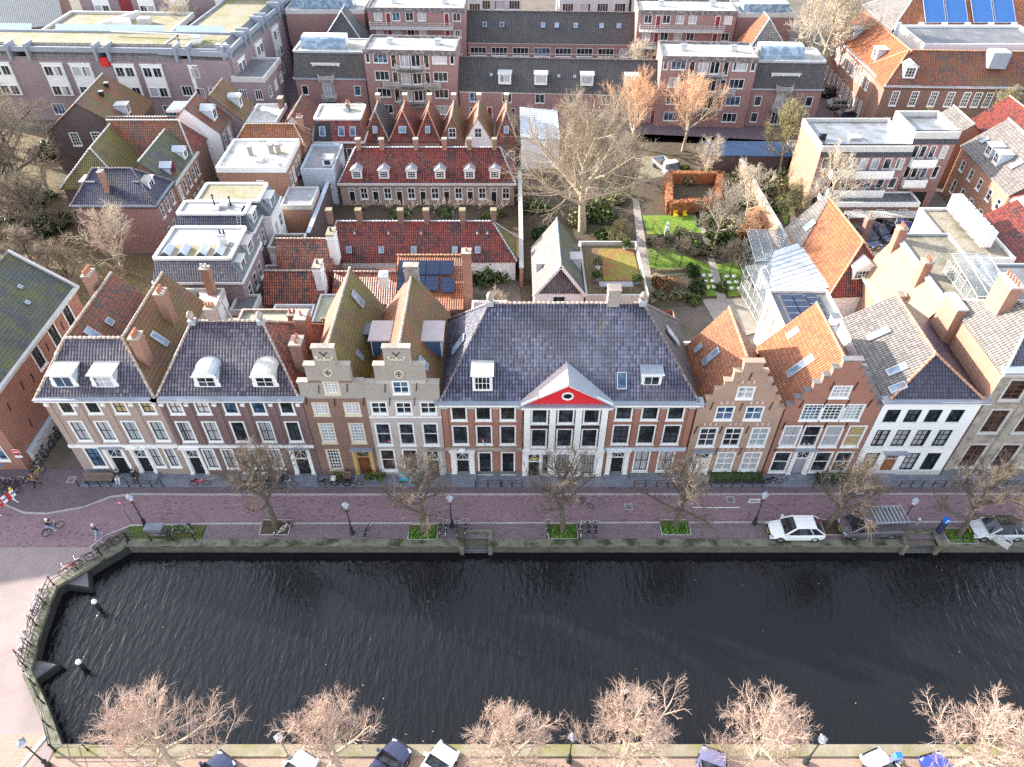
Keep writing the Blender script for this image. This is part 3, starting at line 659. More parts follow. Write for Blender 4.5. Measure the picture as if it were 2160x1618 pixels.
b.dormer((5.85, 5.6, 10.3), PI/2, 2.4, 1.6, 2.3, 'flat', 3, 1, 'white', roofm='copper_pink', cheek='bluepaint', scroll=False); b.dormer((.1, 5.6, 10.3), -PI/2, 2.4, 1.6, 2.0, 'flat', 3, 1, 'white', roofm='copper_pink', cheek='bluepaint', scroll=False)
b.sky((4.6, 1.9, 11.6), PI/2, rad(56), .8, 1.2)
def flagC(m): m.tube((2.0, -.05, 4.3), (1.7, -1.7, 6.3), .035, .03, 6, 'white'); m.lathe([(0, 0), (.1, .06), (0, .16)], 6, 'red', (1.7, -1.7, 6.3))
b.part('flagpole', flagC); b.walls(); HC_ = b
# the mansion
b = Bld('mansion', 'wide brick mansion with white pilastered centre, red pediment and huge blue tiled roof', 'house', -5.75, Y0, 20.7, 12.2, 9.2, wall='brick_red', group=GRP)
XL = [1.4, 3.4, 5.4]; XC = [8.0, 10.15, 12.25]; XR = [14.9, 17.05, 19.15]
b.row('f', XL, 7.0, 1.35, 1.7, 'sash3', ['glass_brown', 'glass', 'glass_brown']); b.row('f', XL, 4.05, 1.4, 2.35, 'sash3', ['glass']); b.row('f', XL[1:], .15, 1.25, 2.95, 'sash3', ['glass'])
b.row('f', XR, 7.05, 1.45, 1.75, 'sash', ['glass']); b.row('f', XR, 4.1, 1.5, 2.4, 'sash3', ['glass']); b.row('f', XR[1:], .55, 1.4, 2.75, 'sash', ['curtain', 'curtain'])
ch = []
for x in XC: ch += [(x-.7, 6.85, x+.7, 8.6, 'sash'), (x-.7, 3.95, x+.7, 6.25, 'sash3')]
ch += [(8.35, .4, 8.95, 3.05, 'bars'), (9.55, .4, 10.75, 3.05, 'bars'), (11.75, .4, 12.95, 3.05, 'bars')]
m = MB(); hs = [(a-6.65, z, c-6.65, e) for a, z, c, e, s in ch]; m.wall((6.65, -.25), (13.65, -.25), [(0, 0), (7, 0), (7, 3.7), (0, 3.7)], [h for h in hs if h[1] < 3]+[(.45, .05, 1.55, 3.1)], 'plaster_white', .2); m.wall((6.65, -.25), (13.65, -.25), [(0, 3.7), (7, 3.7), (7, 8.75), (0, 8.75)], [h for h in hs if h[1] > 3], 'darkbrown', .2); m.wall((6.65, -.25), (13.65, -.25), [(0, 8.75), (7, 8.75), (7, 9.25), (0, 9.25)], [], 'plaster_white', .2)
m.box(6.65, -.249, 0, 6.66, 0, 9.25, 'plaster_white'); m.box(13.64, -.249, 0, 13.65, 0, 9.25, 'plaster_white'); m.build('centre_bay', b.o)
for a, z, c, e, s in ch: add_win(b.o, ((a+c)/2, -.22, z), 0, c-a, e-z, s, 'curtain' if s == 'bars' and a > 9 else 'glass')
m = MB()
for x in (7.0, 9.08, 11.2, 13.3): m.box(x-.26, -.42, 3.6, x+.26, -.252, 8.7, 'white'); m.box(x-.32, -.46, 8.7, x+.32, -.252, 9.1, 'white'); m.box(x-.34, -.48, 3.3, x+.34, -.252, 3.75, 'white')
m.build('pilaster', b.o); m = MB()
for x in XC: m.box(x-.72, -.26, 6.26, x+.72, -.2505, 6.84, 'darkbrown')
m.build('spandrel_panel', b.o)
b.door('f', 1.45, .1, 1.2, 2.95, 'black', 'white', 1.0, ('white', .42, 'white'), arch=1); b.door('f', 14.95, .05, 1.2, 3.1, 'black', 'white', .75, ('white', .38, 'white'))
d = b.door('f', 7.65, .05, 1.1, 3.05, 'black', 'white', 1.0); d.location.y -= .24
def emblem(m): m.lathe([(0, 0), (.16, .03), (0, .06)], 8, 'yellow', (7.65, -.28, 2.5)); [m.bar((7.65, -.27, 2.52), (7.65+s*.36, -.27, 2.4+.2*(k)), .05, .03, 'yellow') for s in (-1, 1) for k in (0, 1)]
b.part('gilded_emblem', emblem)
for x0, x1 in ((0, 6.6), (13.7, 20.7)): band(b, 3.3, 3.75, .12, 'paleblue' if x0 else 'stone', x0, x1); band(b, 0, .55, .06, 'stone_dark', x0, x1, name='plinth')
for x in (.25, 2.4, 4.4, 6.35, 13.9, 16.0, 18.1, 20.4): band(b, 3.75, 8.55, .09, 'brick_red', x-.22, x+.22, name='pilaster'); band(b, 8.5, 8.9, .16, 'paleblue', x-.28, x+.28, name='capital')
anchors(b, [(2.4, 6.6), (4.4, 6.6), (16.0, 6.6), (.4, 6.4)])
m = MB()
for x0, x1, o in ((0, 6.6, 0), (6.6, 13.7, .3), (13.7, 20.7, 0)):
    m.box(x0, -.2-o, 8.75, x1, -.003, 9.05, 'white'); m.box(x0-(.4 if x0 == 0 else .1*(o > 0)), -.55-o, 9.05, x1+(.4 if x1 > 20 else .1*(o > 0)), -.002, 9.35, 'white')
    m.box(x0-(.45 if x0 == 0 else .12*(o > 0)), -.6-o, 9.3, x1+(.45 if x1 > 20 else .12*(o > 0)), .3, 9.42, 'lead')
m.build('cornice', b.o)
b.roof(9.4, 15.2, 'x', {'a': 'tile_blue', 'b': 'tile_blue', 'f': 'tile_blue', 'e': 'tile_brownblack'}, 3.9, 4.4, .3, box=(0.05, -.2, 20.65, 10.4), gables=False, hipcap='ridge_dark')
m = MB(); m.face([(6.75, -.5, 9.42), (13.55, -.5, 9.42), (10.15, -.5, 11.5)], 'red'); m.build('pediment', b.o)
m = MB()
for s in (-1, 1):
    e = 10.15+s*3.75; q = [(e, -.8, 9.4), (10.15, -.75, 11.75), (10.15, 2.3, 11.75), (e, .3, 9.4)]
    q = q[::-1] if s < 0 else q
    m.slab(q, .1, 'copper_pink' if s < 0 else 'zinc'); m.bar((e-s*.1, -.62, 9.42), (10.15, -.62, 11.6), .22, .14, 'white')
m.build('pediment_roof', b.o); m = MB(); n = 18
m.path([V((10.15+.42*math.cos(2*PI*i/n), -.54, 10.3+.36*math.sin(2*PI*i/n))) for i in range(n)], .09, 6, 'white', True); m.face([(10.15+.4*math.cos(2*PI*i/n), -.515, 10.3+.34*math.sin(2*PI*i/n)) for i in range(n)], 'glass'); m.build('round_window', b.o)
b.dormer((3.4, .4, 10.0), 0, 1.55, 1.7, 2.2, 'flat', 4, 2, scroll=False, pane='glass'); b.dormer((16.9, .75, 10.2), 0, 1.55, 1.25, 2.0, 'flat', 2, 1, scroll=False, roofm='lead')
b.sky((14.55, .9, 10.65), 0, rad(47), .8, 1.4, gl='glass_blue'); b.sky((1.35, 4.4, 11.5), -PI/2, rad(56), .9, 1.9); b.sky((19.2, 5.4, 11.6), PI/2, rad(53), .9, 1.9)
b.chimney(13.85, 5.3, 14.6, 16.5, .95, .8, 'brick_beige', 0); finial(b, 4.0, 5.1, 15.2); finial(b, 16.2, 5.1, 15.2)
def flagM(m): m.tube((3.5, -.1, 3.9), (3.35, -1.6, 6.3), .035, .03, 6, 'white'); m.lathe([(0, 0), (.1, .06), (0, .16)], 6, 'red', (3.35, -1.6, 6.3))
b.part('flagpole', flagM); b.walls(); HM = b
# stepped gables on the right
def sgable(x0, w, n, zs, ze, zr, tl, tr, wall, lab, d, cap='brick_step'):
    b = Bld('canal_house', lab, 'house', x0, Y0, w, d, ze, wall=wall, group=GRP); c = w/2; st = []; tw = .75
    for i in range(n):
        hw = c-(c-tw)*i/(n-1); st.append((c-hw, c+hw, zs+(zr+.8-zs)*i/n if i else ze, zs+(zr+.8-zs)*(i+1)/n))
    stepped(b, st, wall, cap); b.roof(ze, zr, 'y', {'a': tl, 'b': tr, 'f': 0, 'e': 0}, 0, 0, .12, of=0, box=(0, .45, w, d), gables=False, cap='ridge_orange')
    b.top['b'] = [(0, 0), (w, 0), (w, ze), (c, zr-.1), (0, ze)]; return b
def arches(b, pts, w, side='f'):
    m = MB()
    for a, z in pts:
        for i in range(7):
            t = (i+.5)/7*2-1; m.box(a+t*w/2-.09, -.02, z+.14*(1-t*t), a+t*w/2+.09, -.004, z+.14*(1-t*t)+.26, 'brick_arch' if i % 2 == 0 else 'offwhite')
    m.build('window_arches', b.o)
b = sgable(15.1, 7.05, 6, 7.4, 7.4, 12.5, 'tile_orangewarm', 'tile_mossred', 'brick_step', 'brown brick stepped gable house with white cross windows and an orange tiled roof', 8.2)
b.win('f', 3.5, 9.5, 1.4, 1.35, 'two2', 'curtain'); b.row('f', [2.3, 4.7], 7.05, 1.5, 1.6, 'two2', ['glass_blue']); b.row('f', [1.4, 3.5, 5.75], 3.8, 1.55, 2.35, 'two3', ['glass', 'glass', 'curtain_g']); b.row('f', [3.5, 5.75], .6, 1.6, 2.5, 'two3', ['curtain', 'curtain'])
b.door('f', 1.4, .1, 1.3, 2.9, 'white', 'white', .8, ('white', .16, 'lead'))
arches(b, [(2.3, 8.8), (4.7, 8.8), (1.4, 6.3), (3.5, 6.3), (5.75, 6.3), (3.5, 3.2), (5.75, 3.2), (3.5, 11.1)], 1.6); anchors(b, [(1.1, 8.7), (3.5, 8.6), (5.9, 8.7), (.3, 5.9), (2.4, 5.9), (4.6, 5.9), (2.5, 3.2), (4.6, 3.2), (3.5, 11.9)])
b.sky((1.75, 4.6, 9.95), -PI/2, rad(55), .75, 1.9); b.sky((1.2, 6.6, 9.2), -PI/2, rad(55), .6, .9)
b.walls(); HS1 = b
b = sgable(22.3, 7.75, 7, 7.9, 7.9, 12.7, 'tile_orange', 'tile_mossred', 'brick_red', 'red brick stepped gable house with many paned white windows and a bright orange roof', 8.6, 'stone_dark')
b.win('f', 3.87, 9.6, 1.55, 1.35, 'white3'); b.row('f', [2.2, 3.85, 5.55], 7.0, 1.65, 1.9, 'white', ['glass_blue', 'glass', 'curtain_g']); b.row('f', [1.2, 2.9, 4.7, 6.6], 3.75, 1.55, 2.65, 'eng', ['curtain', 'glass', 'curtain', 'curtain_y']); b.row('f', [1.2, 4.75, 6.55], .4, 1.55, 2.75, 'eng', ['glass', 'glass', 'glass'])
b.door('f', 2.95, .1, 1.15, 3.1, 'lilac', 'white', .95, ('white', .3, 'lead')); anchors(b, [(.3, 6.4), (2.05, 6.5), (3.75, 6.5), (5.5, 6.5), (1.1, 8.9), (3.0, 9), (4.8, 9), (6.6, 9), (.4, 3.6), (3.0, 10.9), (4.85, 10.9)])
b.sky((1.75, 3.4, 9.95), -PI/2, rad(51), .8, 2.6); b.sky((2.1, 7.2, 10.4), -PI/2, rad(51), .7, 1.2)
b.walls(); HS2 = b
# white house
b = Bld('canal_house', 'white plastered house with a blue tiled hip and an orange brown wooden door', 'house', 30.1, Y0, 7.95, 10.5, 9.2, wall='plaster_white', group=GRP)
b.row('f', [1.1, 2.8, 4.5, 6.3], 6.85, 1.1, 1.4, 'black2', ['glass']); b.row('f', [1.1, 2.8, 4.5, 6.3], 3.9, 1.1, 1.95, 'black', ['curtain', 'curtain', 'curtain', 'curtain_g']); b.row('f', [1.2, 4.7, 6.5], .8, 1.15, 2.15, 'black', ['curtain', 'curtain', 'glass'])
b.door('f', 2.95, .1, 1.2, 2.9, 'wood_door', 'offwhite', .8, pane='glass_brown'); b.part('door_canopy', lambda m: m.box(2.0, -.45, 3.1, 4.0, -.004, 3.22, 'lead'))
b.cornice('f', 9.0, 9.5, .5, 'white'); band(b, 0, .7, .05, 'plaster_grey', name='plinth')
b.roof(9.4, 12.1, 'y', {'a': 'tile_grey', 'b': 'tile_navy', 'f': 'tile_navy', 'e': 'tile_navy'}, 2.7, 0, .12, box=(.05, -.2, 7.9, 10.5), cap='ridge_orange', gables=False); b.top['b'] = [(0, 0), (7.95, 0), (7.95, 9.4), (3.97, 12), (0, 9.4)]
for x, y, z, h in ((1.6, 7.0, 10.5, 1.9), (1.5, 2.5, 10.4, 1.6), (1.0, .7, 10.05, 1.3)): b.sky((x, y, z), -PI/2, rad(35), .75, h)
b.walls(); HW = b
# grey stone house at the right edge
b = Bld('canal_house', 'grey stone fronted house with tall brown windows at the right edge of the row', 'house', 38.2, Y0, 16, 10, 12.0, wall='stone', group=GRP, mats={'l': 'brick_orange', 'r': 'brick_orange', 'b': 'brick_orange'})
for z, h in ((9.3, 2.35), (5.45, 2.9), (1.05, 3.1)): b.row('f', [1.75, 4.6, 7.4, 10.2, 13], z, 1.75, h, 'brown', ['glass_brown'])
b.cornice('f', 12.0, 12.7, .5, 'offwhite'); band(b, 8.75, 8.95, .1, 'stone'); band(b, 0, .8, .08, 'stone_dark', name='plinth')
for x in (.25, 3.2, 6.0, 8.8, 11.6): band(b, .8, 11.9, .06, 'stone', x-.3 if x > .3 else .01, x+.3, name='pilaster')
b.roof(12.4, 15.6, 'x', {'a': 'tile_navy', 'b': 'tile_grey', 'f': 'tile_grey', 'e': 'tile_grey'}, 3.6, 0, .15, box=(.05, -.1, 16, 9.4), gables=False, cap='offwhite')
b.chimney(1.9, 6.4, 12.5, 16.4, 1.0, 2.0, 'brick_orange', 5, along='y', capm='offwhite'); b.chimney(-.3, 8.2, 9, 13.0, .8, 2.4, 'brick_orange', 0, along='y', capm='offwhite')
b.walls(); HG = b
# red corner building across the alley
b = Bld('corner_house', 'red brick corner building with a mossy tiled roof across the alley at the left edge', 'house', -52.6, 42.2, 9.2, 16.6, 8.3, wall='brick_red')
for y, in ((7.9,), (11.1,), (14.1,)): b.win('r', y, 5.4, 1.35, 2.3, 'sash3', 'glass')
b.row('f', [7.3, 4.5], 1.3, 1.8, 2.6, 'two2', ['glass_blue']); b.row('f', [7.3, 4.5], 5.0, 1.4, 1.9, 'two2')
b.roof(8.3, 12.2, 'y', {'a': 'tile_mossgreen', 'b': 'tile_mossgreen', 'f': 0, 'e': 0}, 0, 0, .35, cap='ridge_dark'); b.part('gutter', lambda m: (m.box(9.2, -.3, 7.95, 9.62, 16.9, 8.25, 'offwhite')))
b.part('verge', lambda m: (m.bar((4.6, 16.75, 12.3), (9.6, 16.75, 8.05), .3, .25, 'offwhite')))
anchors(b, [(2, 6), (4.5, 6.2), (6, 5.8), (9.5, 6.5), (12.6, 6.5), (3, 3)], 'r')
b.sky((6.6, 13.4, 10.5), PI/2, rad(40), .4, .4); b.sky((7.6, 12.0, 9.7), PI/2, rad(40), .4, .4)
b.walls()
b = Bld('low_wall', 'low blue grey rendered wall along the alley with bicycles against it', 'wall', -43.3, 43.0, .35, 9.5, 1.5, wall='plaster_grey'); b.walls(); b.part('coping', lambda m: m.box(-.06, -.06, 1.5, .41, 9.56, 1.6, 'paleblue'))
for i, (x, w_, h_) in enumerate(((-66, 12.6, 11), (-80, 13.4, 12), (-94, 13.4, 12))):  # unseen houses added to cast shade over the street and plaza
    b = Bld('canal_house', ['first', 'second', 'third'][i]+' unseen brick house added beyond the corner building to shade the street', 'house', x, 42.2, w_, 15, h_-2, wall='brick_dark'); b.row('f', 4, 1, 1.2, 2.4, 'sash'); b.row('f', 4, 5, 1.2, 2.4, 'sash'); b.roof(h_-2, h_+3, 'x', 'tile_purple', 3, 3, .2, gables=False); b.walls()
# stoops, plinth steps
for H_, x0, x1, z in ((HA, 2.7, 4.7, .3), (HA, 4.9, 6.6, .45), (HB, .1, 1.9, .25), (HB, 9.3, 11.3, .25), (HBr, 3.0, 5.0, .25), (HC_, 4.1, 5.7, .2), (HM, .4, 2.6, .35), (HM, 6.9, 8.6, .25), (HM, 14.0, 16.0, .3), (HS1, .6, 2.3, .2), (HS2, 2.1, 3.9, .25), (HW, 2.1, 3.9, .25)): stoop(H_, x0, x1, z, 1.35)
# ---- ground, canal, street ----
CAN = [(-29.6, 18.5), (-31.9, 21.2), (-34.2, 23.7), (-35.0, 27.1), (-35.4, 30.3), (-32.7, 33.0), (-31.4, 34.2)]
def sheet(name, pts, z, mat, kind='structure', label=None, cat=None):
    m = MB(); fl = [V((x, y, 0)) for x, y in pts]
    for tri in tessellate_polygon([fl]):
        p = [(fl[i].x, fl[i].y, z) for i in tri]; n = (V(p[1])-V(p[0])).cross(V(p[2])-V(p[0]))
        m.face(p if n.z > 0 else p[::-1], mat)
    o = m.build(name); o['kind'] = kind; return tag(o, label, cat)
BACKCAN = [(19.5, 108.6), (46, 108.6), (46, 112.4), (19.5, 112.4)]
def gnd():
    m = MB(); ol = [V(p+(0,)) for p in [(-400, -150), (400, -150), (400, 18.5)]+CAN+[(400, 34.2), (400, 900), (-400, 900)]]
    loops = [ol, [V(p+(0,)) for p in BACKCAN]]; fl = [p for l in loops for p in l]
    for tri in tessellate_polygon(loops):
        p = [tuple(fl[i]) for i in tri]; n = (V(p[1])-V(p[0])).cross(V(p[2])-V(p[0])); m.face(p if n.z > 0 else p[::-1], 'ground')
    m.build('ground')['kind'] = 'structure'
gnd()
def d_water(k):
    t = NT(k); o = t.obj(); mp = t.n('Mapping', {0: o, 2: (0, 0, rad(-14)), 3: (1.5, .42, 1)})
    mp2 = t.n('Mapping', {0: o, 2: (0, 0, rad(18)), 3: (1.1, .5, 1)})
    n = t.math('ADD', t.noise(mp, 1.6, 3, .5), t.math('MULTIPLY', t.noise(mp2, 4.2, 2, .5), .35)); amp = t.ramp(t.noise(o, .05, 2), .3, .7, .4, 1.)
    t.bump(t.math('MULTIPLY', n, amp), .7, .2)
    return t.p(c=(.008, .008, .009), r=.05, sp=.36)
D('water', d_water)
sheet('canal_water', [(-40, 17), (120, 17), (120, 36), (-40, 36)], -1.0, 'water')
sheet('back_canal_water', [(19, 108), (47, 108), (47, 113), (19, 113)], -1.2, 'water')
# street surfaces, 4 mm steps
KF = [(-60, 38.6), (-44.1, 38.6), (-41.5, 37.5), (-39.5, 37.4), (-36.6, 38.1), (-34.8, 39.2), (-33, 39.5), (-27, 39.45), (120, 39.6)]
sheet('pavement', KF+[(120, Y0+.6), (-60, Y0+.6)], .108, 'pave_walk'); 
sheet('road', [(-60, 34.1), (-34, 34.1), (-32, 36.1), (-25.8, 36.3), (120, 36.75)]+[(x, y-.12) for x, y in reversed(KF)], .004, 'pave_road')
sheet('parking_strip', [(-25.5, 34.75), (120, 34.75), (120, 36.6), (-25.5, 36.2)], .104, 'pave_park')
sheet('quay_corner_pavement', [(-31.2, 34.75), (-25.6, 34.75), (-25.6, 36.15), (-31.9, 36.0)], .1, 'moss')
sheet('bridge_deck', [(-120, -20), (-31.5, -20), (-30.1, 18.6), (-32.3, 21.1), (-34.7, 23.6), (-35.5, 27.1), (-35.9, 30.5), (-33.4, 33.2), (-34.3, 34.05), (-120, 34.05)], .012, 'asphalt')
sheet('near_road', [(-31, -60), (120, -60), (120, 13.2), (-31, 13.2)], .004, 'pave_near'); sheet('near_pavement', [(-31.5, 13.2), (120, 13.2), (120, 17.9), (-29.9, 17.9)], .1, 'pave_near')
sheet('bridge_approach', [(-120, -60), (-32.2, -60), (-31.0, 19.3), (-120, 19.4)], .016, 'pave_near')
def kerb(name, pts, w, z, mat='kerb'):
    m = MB()
    for (a, b), (c, d) in zip(pts, pts[1:]): m.bar((a, b, z/2), (c, d, z/2), w, z+.012, mat)
    m.build(name)['kind'] = 'structure'
kerb('kerb', [(x, y-.06) for x, y in KF[1:]], .16, .11); kerb('kerb', [(-32, 36.12), (-25.8, 36.3), (120, 36.72)], .18, .11); kerb('kerb', [(-31.0, 19.3), (-33.0, 14), (-34.5, 6)], .3, .05)
kerb('kerb', [(-34.4, 34.0), (-33.6, 35.2), (-32.0, 36.1)], .15, .05)
# quay walls
def quay(name, lab, pts, top, zb=-2.2, gaps=()):
    t = thing(name, lab, 'quay'); m = MB(); c = MB()
    for (a, b), (cx, d) in zip(pts, pts[1:]):
        p, q = V((a, b, 0)), V((cx, d, 0)); L = (q-p).length; x = (q-p)/L; n = V((x.y, -x.x, 0))
        m.face([p+V((0, 0, zb)), q+V((0, 0, zb)), q, p], 'quay_wall'); m.face([q+V((0, 0, zb)), p+V((0, 0, zb)), p, q], 'quay_wall')
    m.build('wall', t); return t
fr = [g for g in ((-3.95, -1.95), (32.3, 34.7))]
def far_quay():
    t = thing('quay_wall', 'mossy brick quay wall with stone coping below the parked cars', 'quay wall'); m = MB(); c = MB(); xs = [-31.4]
    for a, e in fr: xs += [a, e]
    xs += [120]
    for i in range(0, len(xs), 2):
        a, e = xs[i], xs[i+1]; m.wall((a, 34.2), (e, 34.2), [(0, -2.2), (e-a, -2.2), (e-a, 0), (0, 0)], [], 'quay_wall'); c.box(a, 34.05, 0, e, 34.75, .16, 'quay')
    s = MB()
    for a, e in fr:
        m.box(a-.35, 33.95, -2, a, 35.6, .3, 'quay'); m.box(e, 33.95, -2, e+.35, 35.6, .3, 'quay'); m.box(a, 35.3, -2, e, 35.6, .3, 'quay')
        for k in range(6): s.box(a, 34.15+.2*k, -2, e, 34.35+.2*k+.002, -.95+.18*k, 'stone_dark')
    m.build('wall', t); c.build('coping', t); s.build('steps', t)
far_quay()
t = thing('quay_wall', 'pale stone edged quay wall in front of the foreground trees', 'quay wall'); m = MB(); m.wall((120, 18.5), (-29.6, 18.5), [(0, -2.2), (149.6, -2.2), (149.6, 0), (0, 0)], [], 'quay_wall'); m.build('wall', t)
m = MB(); m.box(-29.8, 17.85, 0, 120, 18.6, .2, 'gravel_tan'); m.box(-29.8, 17.5, 0, 120, 17.85, .08, 'quay'); m.build('coping', t)
def bridge():
    t = thing('bridge', 'curved stone bridge with dark arches at the left end of the canal', 'bridge'); m = MB(); c = MB(); P = [V((x, y, 0)) for x, y in CAN]
    for p, q in zip(P, P[1:]):
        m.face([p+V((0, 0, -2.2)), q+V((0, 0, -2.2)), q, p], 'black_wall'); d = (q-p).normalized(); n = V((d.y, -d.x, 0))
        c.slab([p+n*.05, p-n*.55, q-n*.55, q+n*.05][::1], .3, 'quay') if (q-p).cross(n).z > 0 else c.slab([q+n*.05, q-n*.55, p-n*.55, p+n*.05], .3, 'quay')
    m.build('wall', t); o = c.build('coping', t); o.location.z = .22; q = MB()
    for (x, y, a) in ((-34.2, 31.3, -35), (-34.0, 23.9, 20)):
        T = Matrix.Translation((x, y, 0)) @ Matrix.Rotation(rad(a), 4, 'Z'); q = MB(); q.slab([T @ V(p) for p in ((-.8, -1.3, -.35), (1.5, 0, -.5), (-.8, 1.3, -.35))], 1.6, 'black_wall'); q.slab([T @ V(p) for p in ((-.8, -1.1, -.2), (1.2, 0, -.33), (-.8, 1.1, -.2))], .14, 'stone_dark'); q.build('pier', t)
bridge()
def pile(x, y, lab):
    t = thing('mooring_pile', lab, 'mooring post', (x, y, -1.5), 0, 'mooring piles in front of the bridge'); m = MB(); m.tube((0, 0, 0), (0, 0, 1.5), .17, .15, 10, 'rubber'); m.build('post', t)
    m = MB(); m.lathe([(.2, 1.45), (.21, 1.52), (.15, 1.66), (0, 1.72)], 12, 'white'); m.build('cap', t)
pile(-32.0, 29.1, 'white capped mooring pile in the dark water nearer the houses'); pile(-31.1, 24.3, 'white capped mooring pile in the dark water nearer the foreground trees')
# ---- houses behind the front row ----
def abox(name, lab, cat, x0, y0, x1, y1, h, wall, top, par=.3, cap='offwhite', group=None, z0=0, **k):
    b = Bld(name, lab, cat, x0, y0, x1-x0, y1-y0, h, wall=wall, group=group, z0=z0, **k); b.flat(h, top, par, .14, cap); return b
def vent(b, x, y, z, w=.5, h=.5, m='zinc'): 
    q = MB(); q.box(x-w/2, y-w/2, z, x+w/2, y+w/2, z+h, m); q.box(x-w/2-.08, y-w/2-.08, z+h, x+w/2+.08, y+w/2+.08, z+h+.08, 'steel'); q.build('roof_vent', b.o)
def dome(b, x, y, z, w=1.0, d=1.0):
    q = MB(); q.box(x-w/2, y-d/2, z, x+w/2, y+d/2, z+.25, 'offwhite'); q.box(x-w/2+.08, y-d/2+.08, z+.25, x+w/2-.08, y+d/2-.08, z+.38, 'white'); q.build('roof_light', b.o)
def pipe(b, x, y, z, h, r=.09, m='dark_metal'):
    q = MB(); q.tube((x, y, z), (x, y, z+h), r, r, 7, m); q.lathe([(r*1.6, h), (r*2, h+.1), (0, h+.22)], 8, m, (x, y, z)); q.build('flue_pipe', b.o)
GB = 'small houses and sheds packed behind the front row'
# rear annexes of A and B
b = abox('rear_annex', 'white rear annex with a glazed lean-to roof behind the pale brick house', 'annex', -34.0, 54.4, -29.4, 60.5, 6.6, 'plaster_white', 'copper_pink', .25, group=GB)
b.win('f', 3.3, 3.3, 1.2, 1.4, 'one'); b.win('r', 3, 3.5, 1, 1.4, 'one'); b.walls()
m = MB()
for i in range(4): m.slab([(.5+i*.98, -1.9, 4.6), (1.42+i*.98, -1.9, 4.6), (1.42+i*.98, 0, 5.5), (.5+i*.98, 0, 5.5)], .05, 'clearglass'); m.bar((.46+i*.98, -1.9, 4.66), (.46+i*.98, 0, 5.56), .08, .08, 'zinc')
m.box(.4, -1.95, 0, 4.5, -1.8, 4.55, 'plaster_grey'); m.build('lean_to', b.o); m = MB(); m.slab([(1.6, .6, 7.5), (2.7, .6, 7.5), (2.7, 4.6, 7.5), (1.6, 4.6, 7.5)], .5, 'black'); m.build('roof_hatch', b.o); b.chimney(3.6, 5.6, 6.6, 9.6, .8, .7, 'brick_orange', 2, potm='offwhite')
b = Bld('rear_house', 'house with grey flat roof, triangular rooflights and dark tiled mansard slope', 'house', -36.8, 61.6, 8.9, 7.3, 6.8, wall='brick_mauve', group=GB)
b.mansard(6.9, 9.0, (1.0, .9, .3, .3), {'f': 'tile_purple', 'r': 'slate', 'b': 'tile_purple', 'l': 'slate'}, 'bitumen', 'white'); b.row('r', [1.6, 3.6, 5.6], 3.6, 1.1, 1.9, 'one'); b.row('r', [1.6, 3.6, 5.6], .6, 1.1, 2.0, 'one'); b.walls()
q = MB(); q.box(.6, 1.3, 9.022, 7.4, 3.6, 9.03, 'gravel_tan'); q.build('gravel_strip', b.o)
for x in (1.2, 2.9, 4.9, 6.6):
    q = MB(); q.slab([(x-.5, 1.5, 9.03), (x, 1.5, 9.55), (x, 3.2, 9.55), (x-.5, 3.2, 9.03)][::-1], .04, 'lead'); q.slab([(x, 1.5, 9.55), (x+.5, 1.5, 9.03), (x+.5, 3.2, 9.03), (x, 3.2, 9.55)][::-1], .04, 'zinc'); q.face([(x-.5, 1.5, 9.03), (x+.5, 1.5, 9.03), (x, 1.5, 9.55)], 'glass'); q.build('rooflight', b.o)
b.chimney(6.7, 3.9, 9, 10.1, .8, .7, 'white', 2, 'zinc', 'dark_metal'); b.dormer((8.75, 5.0, 7.2), PI/2, 1.8, 1.5, 1.4, 'flat', 3, 2, scroll=False, roofm='copper_pink'); b.dormer((8.75, 2.0, 7.1), PI/2, 1.4, 1.3, 1.4, 'flat', 2, 1, scroll=False)
b = Bld('rear_house', 'house with navy tiled mansard, two white rooflights and a roof ladder', 'house', -38.0, 71.6, 8.6, 3.8, 6.6, wall='brick_mauve', group=GB)
b.mansard(6.7, 8.4, (1.0, .8, .1, .3), {'f': 'tile_navy', 'r': 'slate', 'b': 'tile_navy', 'l': 'slate'}, 'bitumen', 'white'); b.row('r', [1.2, 2.8], 3.6, 1, 1.8, 'one'); b.walls(); dome(b, 4.3, 1.9, 8.4); dome(b, 5.1, 2.8, 8.4); pipe(b, 3.9, 3.0, 8.4, 1.2); pipe(b, 5.8, 2.9, 8.4, 1.0)
q = MB(); [q.bar((7.0, .02+.9*i/6, 6.85+1.6*i/6), (7.4, .02+.9*i/6, 6.85+1.6*i/6), .05, .05, 'offwhite') for i in range(7)]; [q.bar((x, -.1, 6.8), (x, .98, 8.5), .05, .05, 'offwhite') for x in (7.0, 7.4)]; q.build('roof_ladder', b.o); b.dormer((8.5, 2.0, 6.9), PI/2, 1.5, 1.4, 1.2, 'flat', 2, 2, scroll=False)
b = Bld('rear_house', 'house with tan gravel roof and white side wall behind the navy mansard', 'house', -36.8, 75.5, 8.4, 4.4, 6.4, wall='plaster_white', group=GB)
b.mansard(6.5, 8.3, (.15, 1.0, .1, .2), {'f': 'slate', 'r': 'slate', 'b': 'slate', 'l': 'slate'}, 'gravel_tan', 'white'); b.row('r', [1.2, 3.2], 3.2, 1.1, 1.8, 'one'); b.walls(); b.dormer((8.3, 2.2, 6.6), PI/2, 1.8, 1.4, 1.4, 'flat', 2, 1, scroll=False)
b = abox('shed', 'white walled shed with mossy sedum roof below the tan roofed house', 'shed', -28.3, 72.0, -24.5, 75.0, 4.2, 'plaster_white', 'sedum', .25, group=GB); b.win('r', 1.5, 1.2, 1, 1.8, 'one'); b.walls()
b = abox('shed', 'low grey timber shed in the courtyard beside the red tiled roofs', 'shed', -28.4, 68.6, -25.4, 70.5, 2.8, 'plaster_grey', 'deck', .2, group=GB); b.walls()
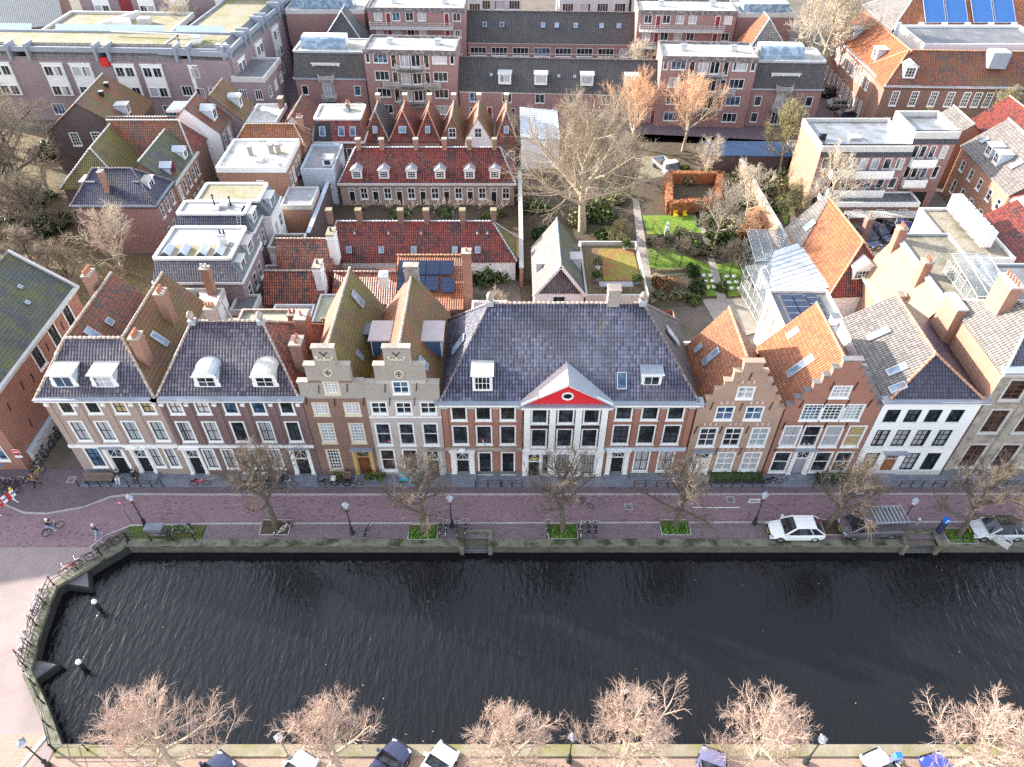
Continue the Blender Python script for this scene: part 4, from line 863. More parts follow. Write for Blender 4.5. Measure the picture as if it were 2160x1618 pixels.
b = abox('terrace_shed', 'small flat roofed extension with grey roof beside the red tiled roofs', 'shed', -29.0, 59.5, -26.6, 62.2, 4.6, 'brick_mauve', 'bitumen_dark', .25, group=GB); b.win('f', 1.2, 1, .9, 1.6, 'one'); b.walls()
b = abox('rear_annex', 'flat green stained roof annex behind the dark brick house', 'annex', -26.0, 51.9, -19.6, 55.9, 7.4, 'brick_dark', 'bitumen_green', .3, 'ridge', group=GB); b.walls(); b.chimney(5.9, .9, 7.4, 9.5, .8, .8, 'brick_red', 2); b.chimney(-.6, 2.6, 4, 7.2, .9, .8, 'brick_red', 0); b.part('flue_pipe', lambda m: m.tube((-.6, 2.6, 7.3), (-1.2, 2.6, 10.2), .12, .12, 8, 'offwhite'))
b = abox('roof_terrace', 'grey roof terrace with potted plant behind the brown stepped gable', 'terrace', -20.3, 57.6, -17.4, 62.6, 4.4, 'brick_red', 'bitumen_green', .2, group=GB); b.walls()
for nm, x0, x1, yf, dep, ze, zr, mt, chx in (('nearer of the two red and black tiled roofs', -26.5, -20.2, 62.6, 4.6, 3.4, 6.0, 'tile_redmix', 6.0), ('farther of the two red and black tiled roofs', -26.1, -20.0, 67.4, 4.6, 4.4, 7.0, 'tile_redmix', 6.3)):
    b = Bld('rear_house', nm+', with tall white end chimney', 'house', x0, yf, x1-x0, dep, ze, wall='brick_brown', group=GB); b.roof(ze, zr, 'x', mt, 0, 0, .1); b.walls(); b.chimney(chx, 1.7, zr-2.5, zr+1.2, .8, 1.6, 'plaster_white', 1, 'gravel_tan' if chx > 6.1 else 'stone', 'dark_metal')
b = abox('rear_annex', 'low white parapet annex in front of the nearer red roof', 'annex', -25.2, 59.9, -21.0, 62.0, 3.4, 'plaster_white', 'bitumen', .3, 'white', group=GB); b.walls()
b = Bld('rear_house', 'small red tiled annex with an air conditioner behind the twin stepped gables', 'house', -19.3, 62.6, 6.6, 6.6, 3.2, wall='brick_red', group=GB); b.roof(3.4, 5.2, 'x', 'tile_redmix', 0, 0, .1); b.walls()
b = Bld('rear_house', 'low orange tiled lean-to right behind the twin stepped gables', 'house', -19.0, 54.5, 7.6, 5.6, 3.4, wall='brick_red', group=GB); b.roof(3.6, 5.4, 'x', 'tile_orangewarm', 0, 0, .1); b.walls()
b = Bld('rear_house', 'orange tiled annex covered in dark blue solar panels', 'house', -12.6, 60.6, 7.4, 8.8, 3.2, wall='plaster_white', group=GB); b.roof(3.2, 5.9, 'x', 'tile_orangewarm', 0, 0, .1, off=.85, cap='ridge_orange'); b.walls()
sl_ = math.atan2(2.7, 7.48)
for i, j, n in ((0, 0, 0), (0, 1, 0), (0, 2, 0), (1, 1, 0), (1, 2, 0), (2, 1, 0), (2, 2, 0), (3, 2, 0), (3.15, .9, 0)):
    q = MB(); q.box(-.72, -.95, .1, .72, .95, .16, 'solar'); o = q.build('solar_panel', b.o, (1.0+1.5*i, 1.8+1.95*j, 3.32+(1.8+1.95*j)*2.7/7.48)); o.rotation_euler = (sl_, 0, 0)
b.chimney(7.9, 3.0, 0, 9.2, .9, 1.0, 'brick_orange', 1, 'stone'); b.chimney(.3, -1.5, 2, 5.5, .7, .7, 'offwhite', 0)
b = abox('rear_annex', 'small grey flat roofed annex in the yard left of the slate gabled coach house', 'annex', -4.2, 58.5, -.6, 62.5, 3.6, 'plaster_white', 'copper_pink', .25, 'white', group=GB); b.walls()
b = abox('rear_annex', 'brown grey flat roofed annex squeezed behind the mansion', 'annex', -5.4, 53.9, 1.8, 58.0, 4.8, 'plaster_white', 'bitumen', .25, 'white', group=GB); b.walls()
# slate gabled coach house behind the mansion, roof garden
b = Bld('coach_house', 'narrow coach house with pale slate and mossy green roof slopes behind the mansion', 'house', 2.4, 62.8, 5.3, 9.3, 4.5, wall='plaster_white', group=GB); b.roof(4.5, 8.1, 'y', {'a': 'tile_grey', 'b': 'tile_mossgreen', 'f': 0, 'e': 0}, 0, 0, .2, cap='lead')
m = MB(); m.face([(.15, -.02, 4.5), (5.15, -.02, 4.5), (2.65, -.02, 7.9)], 'tile_purple'); m.build('tile_hanging', b.o); m = MB(); [m.bar((2.65+s*2.75, -.25, 4.35), (2.65, -.25, 8.1), .1, .32, 'white') for s in (-1, 1)]; m.build('bargeboard', b.o); b.win('f', 2.65, 2.6, 1.4, 1.6, 'one', 'glass'); b.dormer((.25, 4.2, 4.9), -PI/2, 1.6, 1.1, 1.6, 'flat', 2, 1, scroll=False); b.dormer((5.1, 4.6, 5.0), PI/2, 1.2, 1.2, 1.2, 'flat', 2, 1, scroll=False); b.walls()
b = abox('roof_garden', 'roof terrace with sedum planting, white parapet and pots beside the slate coach house', 'terrace', 7.9, 62.6, 14.5, 73.2, 4.0, 'brick_brown', 'leafmould', .5, 'offwhite', group=GB); b.walls(); b.part('sedum_bed', lambda m: m.box(2.2, 3.2, 4.0, 6.2, 9.6, 4.08, 'sedum_yellow'))
# hofje almshouses: two long red roofs
GH = 'long almshouse rows with red tiled roofs'
b = Bld('almshouse_row', 'rear almshouse row with six white dormers along its red tiled eaves', 'house', -23.3, 89.7, 23.6, 5.8, 3.3, wall='brick_tan', group=GH)
b.roof(3.4, 7.0, 'x', 'tile_red', 2.3, 1.9, .25, cap='zinc', gables=False, capr=.09)
for px in (754, 811, 869, 929, 991, 1044): x = G(px, 380, 3.6).x+23.3; b.dormer((x, .35, 3.75), 0, 1.35, 1.25, 1.4, 'gable', 3, 3, scroll=False, roofm='zinc', pane='glass')
for px in (757, 806, 878, 938, 990, 1043): x = G(px, 310, 7).x+23.3; b.chimney(x, 2.95, 6.7, 8.1, .6, .6, 'brick_orange', 0)
for i in range(7):
    x = 1.5+3.22*i; b.door('f', x, .1, .85, 2.5, 'black', 'white', .55); b.win('f', x+1.65, .9, 1.05, 1.75, 'two2', 'glass'); 
b.walls(); b.part('gutter', lambda m: m.box(-.2, -.4, 3.1, 23.8, -.05, 3.32, 'offwhite'))
b = Bld('almshouse_row', 'front almshouse row with a line of skylights under its red tiled ridge', 'house', -21.7, 71.8, 22.1, 5.0, 3.0, wall='plaster_white', group=GH)
b.roof(3.0, 6.5, 'x', {'a': 'tile_red', 'b': 'tile_red', 'f': 'tile_mossred', 'e': 'tile_mossy'}, 1.3, 2.7, .2, cap='zinc', gables=False, capr=.09)
for px in (697, 758, 846, 900, 976, 1041): x = G(px, 468, 6.5).x+21.7; b.chimney(x, 2.6, 6.2, 7.9, .6, .6, 'brick_brown', 0, capm='gravel_tan')
for px in (738, 806, 874, 960, 1008): x = G(px, 530, 3.5).x+21.7; b.sky((x, .55, 3.85), 0, rad(54), .65, .8)
for px in (711, 750, 821, 889, 1007, 1028): x = G(px, 485, 5.4).x+21.7; vent(b, x, 1.75, 5.3, .25, .3, 'white')
b.walls()
# wall between almshouse gardens and the park
b = Bld('garden_wall', 'tall narrow garden wall with orange brick end beside the almshouse rows', 'wall', .9, 70.5, .4, 24, 2.6, wall='brick_orange'); b.walls(); b.part('coping', lambda m: m.box(-.06, 0, 2.6, .46, 24, 2.7, 'offwhite'))
b = Bld('garden_wall', 'grey garden wall leaning to the left end of the almshouse gardens', 'wall', -25.0, 76.8, .4, 13, 3.4, wall='brick_sooty'); b.walls(); b.part('coping', lambda m: m.box(-.06, 0, 3.4, .46, 13, 3.5, 'paleblue'))
# left of the almshouses
b = abox('rear_house', 'big brick block with a pale flat roof and three stubby chimneys', 'house', -37.8, 86.3, -29.0, 94.6, 7.0, 'brick_orange', 'gravel_white', .3, 'white', group=GB); b.row('r', [1.6, 3.2, 5, 6.6], 3.8, .9, 2.0, 'one'); b.row('r', [1.6, 3.2, 5, 6.6], .8, .9, 2.0, 'one'); b.win('f', 5.2, 4.3, 1.0, 1.2, 'one'); b.walls()
for x, y in ((3.4, 4.0), (6.0, 4.5), (6.9, 4.7)): b.chimney(x, y, 7, 8.1, .5, .5, 'brick_beige', 0)
dome(b, 5.0, 2.2, 7, 1.0, 1.0); dome(b, 5.4, 7.3, 7, 1.5, 1.0); vent(b, 8.2, .4, 7, .5, .6)
b = Bld('rear_house', 'orange pantiled range behind the pale flat roof', 'house', -38.2, 95.0, 9.6, 4.6, 6.2, wall='brick_orange', group=GB); b.roof(6.3, 8.2, 'x', 'tile_orangewarm', 1.5, 1.5, .2, gables=False); b.chimney(9.0, 2.5, 7, 9.0, .7, .7, 'brick_orange', 2); b.walls()
b = abox('rear_annex', 'blank brick annex wall with two shades of brick below the flat roof', 'annex', -29.0, 81.5, -25.2, 86.2, 4.4, 'brick_orange', 'bitumen', .2, group=GB); b.walls()
b = abox('rear_annex', 'low brick yard building with sooty hedge topped wall', 'annex', -33.5, 80.3, -29.1, 86.2, 3.0, 'brick_orange', 'bitumen', .2, group=GB); b.walls()
b = abox('rear_house', 'pale blue white house with small terraces and a green canopy', 'house', -28.2, 90.0, -23.9, 97.6, 4.8, 'plaster_white', 'bitumen', .4, 'paleblue', group=GB, mats={'f': 'paleblue'}); b.win('f', 3.3, 2.6, .9, .9, 'one'); b.walls()
q = MB(); n = 8; [q.face([(1.9+1.2*math.cos(PI*i/n), -.9, 1.1+.9*math.sin(PI*i/n)), (1.9+1.2*math.cos(PI*(i+1)/n), -.9, 1.1+.9*math.sin(PI*(i+1)/n)), (1.9+1.2*math.cos(PI*(i+1)/n), 0, 1.3+.9*math.sin(PI*(i+1)/n)), (1.9+1.2*math.cos(PI*i/n), 0, 1.3+.9*math.sin(PI*i/n))], 'leaf') for i in range(n)]; q.build('canopy', b.o)
q = MB(); q.box(2.6, 1.6, 4.8, 4.0, 3.2, 5.7, 'plaster_white'); q.box(2.5, 1.5, 5.7, 4.1, 3.3, 5.8, 'bitumen'); q.box(2.9, 1.57, 5.0, 3.7, 1.6, 5.6, 'glass'); q.build('roof_cabin', b.o)
b = Bld('rear_house', 'small white gabled house with a brown orange roof', 'house', -34.2, 103.3, 4.4, 7.6, 4.6, wall='plaster_white', group=GB); b.roof(4.8, 7.0, 'y', 'tile_mossred', 0, 0, .2); b.win('f', 2.2, 2.6, 1.2, 1.2, 'white3'); b.walls()
b = abox('rear_house', 'small brick house with a pale flat roof and grey parapet', 'house', -39.0, 103.6, -34.6, 110.2, 5.6, 'brick_brown', 'gravel_white', .25, 'white', group=GB); b.row('r', 3, 3, 1, 1.6, 'one'); b.walls(); b.chimney(4.0, 5.6, 5.6, 7.1, .7, 1.1, 'brick_brown', 0)
b = Bld('rear_house', 'flat roofed house with half black half red tiled mansard and blue skylights', 'house', -28.0, 98.6, 6.8, 6.2, 5.0, wall='brick_brown', group=GB); b.mansard(5.1, 7.8, (1.2, .2, .2, .2), {'f': 'tile_red', 'r': 'tile_red', 'l': 'tile_black', 'b': 'tile_black'}, 'gravel', 'white')
q = MB(); q.slab([(-.16, -.17, 5.12), (2.4, -.17, 5.12), (2.4, 1.17, 7.7), (.2, 1.17, 7.7)], -.03, 'tile_black'); q.build('black_tile_panel', b.o)
for x in (1.2, 3.9, 5.5): b.sky((x, .45, 6.35), 0, rad(62), .85, 1.3, gl='glass_blue')
b.row('f', [1.4, 5.0], 2.6, 1.5, 1.5, 'two'); b.walls(); vent(b, 4.2, 4, 7.8, .7, .4); b.chimney(4.4, 4.7, 7.8, 8.6, .5, .5, 'brick_red', 2)
GG = 'row of narrow gabled houses behind the almshouses'
for px0, px1, apx, tl, tr, wall, fr, lab in ((765, 820, 800, 'tile_moss', 'tile_brownblack', 'brick_step', 'tile_redmix', 'narrow house with mossy brown gable roof at the left end of the gable row'), (822, 878, 851, 'tile_red', 'tile_red', 'brick_step', 'tile_red', 'narrow house with red hipped gable and one wide blue skylight'), (878, 928, 903, 'tile_red', 'tile_mossred', 'brick_step', 'tile_red', 'narrow house with red hipped gable and small blue skylight'),
        (930, 980, 955, 'tile_mossred', 'tile_moss', 'brick_brown', 0, 'narrow brown brick gabled house with chimney and cross windows'), (980, 1038, 1012, 'tile_orangewarm', 'tile_moss', 'plaster_white', 0, 'narrow white gabled house with sharp orange roof'), (1046, 1090, 1070, 'tile_orangewarm', 'tile_moss', 'brick_brown', 'tile_redmix', 'narrow house with orange hipped gable at the right end of the gable row')):
    x0, x1 = G(px0, 295, 4).x, G(px1, 295, 4).x; w_ = x1-x0; b = Bld('gable_house', lab, 'house', x0, 101.5, w_, 7.0, 4.0, wall=wall, group=GG)
    hf = 2.2 if fr else 0; b.roof(4.0, 7.4, 'y', {'a': tl, 'b': tr, 'f': fr, 'e': tr}, hf, 0, .12, cap='ridge' if fr != 'tile_red' else 'ridge_orange'); c = w_/2
    b.row('f', 2, .9, .9, 1.4, 'two2')
    if fr: b.sky((c, .55, 5.3), 0, rad(63), 1.1 if px0 == 822 else .7, 1.0, gl='skyglass')
    else: b.win('f', c, 4.3, 1.1, 1.5, 'two2', 'glass')
    b.chimney(c, 6.2, 6.8, 8.2, .6, .6, 'brick_step', 0, 'cream'); b.walls()
b = Bld('shed', 'shed with a pale blue ribbed metal roof at the end of the gable row', 'shed', 1.3, 100.5, 5.6, 10.5, 4.6, wall='plaster_white'); m = MB()
m.slab([(-.1, -.1, 5.0), (5.7, -.1, 4.4), (5.7, 10.6, 4.4), (-.1, 10.6, 5.0)], .15, 'paleblue'); [m.bar((-.1, .3+.75*i, 5.03), (5.7, .3+.75*i, 4.43), .1, .1, 'white') for i in range(14)]; m.build('roof', b.o); b.walls()
# ---- mossy roofed cluster along the alley on the left ----
GM = 'old houses with mossy roofs along the left alley'
b = Bld('old_house', 'dark brick gabled house with mossy brown roof farthest back on the left', 'house', -66.2, 99.5, 11.5, 10.5, 6.0, rz=rad(4), wall='brick_sooty', group=GM); b.roof(6.0, 10.2, 'y', {'a': 'tile_moss', 'b': 'tile_moss', 'f': 0, 'e': 0}, 0, 0, .3, cap='offwhite'); b.row('f', [3.6, 6.6], 3.9, 1.3, 2.0, 'fac', ['glass']); b.row('f', [6.0], .9, 1.3, 1.9, 'fac', ['glass']); b.dormer((10.6, 4, 6.9), PI/2, 1.3, 1.3, 1.6, 'flat', 2, 2, scroll=False); vent(b, 7.0, 8, 9.2, .5, .6, 'black'); vent(b, 7.2, 5, 9.0, .5, .7, 'black'); b.walls()
b = Bld('old_house', 'yellow mossy gabled house in front of the dark brick gable', 'house', -56.8, 83.8, 7.6, 10.2, 6.0, rz=rad(3), wall='brick_sooty', group=GM); b.roof(6.0, 9.6, 'y', {'a': 'tile_mossy', 'b': 'tile_mossy', 'f': 'tile_mossy', 'e': 0}, 2.8, 0, .3, cap='offwhite'); b.walls()
b = Bld('old_house', 'house with dark red tiled cross roof and a small skylight between the mossy roofs', 'house', -53.8, 91.5, 11, 5.6, 6.4, wall='brick_brown', group=GM); b.roof(6.4, 10.0, 'x', {'a': 'tile_mossred', 'b': 'tile_red', 'f': 0, 'e': 'tile_red'}, 0, 1.6, .2, cap='offwhite'); b.sky((7.2, 1.3, 8.2), 0, rad(52), .9, 1.2); b.walls()
b = Bld('old_house', 'house with green black slates and white dormers facing the alley', 'house', -49.2, 83.6, 6.6, 9.0, 6.4, wall='brick_orange', group=GM); b.roof(6.4, 9.4, 'y', {'a': 'tile_mossgreen', 'b': 'tile_mossgreen', 'f': 0, 'e': 0}, 0, 0, .2, cap='offwhite'); b.row('r', [1.2, 2.9, 4.6, 6.3, 7.8], 3.6, .9, 1.9, 'one'); b.row('r', [1.2, 2.9, 4.6, 6.3, 7.8], .7, .9, 1.9, 'one'); b.dormer((6.2, 2.0, 6.6), PI/2, 1.4, 1.3, 1.4, 'gable', 2, 1, 'darkred', scroll=False, roofm='zinc'); b.dormer((6.2, 6.6, 6.6), PI/2, 1.3, 1.3, 1.4, 'gable', 2, 1, scroll=False, roofm='zinc'); b.part('gutter', lambda m: m.box(6.6, -.2, 6.1, 6.95, 9.2, 6.35, 'offwhite')); b.walls()
b = Bld('old_house', 'pinkish brick house with navy hipped roof and one tall chimney', 'house', -52.4, 77.6, 9.8, 5.8, 6.8, wall='brick_flat', group=GM); b.roof(6.9, 10.0, 'x', 'tile_navy', 2.4, 2.8, .3, gables=False, cap='ridge_dark'); b.row('r', [1.2, 2.9, 4.6], 4.4, .8, 1.8, 'one', ['glass']); b.row('r', [1.2, 2.9, 4.6], 1.3, .8, 1.8, 'one', ['glass']); b.chimney(4.2, 1.2, 7.8, 10.4, .5, .7, 'brick_orange', 1, potm='offwhite'); b.dormer((8.9, 2.6, 7.5), PI/2, 1.5, 1.3, 1.7, 'flat', 2, 1, scroll=False, roofm='gravel'); b.dormer((1.0, 2.6, 7.5), -PI/2, 1.5, 1.3, 1.7, 'flat', 2, 1, scroll=False); b.cornice('f', 6.4, 6.8, .25); b.cornice('r', 6.4, 6.8, .25); b.walls()
b = Bld('old_house', 'white sided house with orange tiled roof and grey solar sheet by the alley corner', 'house', -48.4, 97.5, 7.6, 5.2, 7.0, wall='plaster_white', group=GM, mats={'r': 'brick_mauve'}); b.roof(7.0, 10.4, 'y', {'a': 'tile_orangewarm', 'b': 'tile_mossred', 'f': 0, 'e': 0}, 0, 0, .15, cap='offwhite'); b.row('r', [1.3, 3.6], 4.2, 1.0, 1.9, 'one'); b.row('r', [1.3, 3.6], 1, 1.0, 1.9, 'one'); b.dormer((6.7, 2.4, 7.8), PI/2, 1.6, 1.6, 1.6, 'gable', 2, 1, scroll=False, roofm='zinc'); b.win('f', 3.0, 6.6, .7, .9, 'one'); b.walls()
b.part('solar_collector', lambda m: (m.box(.6, 1.2, 9.2, 3.2, 4.4, 9.5, 'white'), [m.box(.7, 1.3+.44*i, 9.5, 3.1, 1.6+.44*i, 9.58, 'lead') for i in range(7)]))
b = Bld('old_house', 'brick house with rusty tiled roof and arched dormer at the top of the alley', 'house', -46.6, 102.9, 7.4, 6.0, 6.4, wall='brick_mauve', group=GM); b.roof(6.5, 10, 'y', {'a': 'tile_orangewarm', 'b': 'tile_moss', 'f': 0, 'e': 0}, 0, 0, .15); b.row('r', [1, 2.6, 4.4], 3.6, .9, 2.0, 'one'); b.row('r', [1, 2.6, 4.4], .8, .9, 2.0, 'one'); b.dormer((6.7, 3, 7.2), PI/2, 1.3, 1.5, 1.5, 'arch', 2, 1, scroll=False); b.walls()
b = Bld('old_house', 'low house with red roof and white roof terrace beside the solar sheet', 'house', -57.4, 97.8, 8.6, 5.6, 5.2, wall='plaster_white', group=GM); b.roof(5.2, 7.8, 'x', 'tile_red', 0, 0, .15, cap='offwhite'); b.walls(); b.part('roof_terrace', lambda m: (m.box(4.2, .3, 5.9, 7.9, 3.6, 6.9, 'offwhite'), m.box(4.4, .5, 6.9, 7.7, 3.4, 6.92, 'gravel'), m.box(4.2, .3, 6.9, 7.9, .45, 7.6, 'white'), m.box(4.2, .45, 6.9, 4.35, 3.6, 7.6, 'white')))
# ---- houses on the right and the blocks at the back ----
GR = 'houses and sheds behind the right end of the row'
b = Bld('orange_roof_house', 'big house with a bright orange roof and a pedimented white dormer on its red hip', 'house', 33.6, 62.3, 7.2, 13.2, 4.8, rz=rad(4), wall='plaster_white', group=GR)
b.roof(4.8, 9.1, 'y', {'a': 'tile_orange', 'b': 'tile_red', 'f': 'tile_red', 'e': 'tile_red'}, 3.2, 0, .2, cap='ridge_orange'); q = MB(); q.slab([(-.2, 8.4, 4.72), (3.6, 12.4, 9.13), (3.6, 13.4, 9.13), (-.2, 13.4, 4.72)][::-1], -.04, 'tile_grey'); q.build('grey_tile_patch', b.o)
b.dormer((3.6, .9, 5.9), 0, 2.5, 1.3, 1.8, 'gable', 6, 2, scroll=False, roofm='offwhite'); b.win('f', 4.6, 1.4, 2.0, 2.4, 'two3', 'curtain'); b.sky((1.4, 10.8, 6.6), -PI/2, rad(50), .9, 1.4); b.chimney(5.8, 7.0, 6, 9.6, .7, .7, 'brick_brown', 1); b.walls()
b = Bld('side_extension', 'white ribbed sheet metal lean-to against the orange roof', 'annex', 29.0, 63.0, 5.0, 8.6, 3.0, rz=rad(4), wall='plaster_white', group=GR); m = MB(); m.slab([(-.1, -.1, 3.3), (5.4, -.1, 5.3), (5.4, 8.7, 5.3), (-.1, 8.7, 3.3)], .15, 'zinc'); [m.bar((-.1, .4+.8*i, 3.34), (5.4, .4+.8*i, 5.34), .06, .05, 'zinc') for i in range(10)]; m.build('roof', b.o); b.walls()
def glasshouse(name, lab, x, y, w, d, h, rz=0., pitch=.9):
    t = thing(name, lab, 'greenhouse', (x, y, 0), rz); m = MB(); g = MB(); nx, ny = max(2, int(w/1.1)), max(2, int(d/1.1))
    for i in range(nx+1):
        X_ = w*i/nx
        for Y_ in (0, d): m.bar((X_, Y_, 0), (X_, Y_, h), .06, .06, 'offwhite')
        m.bar((X_, 0, h), (X_, d, h+pitch), .06, .06, 'offwhite')
    for j in range(1, ny):
        for X_ in (0, w): m.bar((X_, d*j/ny, 0), (X_, d*j/ny, h+pitch*j/ny), .06, .06, 'offwhite')
    for z in (.3, h*.5, h): m.path([(0, 0, z), (w, 0, z), (w, d, z+(pitch if z == h else 0)), (0, d, z+(pitch if z == h else 0))], .04, 4, 'offwhite', True)
    m.build('frame', t); g.slab([(0, 0, h), (w, 0, h), (w, d, h+pitch), (0, d, h+pitch)], .03, 'clearglass'); g.box(.02, .02, .1, w-.02, .05, h, 'clearglass'); g.box(.02, .05, .1, .05, d, h, 'clearglass'); g.box(w-.05, .05, .1, w-.02, d, h, 'clearglass'); g.build('glazing', t)
    q = MB(); q.box(.1, .1, 0, w-.1, d-.1, .12, 'yard'); [q.lathe([(0, .1), (.5, .3), (.6, .9), (.3, 1.5), (0, 1.7)], 7, 'leaf', (.8+1.4*i, 1.2+R.random()*2, 0)) for i in range(int(w/1.4))]; q.build('planting', t); return t
glasshouse('greenhouse', 'tall white framed glass greenhouse at the edge of the garden', 27.9, 70.2, 4.6, 5.2, 3.8); glasshouse('greenhouse', 'lower glazed garden room between the greenhouse and the solar panels', 27.3, 62.0, 3.4, 7.2, 2.8, rad(6))
b = abox('rear_annex', 'white annex with solar panels on its flat roof behind the red stepped gable', 'annex', 26.2, 53.2, 32.2, 60.6, 6.3, 'plaster_white', 'bitumen_dark', .3, 'white', group=GR); b.row('l', [1.5, 3.6, 5.6], 3.2, 1.2, 2.4, 'two2', ['curtain_y']); b.walls()
for i, x in enumerate((1.1, 2.35, 3.7)):
    q = MB(); q.box(x, 2.6-(1.6 if i == 2 else 0), 6.38, x+1.05, 6.8, 6.46, 'solar'); [q.box(x-.02, 2.6-(1.6 if i == 2 else 0)+1.05*k, 6.461, x+1.07, 2.64-(1.6 if i == 2 else 0)+1.05*k, 6.475, 'zinc') for k in range(5 if i < 2 else 6)]; q.build('solar_panel', b.o)
b.sky((5.0, .7, 6.4), 0, .05, 1.2, 1.4); vent(b, 4.9, 2.0, 6.3, .7, 1.1, 'white'); b.chimney(1.2, -.4, 5, 7.6, .8, .8, 'stone', 0)
b = abox('rear_annex', 'white walled terrace annex with a dark timber deck beside the brown stepped gable', 'annex', 15.0, 50.0, 21.6, 56.0, 3.2, 'plaster_white', 'deck', .3, 'white', group=GR); b.walls()
b = abox('roof_deck', 'dark timber roof deck squeezed between mansion and brown stepped gable', 'terrace', 14.96, 42.6, 15.9, 49.9, 7.8, 'brick_dark', 'deck', .35, 'dark_metal', group=GR); b.walls()
# long tan building behind the white house
b = abox('warehouse', 'long building with flat gravel roof and pale tan rendered slope behind the white house', 'building', 39.4, 53.0, 44.6, 64.5, 10.6, 'brick_orange', 'gravel_brown', .25, 'zinc', group=GR)
m = MB(); m.slab([(-2.4, 0, 6.2), (-.02, 0, 10.4), (-.02, 11.5, 10.4), (-2.4, 11.5, 6.2)], .2, 'plaster_tan'); m.bar((-2.45, 0, 6.25), (-2.45, 11.5, 6.25), .25, .2, 'white'); m.bar((-.05, 0, 10.55), (-.05, 11.5, 10.55), .3, .3, 'offwhite'); m.build('side_slope', b.o)
m = MB(); m.wall((-2.3, 11.5), (-2.3, 0), [(0, 0), (11.5, 0), (11.5, 6.1), (0, 6.1)], [], 'brick_orange'); m.wall((-2.3, 0), (0, 0), [(0, 0), (2.3, 0), (2.3, 9.9), (0, 6)], [], 'brick_orange'); m.build('side_wall', b.o)
for y, z in ((4.6, 12.0), (10.6, 12.0)): b.chimney(-.3, y, 7, z, .8, .9, 'brick_red', 3, along='y')
b.chimney(-1.7, 4.0, 2, 8.6, .6, .7, 'brick_red', 0); b.win('l', 2.2, 2.2, .9, 1.6, 'red1'); b.walls()
glasshouse('conservatory', 'rooftop conservatory with white glazing bars beside the tall brick chimney', 41.2, 52.0, 3.4, 5.8, 2.4, 0, .7).location.z = 9.6
b = abox('flat_roof_house', 'dark gravel roofed block with pale blue glass gutter at the right edge', 'building', 45.6, 52.0, 60, 60.5, 9.6, 'plaster_white', 'bitumen_dark', .25, 'zinc', group=GR); b.walls(); b.part('glass_strip', lambda m: (m.box(.3, 1, 9.63, 1.5, 7.5, 9.68, 'skyglass')))
# air conditioner building
b = abox('plant_building', 'white building with five white air conditioning units along its roof', 'building', 47.8, 65.4, 53.6, 76.0, 7.0, 'plaster_white', 'gravel_brown', .3, 'white', group=GR); b.row('l', [4, 7], 2.6, 1.3, 2.2, 'two2'); b.walls()
def acunit(x, y, z, lab, s=1.):
    t = thing('air_conditioner', lab, 'air conditioner', (x, y, z), 0, 'white air conditioning units on the roofs'); m = MB(); m.box(-.5*s, -.6*s, .1, .5*s, .6*s, 1.7*s, 'white'); [m.box(a, -.5*s, 0, a+.1, .5*s, .1, 'steel') for a in (-.4*s, .3*s)]; m.build('casing', t)
    m = MB(); m.lathe([(.0, 0), (.36*s, 0), (.4*s, .06), (.3*s, .08), (0, .05)], 12, 'zinc', (0, 0, 1.7*s)); m.box(-.53*s, -.35*s, .5*s, -.5*s, .35*s, 1.3*s, 'lead'); m.build('fan_grille', t)
for i, w_ in enumerate(('farthest', 'second farthest', 'middle', 'second nearest', 'nearest')): acunit(51.2, 74.9-1.75*i, 7.35, w_+' of the five white air conditioners in line on the white roof', 1.15)
acunit(50.4, 65.0, 5.4, 'small white air conditioner on the ledge below the row of five', .7); acunit(52.4, 64.8, 5.4, 'white fan unit right of the small ledge air conditioner', .7); acunit(-13.6, 63.6, 4.9, 'white air conditioner on the tiled annex behind the twin stepped gables', .95)
b = abox('plant_ledge', 'low gravel ledge in front of the air conditioned roof', 'annex', 48.6, 62.6, 54, 65.3, 5.0, 'plaster_white', 'gravel_brown', .25, 'zinc', group=GR); b.walls()
b = Bld('red_roof_house', 'house with sunlit striped red tile roof at the right edge of the photo', 'house', 53.4, 62.5, 8.4, 13.4, 5.4, rz=rad(-4), wall='plaster_white', group=GR); b.roof(5.4, 8.6, 'y', {'a': 'tile_red', 'b': 'tile_red', 'f': 0, 'e': 0}, 0, 0, .2, cap='offwhite'); b.walls()
b = Bld('red_roof_house', 'deep red tiled roof continuing beyond the striped one at the right edge', 'house', 60.8, 72, 9, 8, 6.5, wall='plaster_white', group=GR); b.roof(6.5, 9.3, 'x', 'tile_red', 0, 0, .2, cap='offwhite'); b.walls()
b = abox('garage_row', 'low brick garage row with small white windows beside the pergola', 'garage', 40.8, 85.0, 53.2, 88.0, 2.8, 'brick_brown', 'bitumen_dark', .2, 'white', group=GR); b.row('f', [1.6, 4.6, 7.6, 10.6], .9, 1.1, 1.1, 'apt1', ['glass']); b.walls()
t = thing('pergola', 'white slatted pergola roof in front of the low garage row', 'pergola', (43.0, 81.9, 0)); m = MB(); [m.box(.24*i, 0, 2.5, .24*i+.12, 1.7, 2.6, 'offwhite') for i in range(40)]; m.build('slats', t); m = MB(); [m.box(x, y, 0, x+.1, y+.1, 2.5, 'white') for x in (0, 3.1, 6.2, 9.4) for y in (.05, 1.5)]; m.build('post', t)
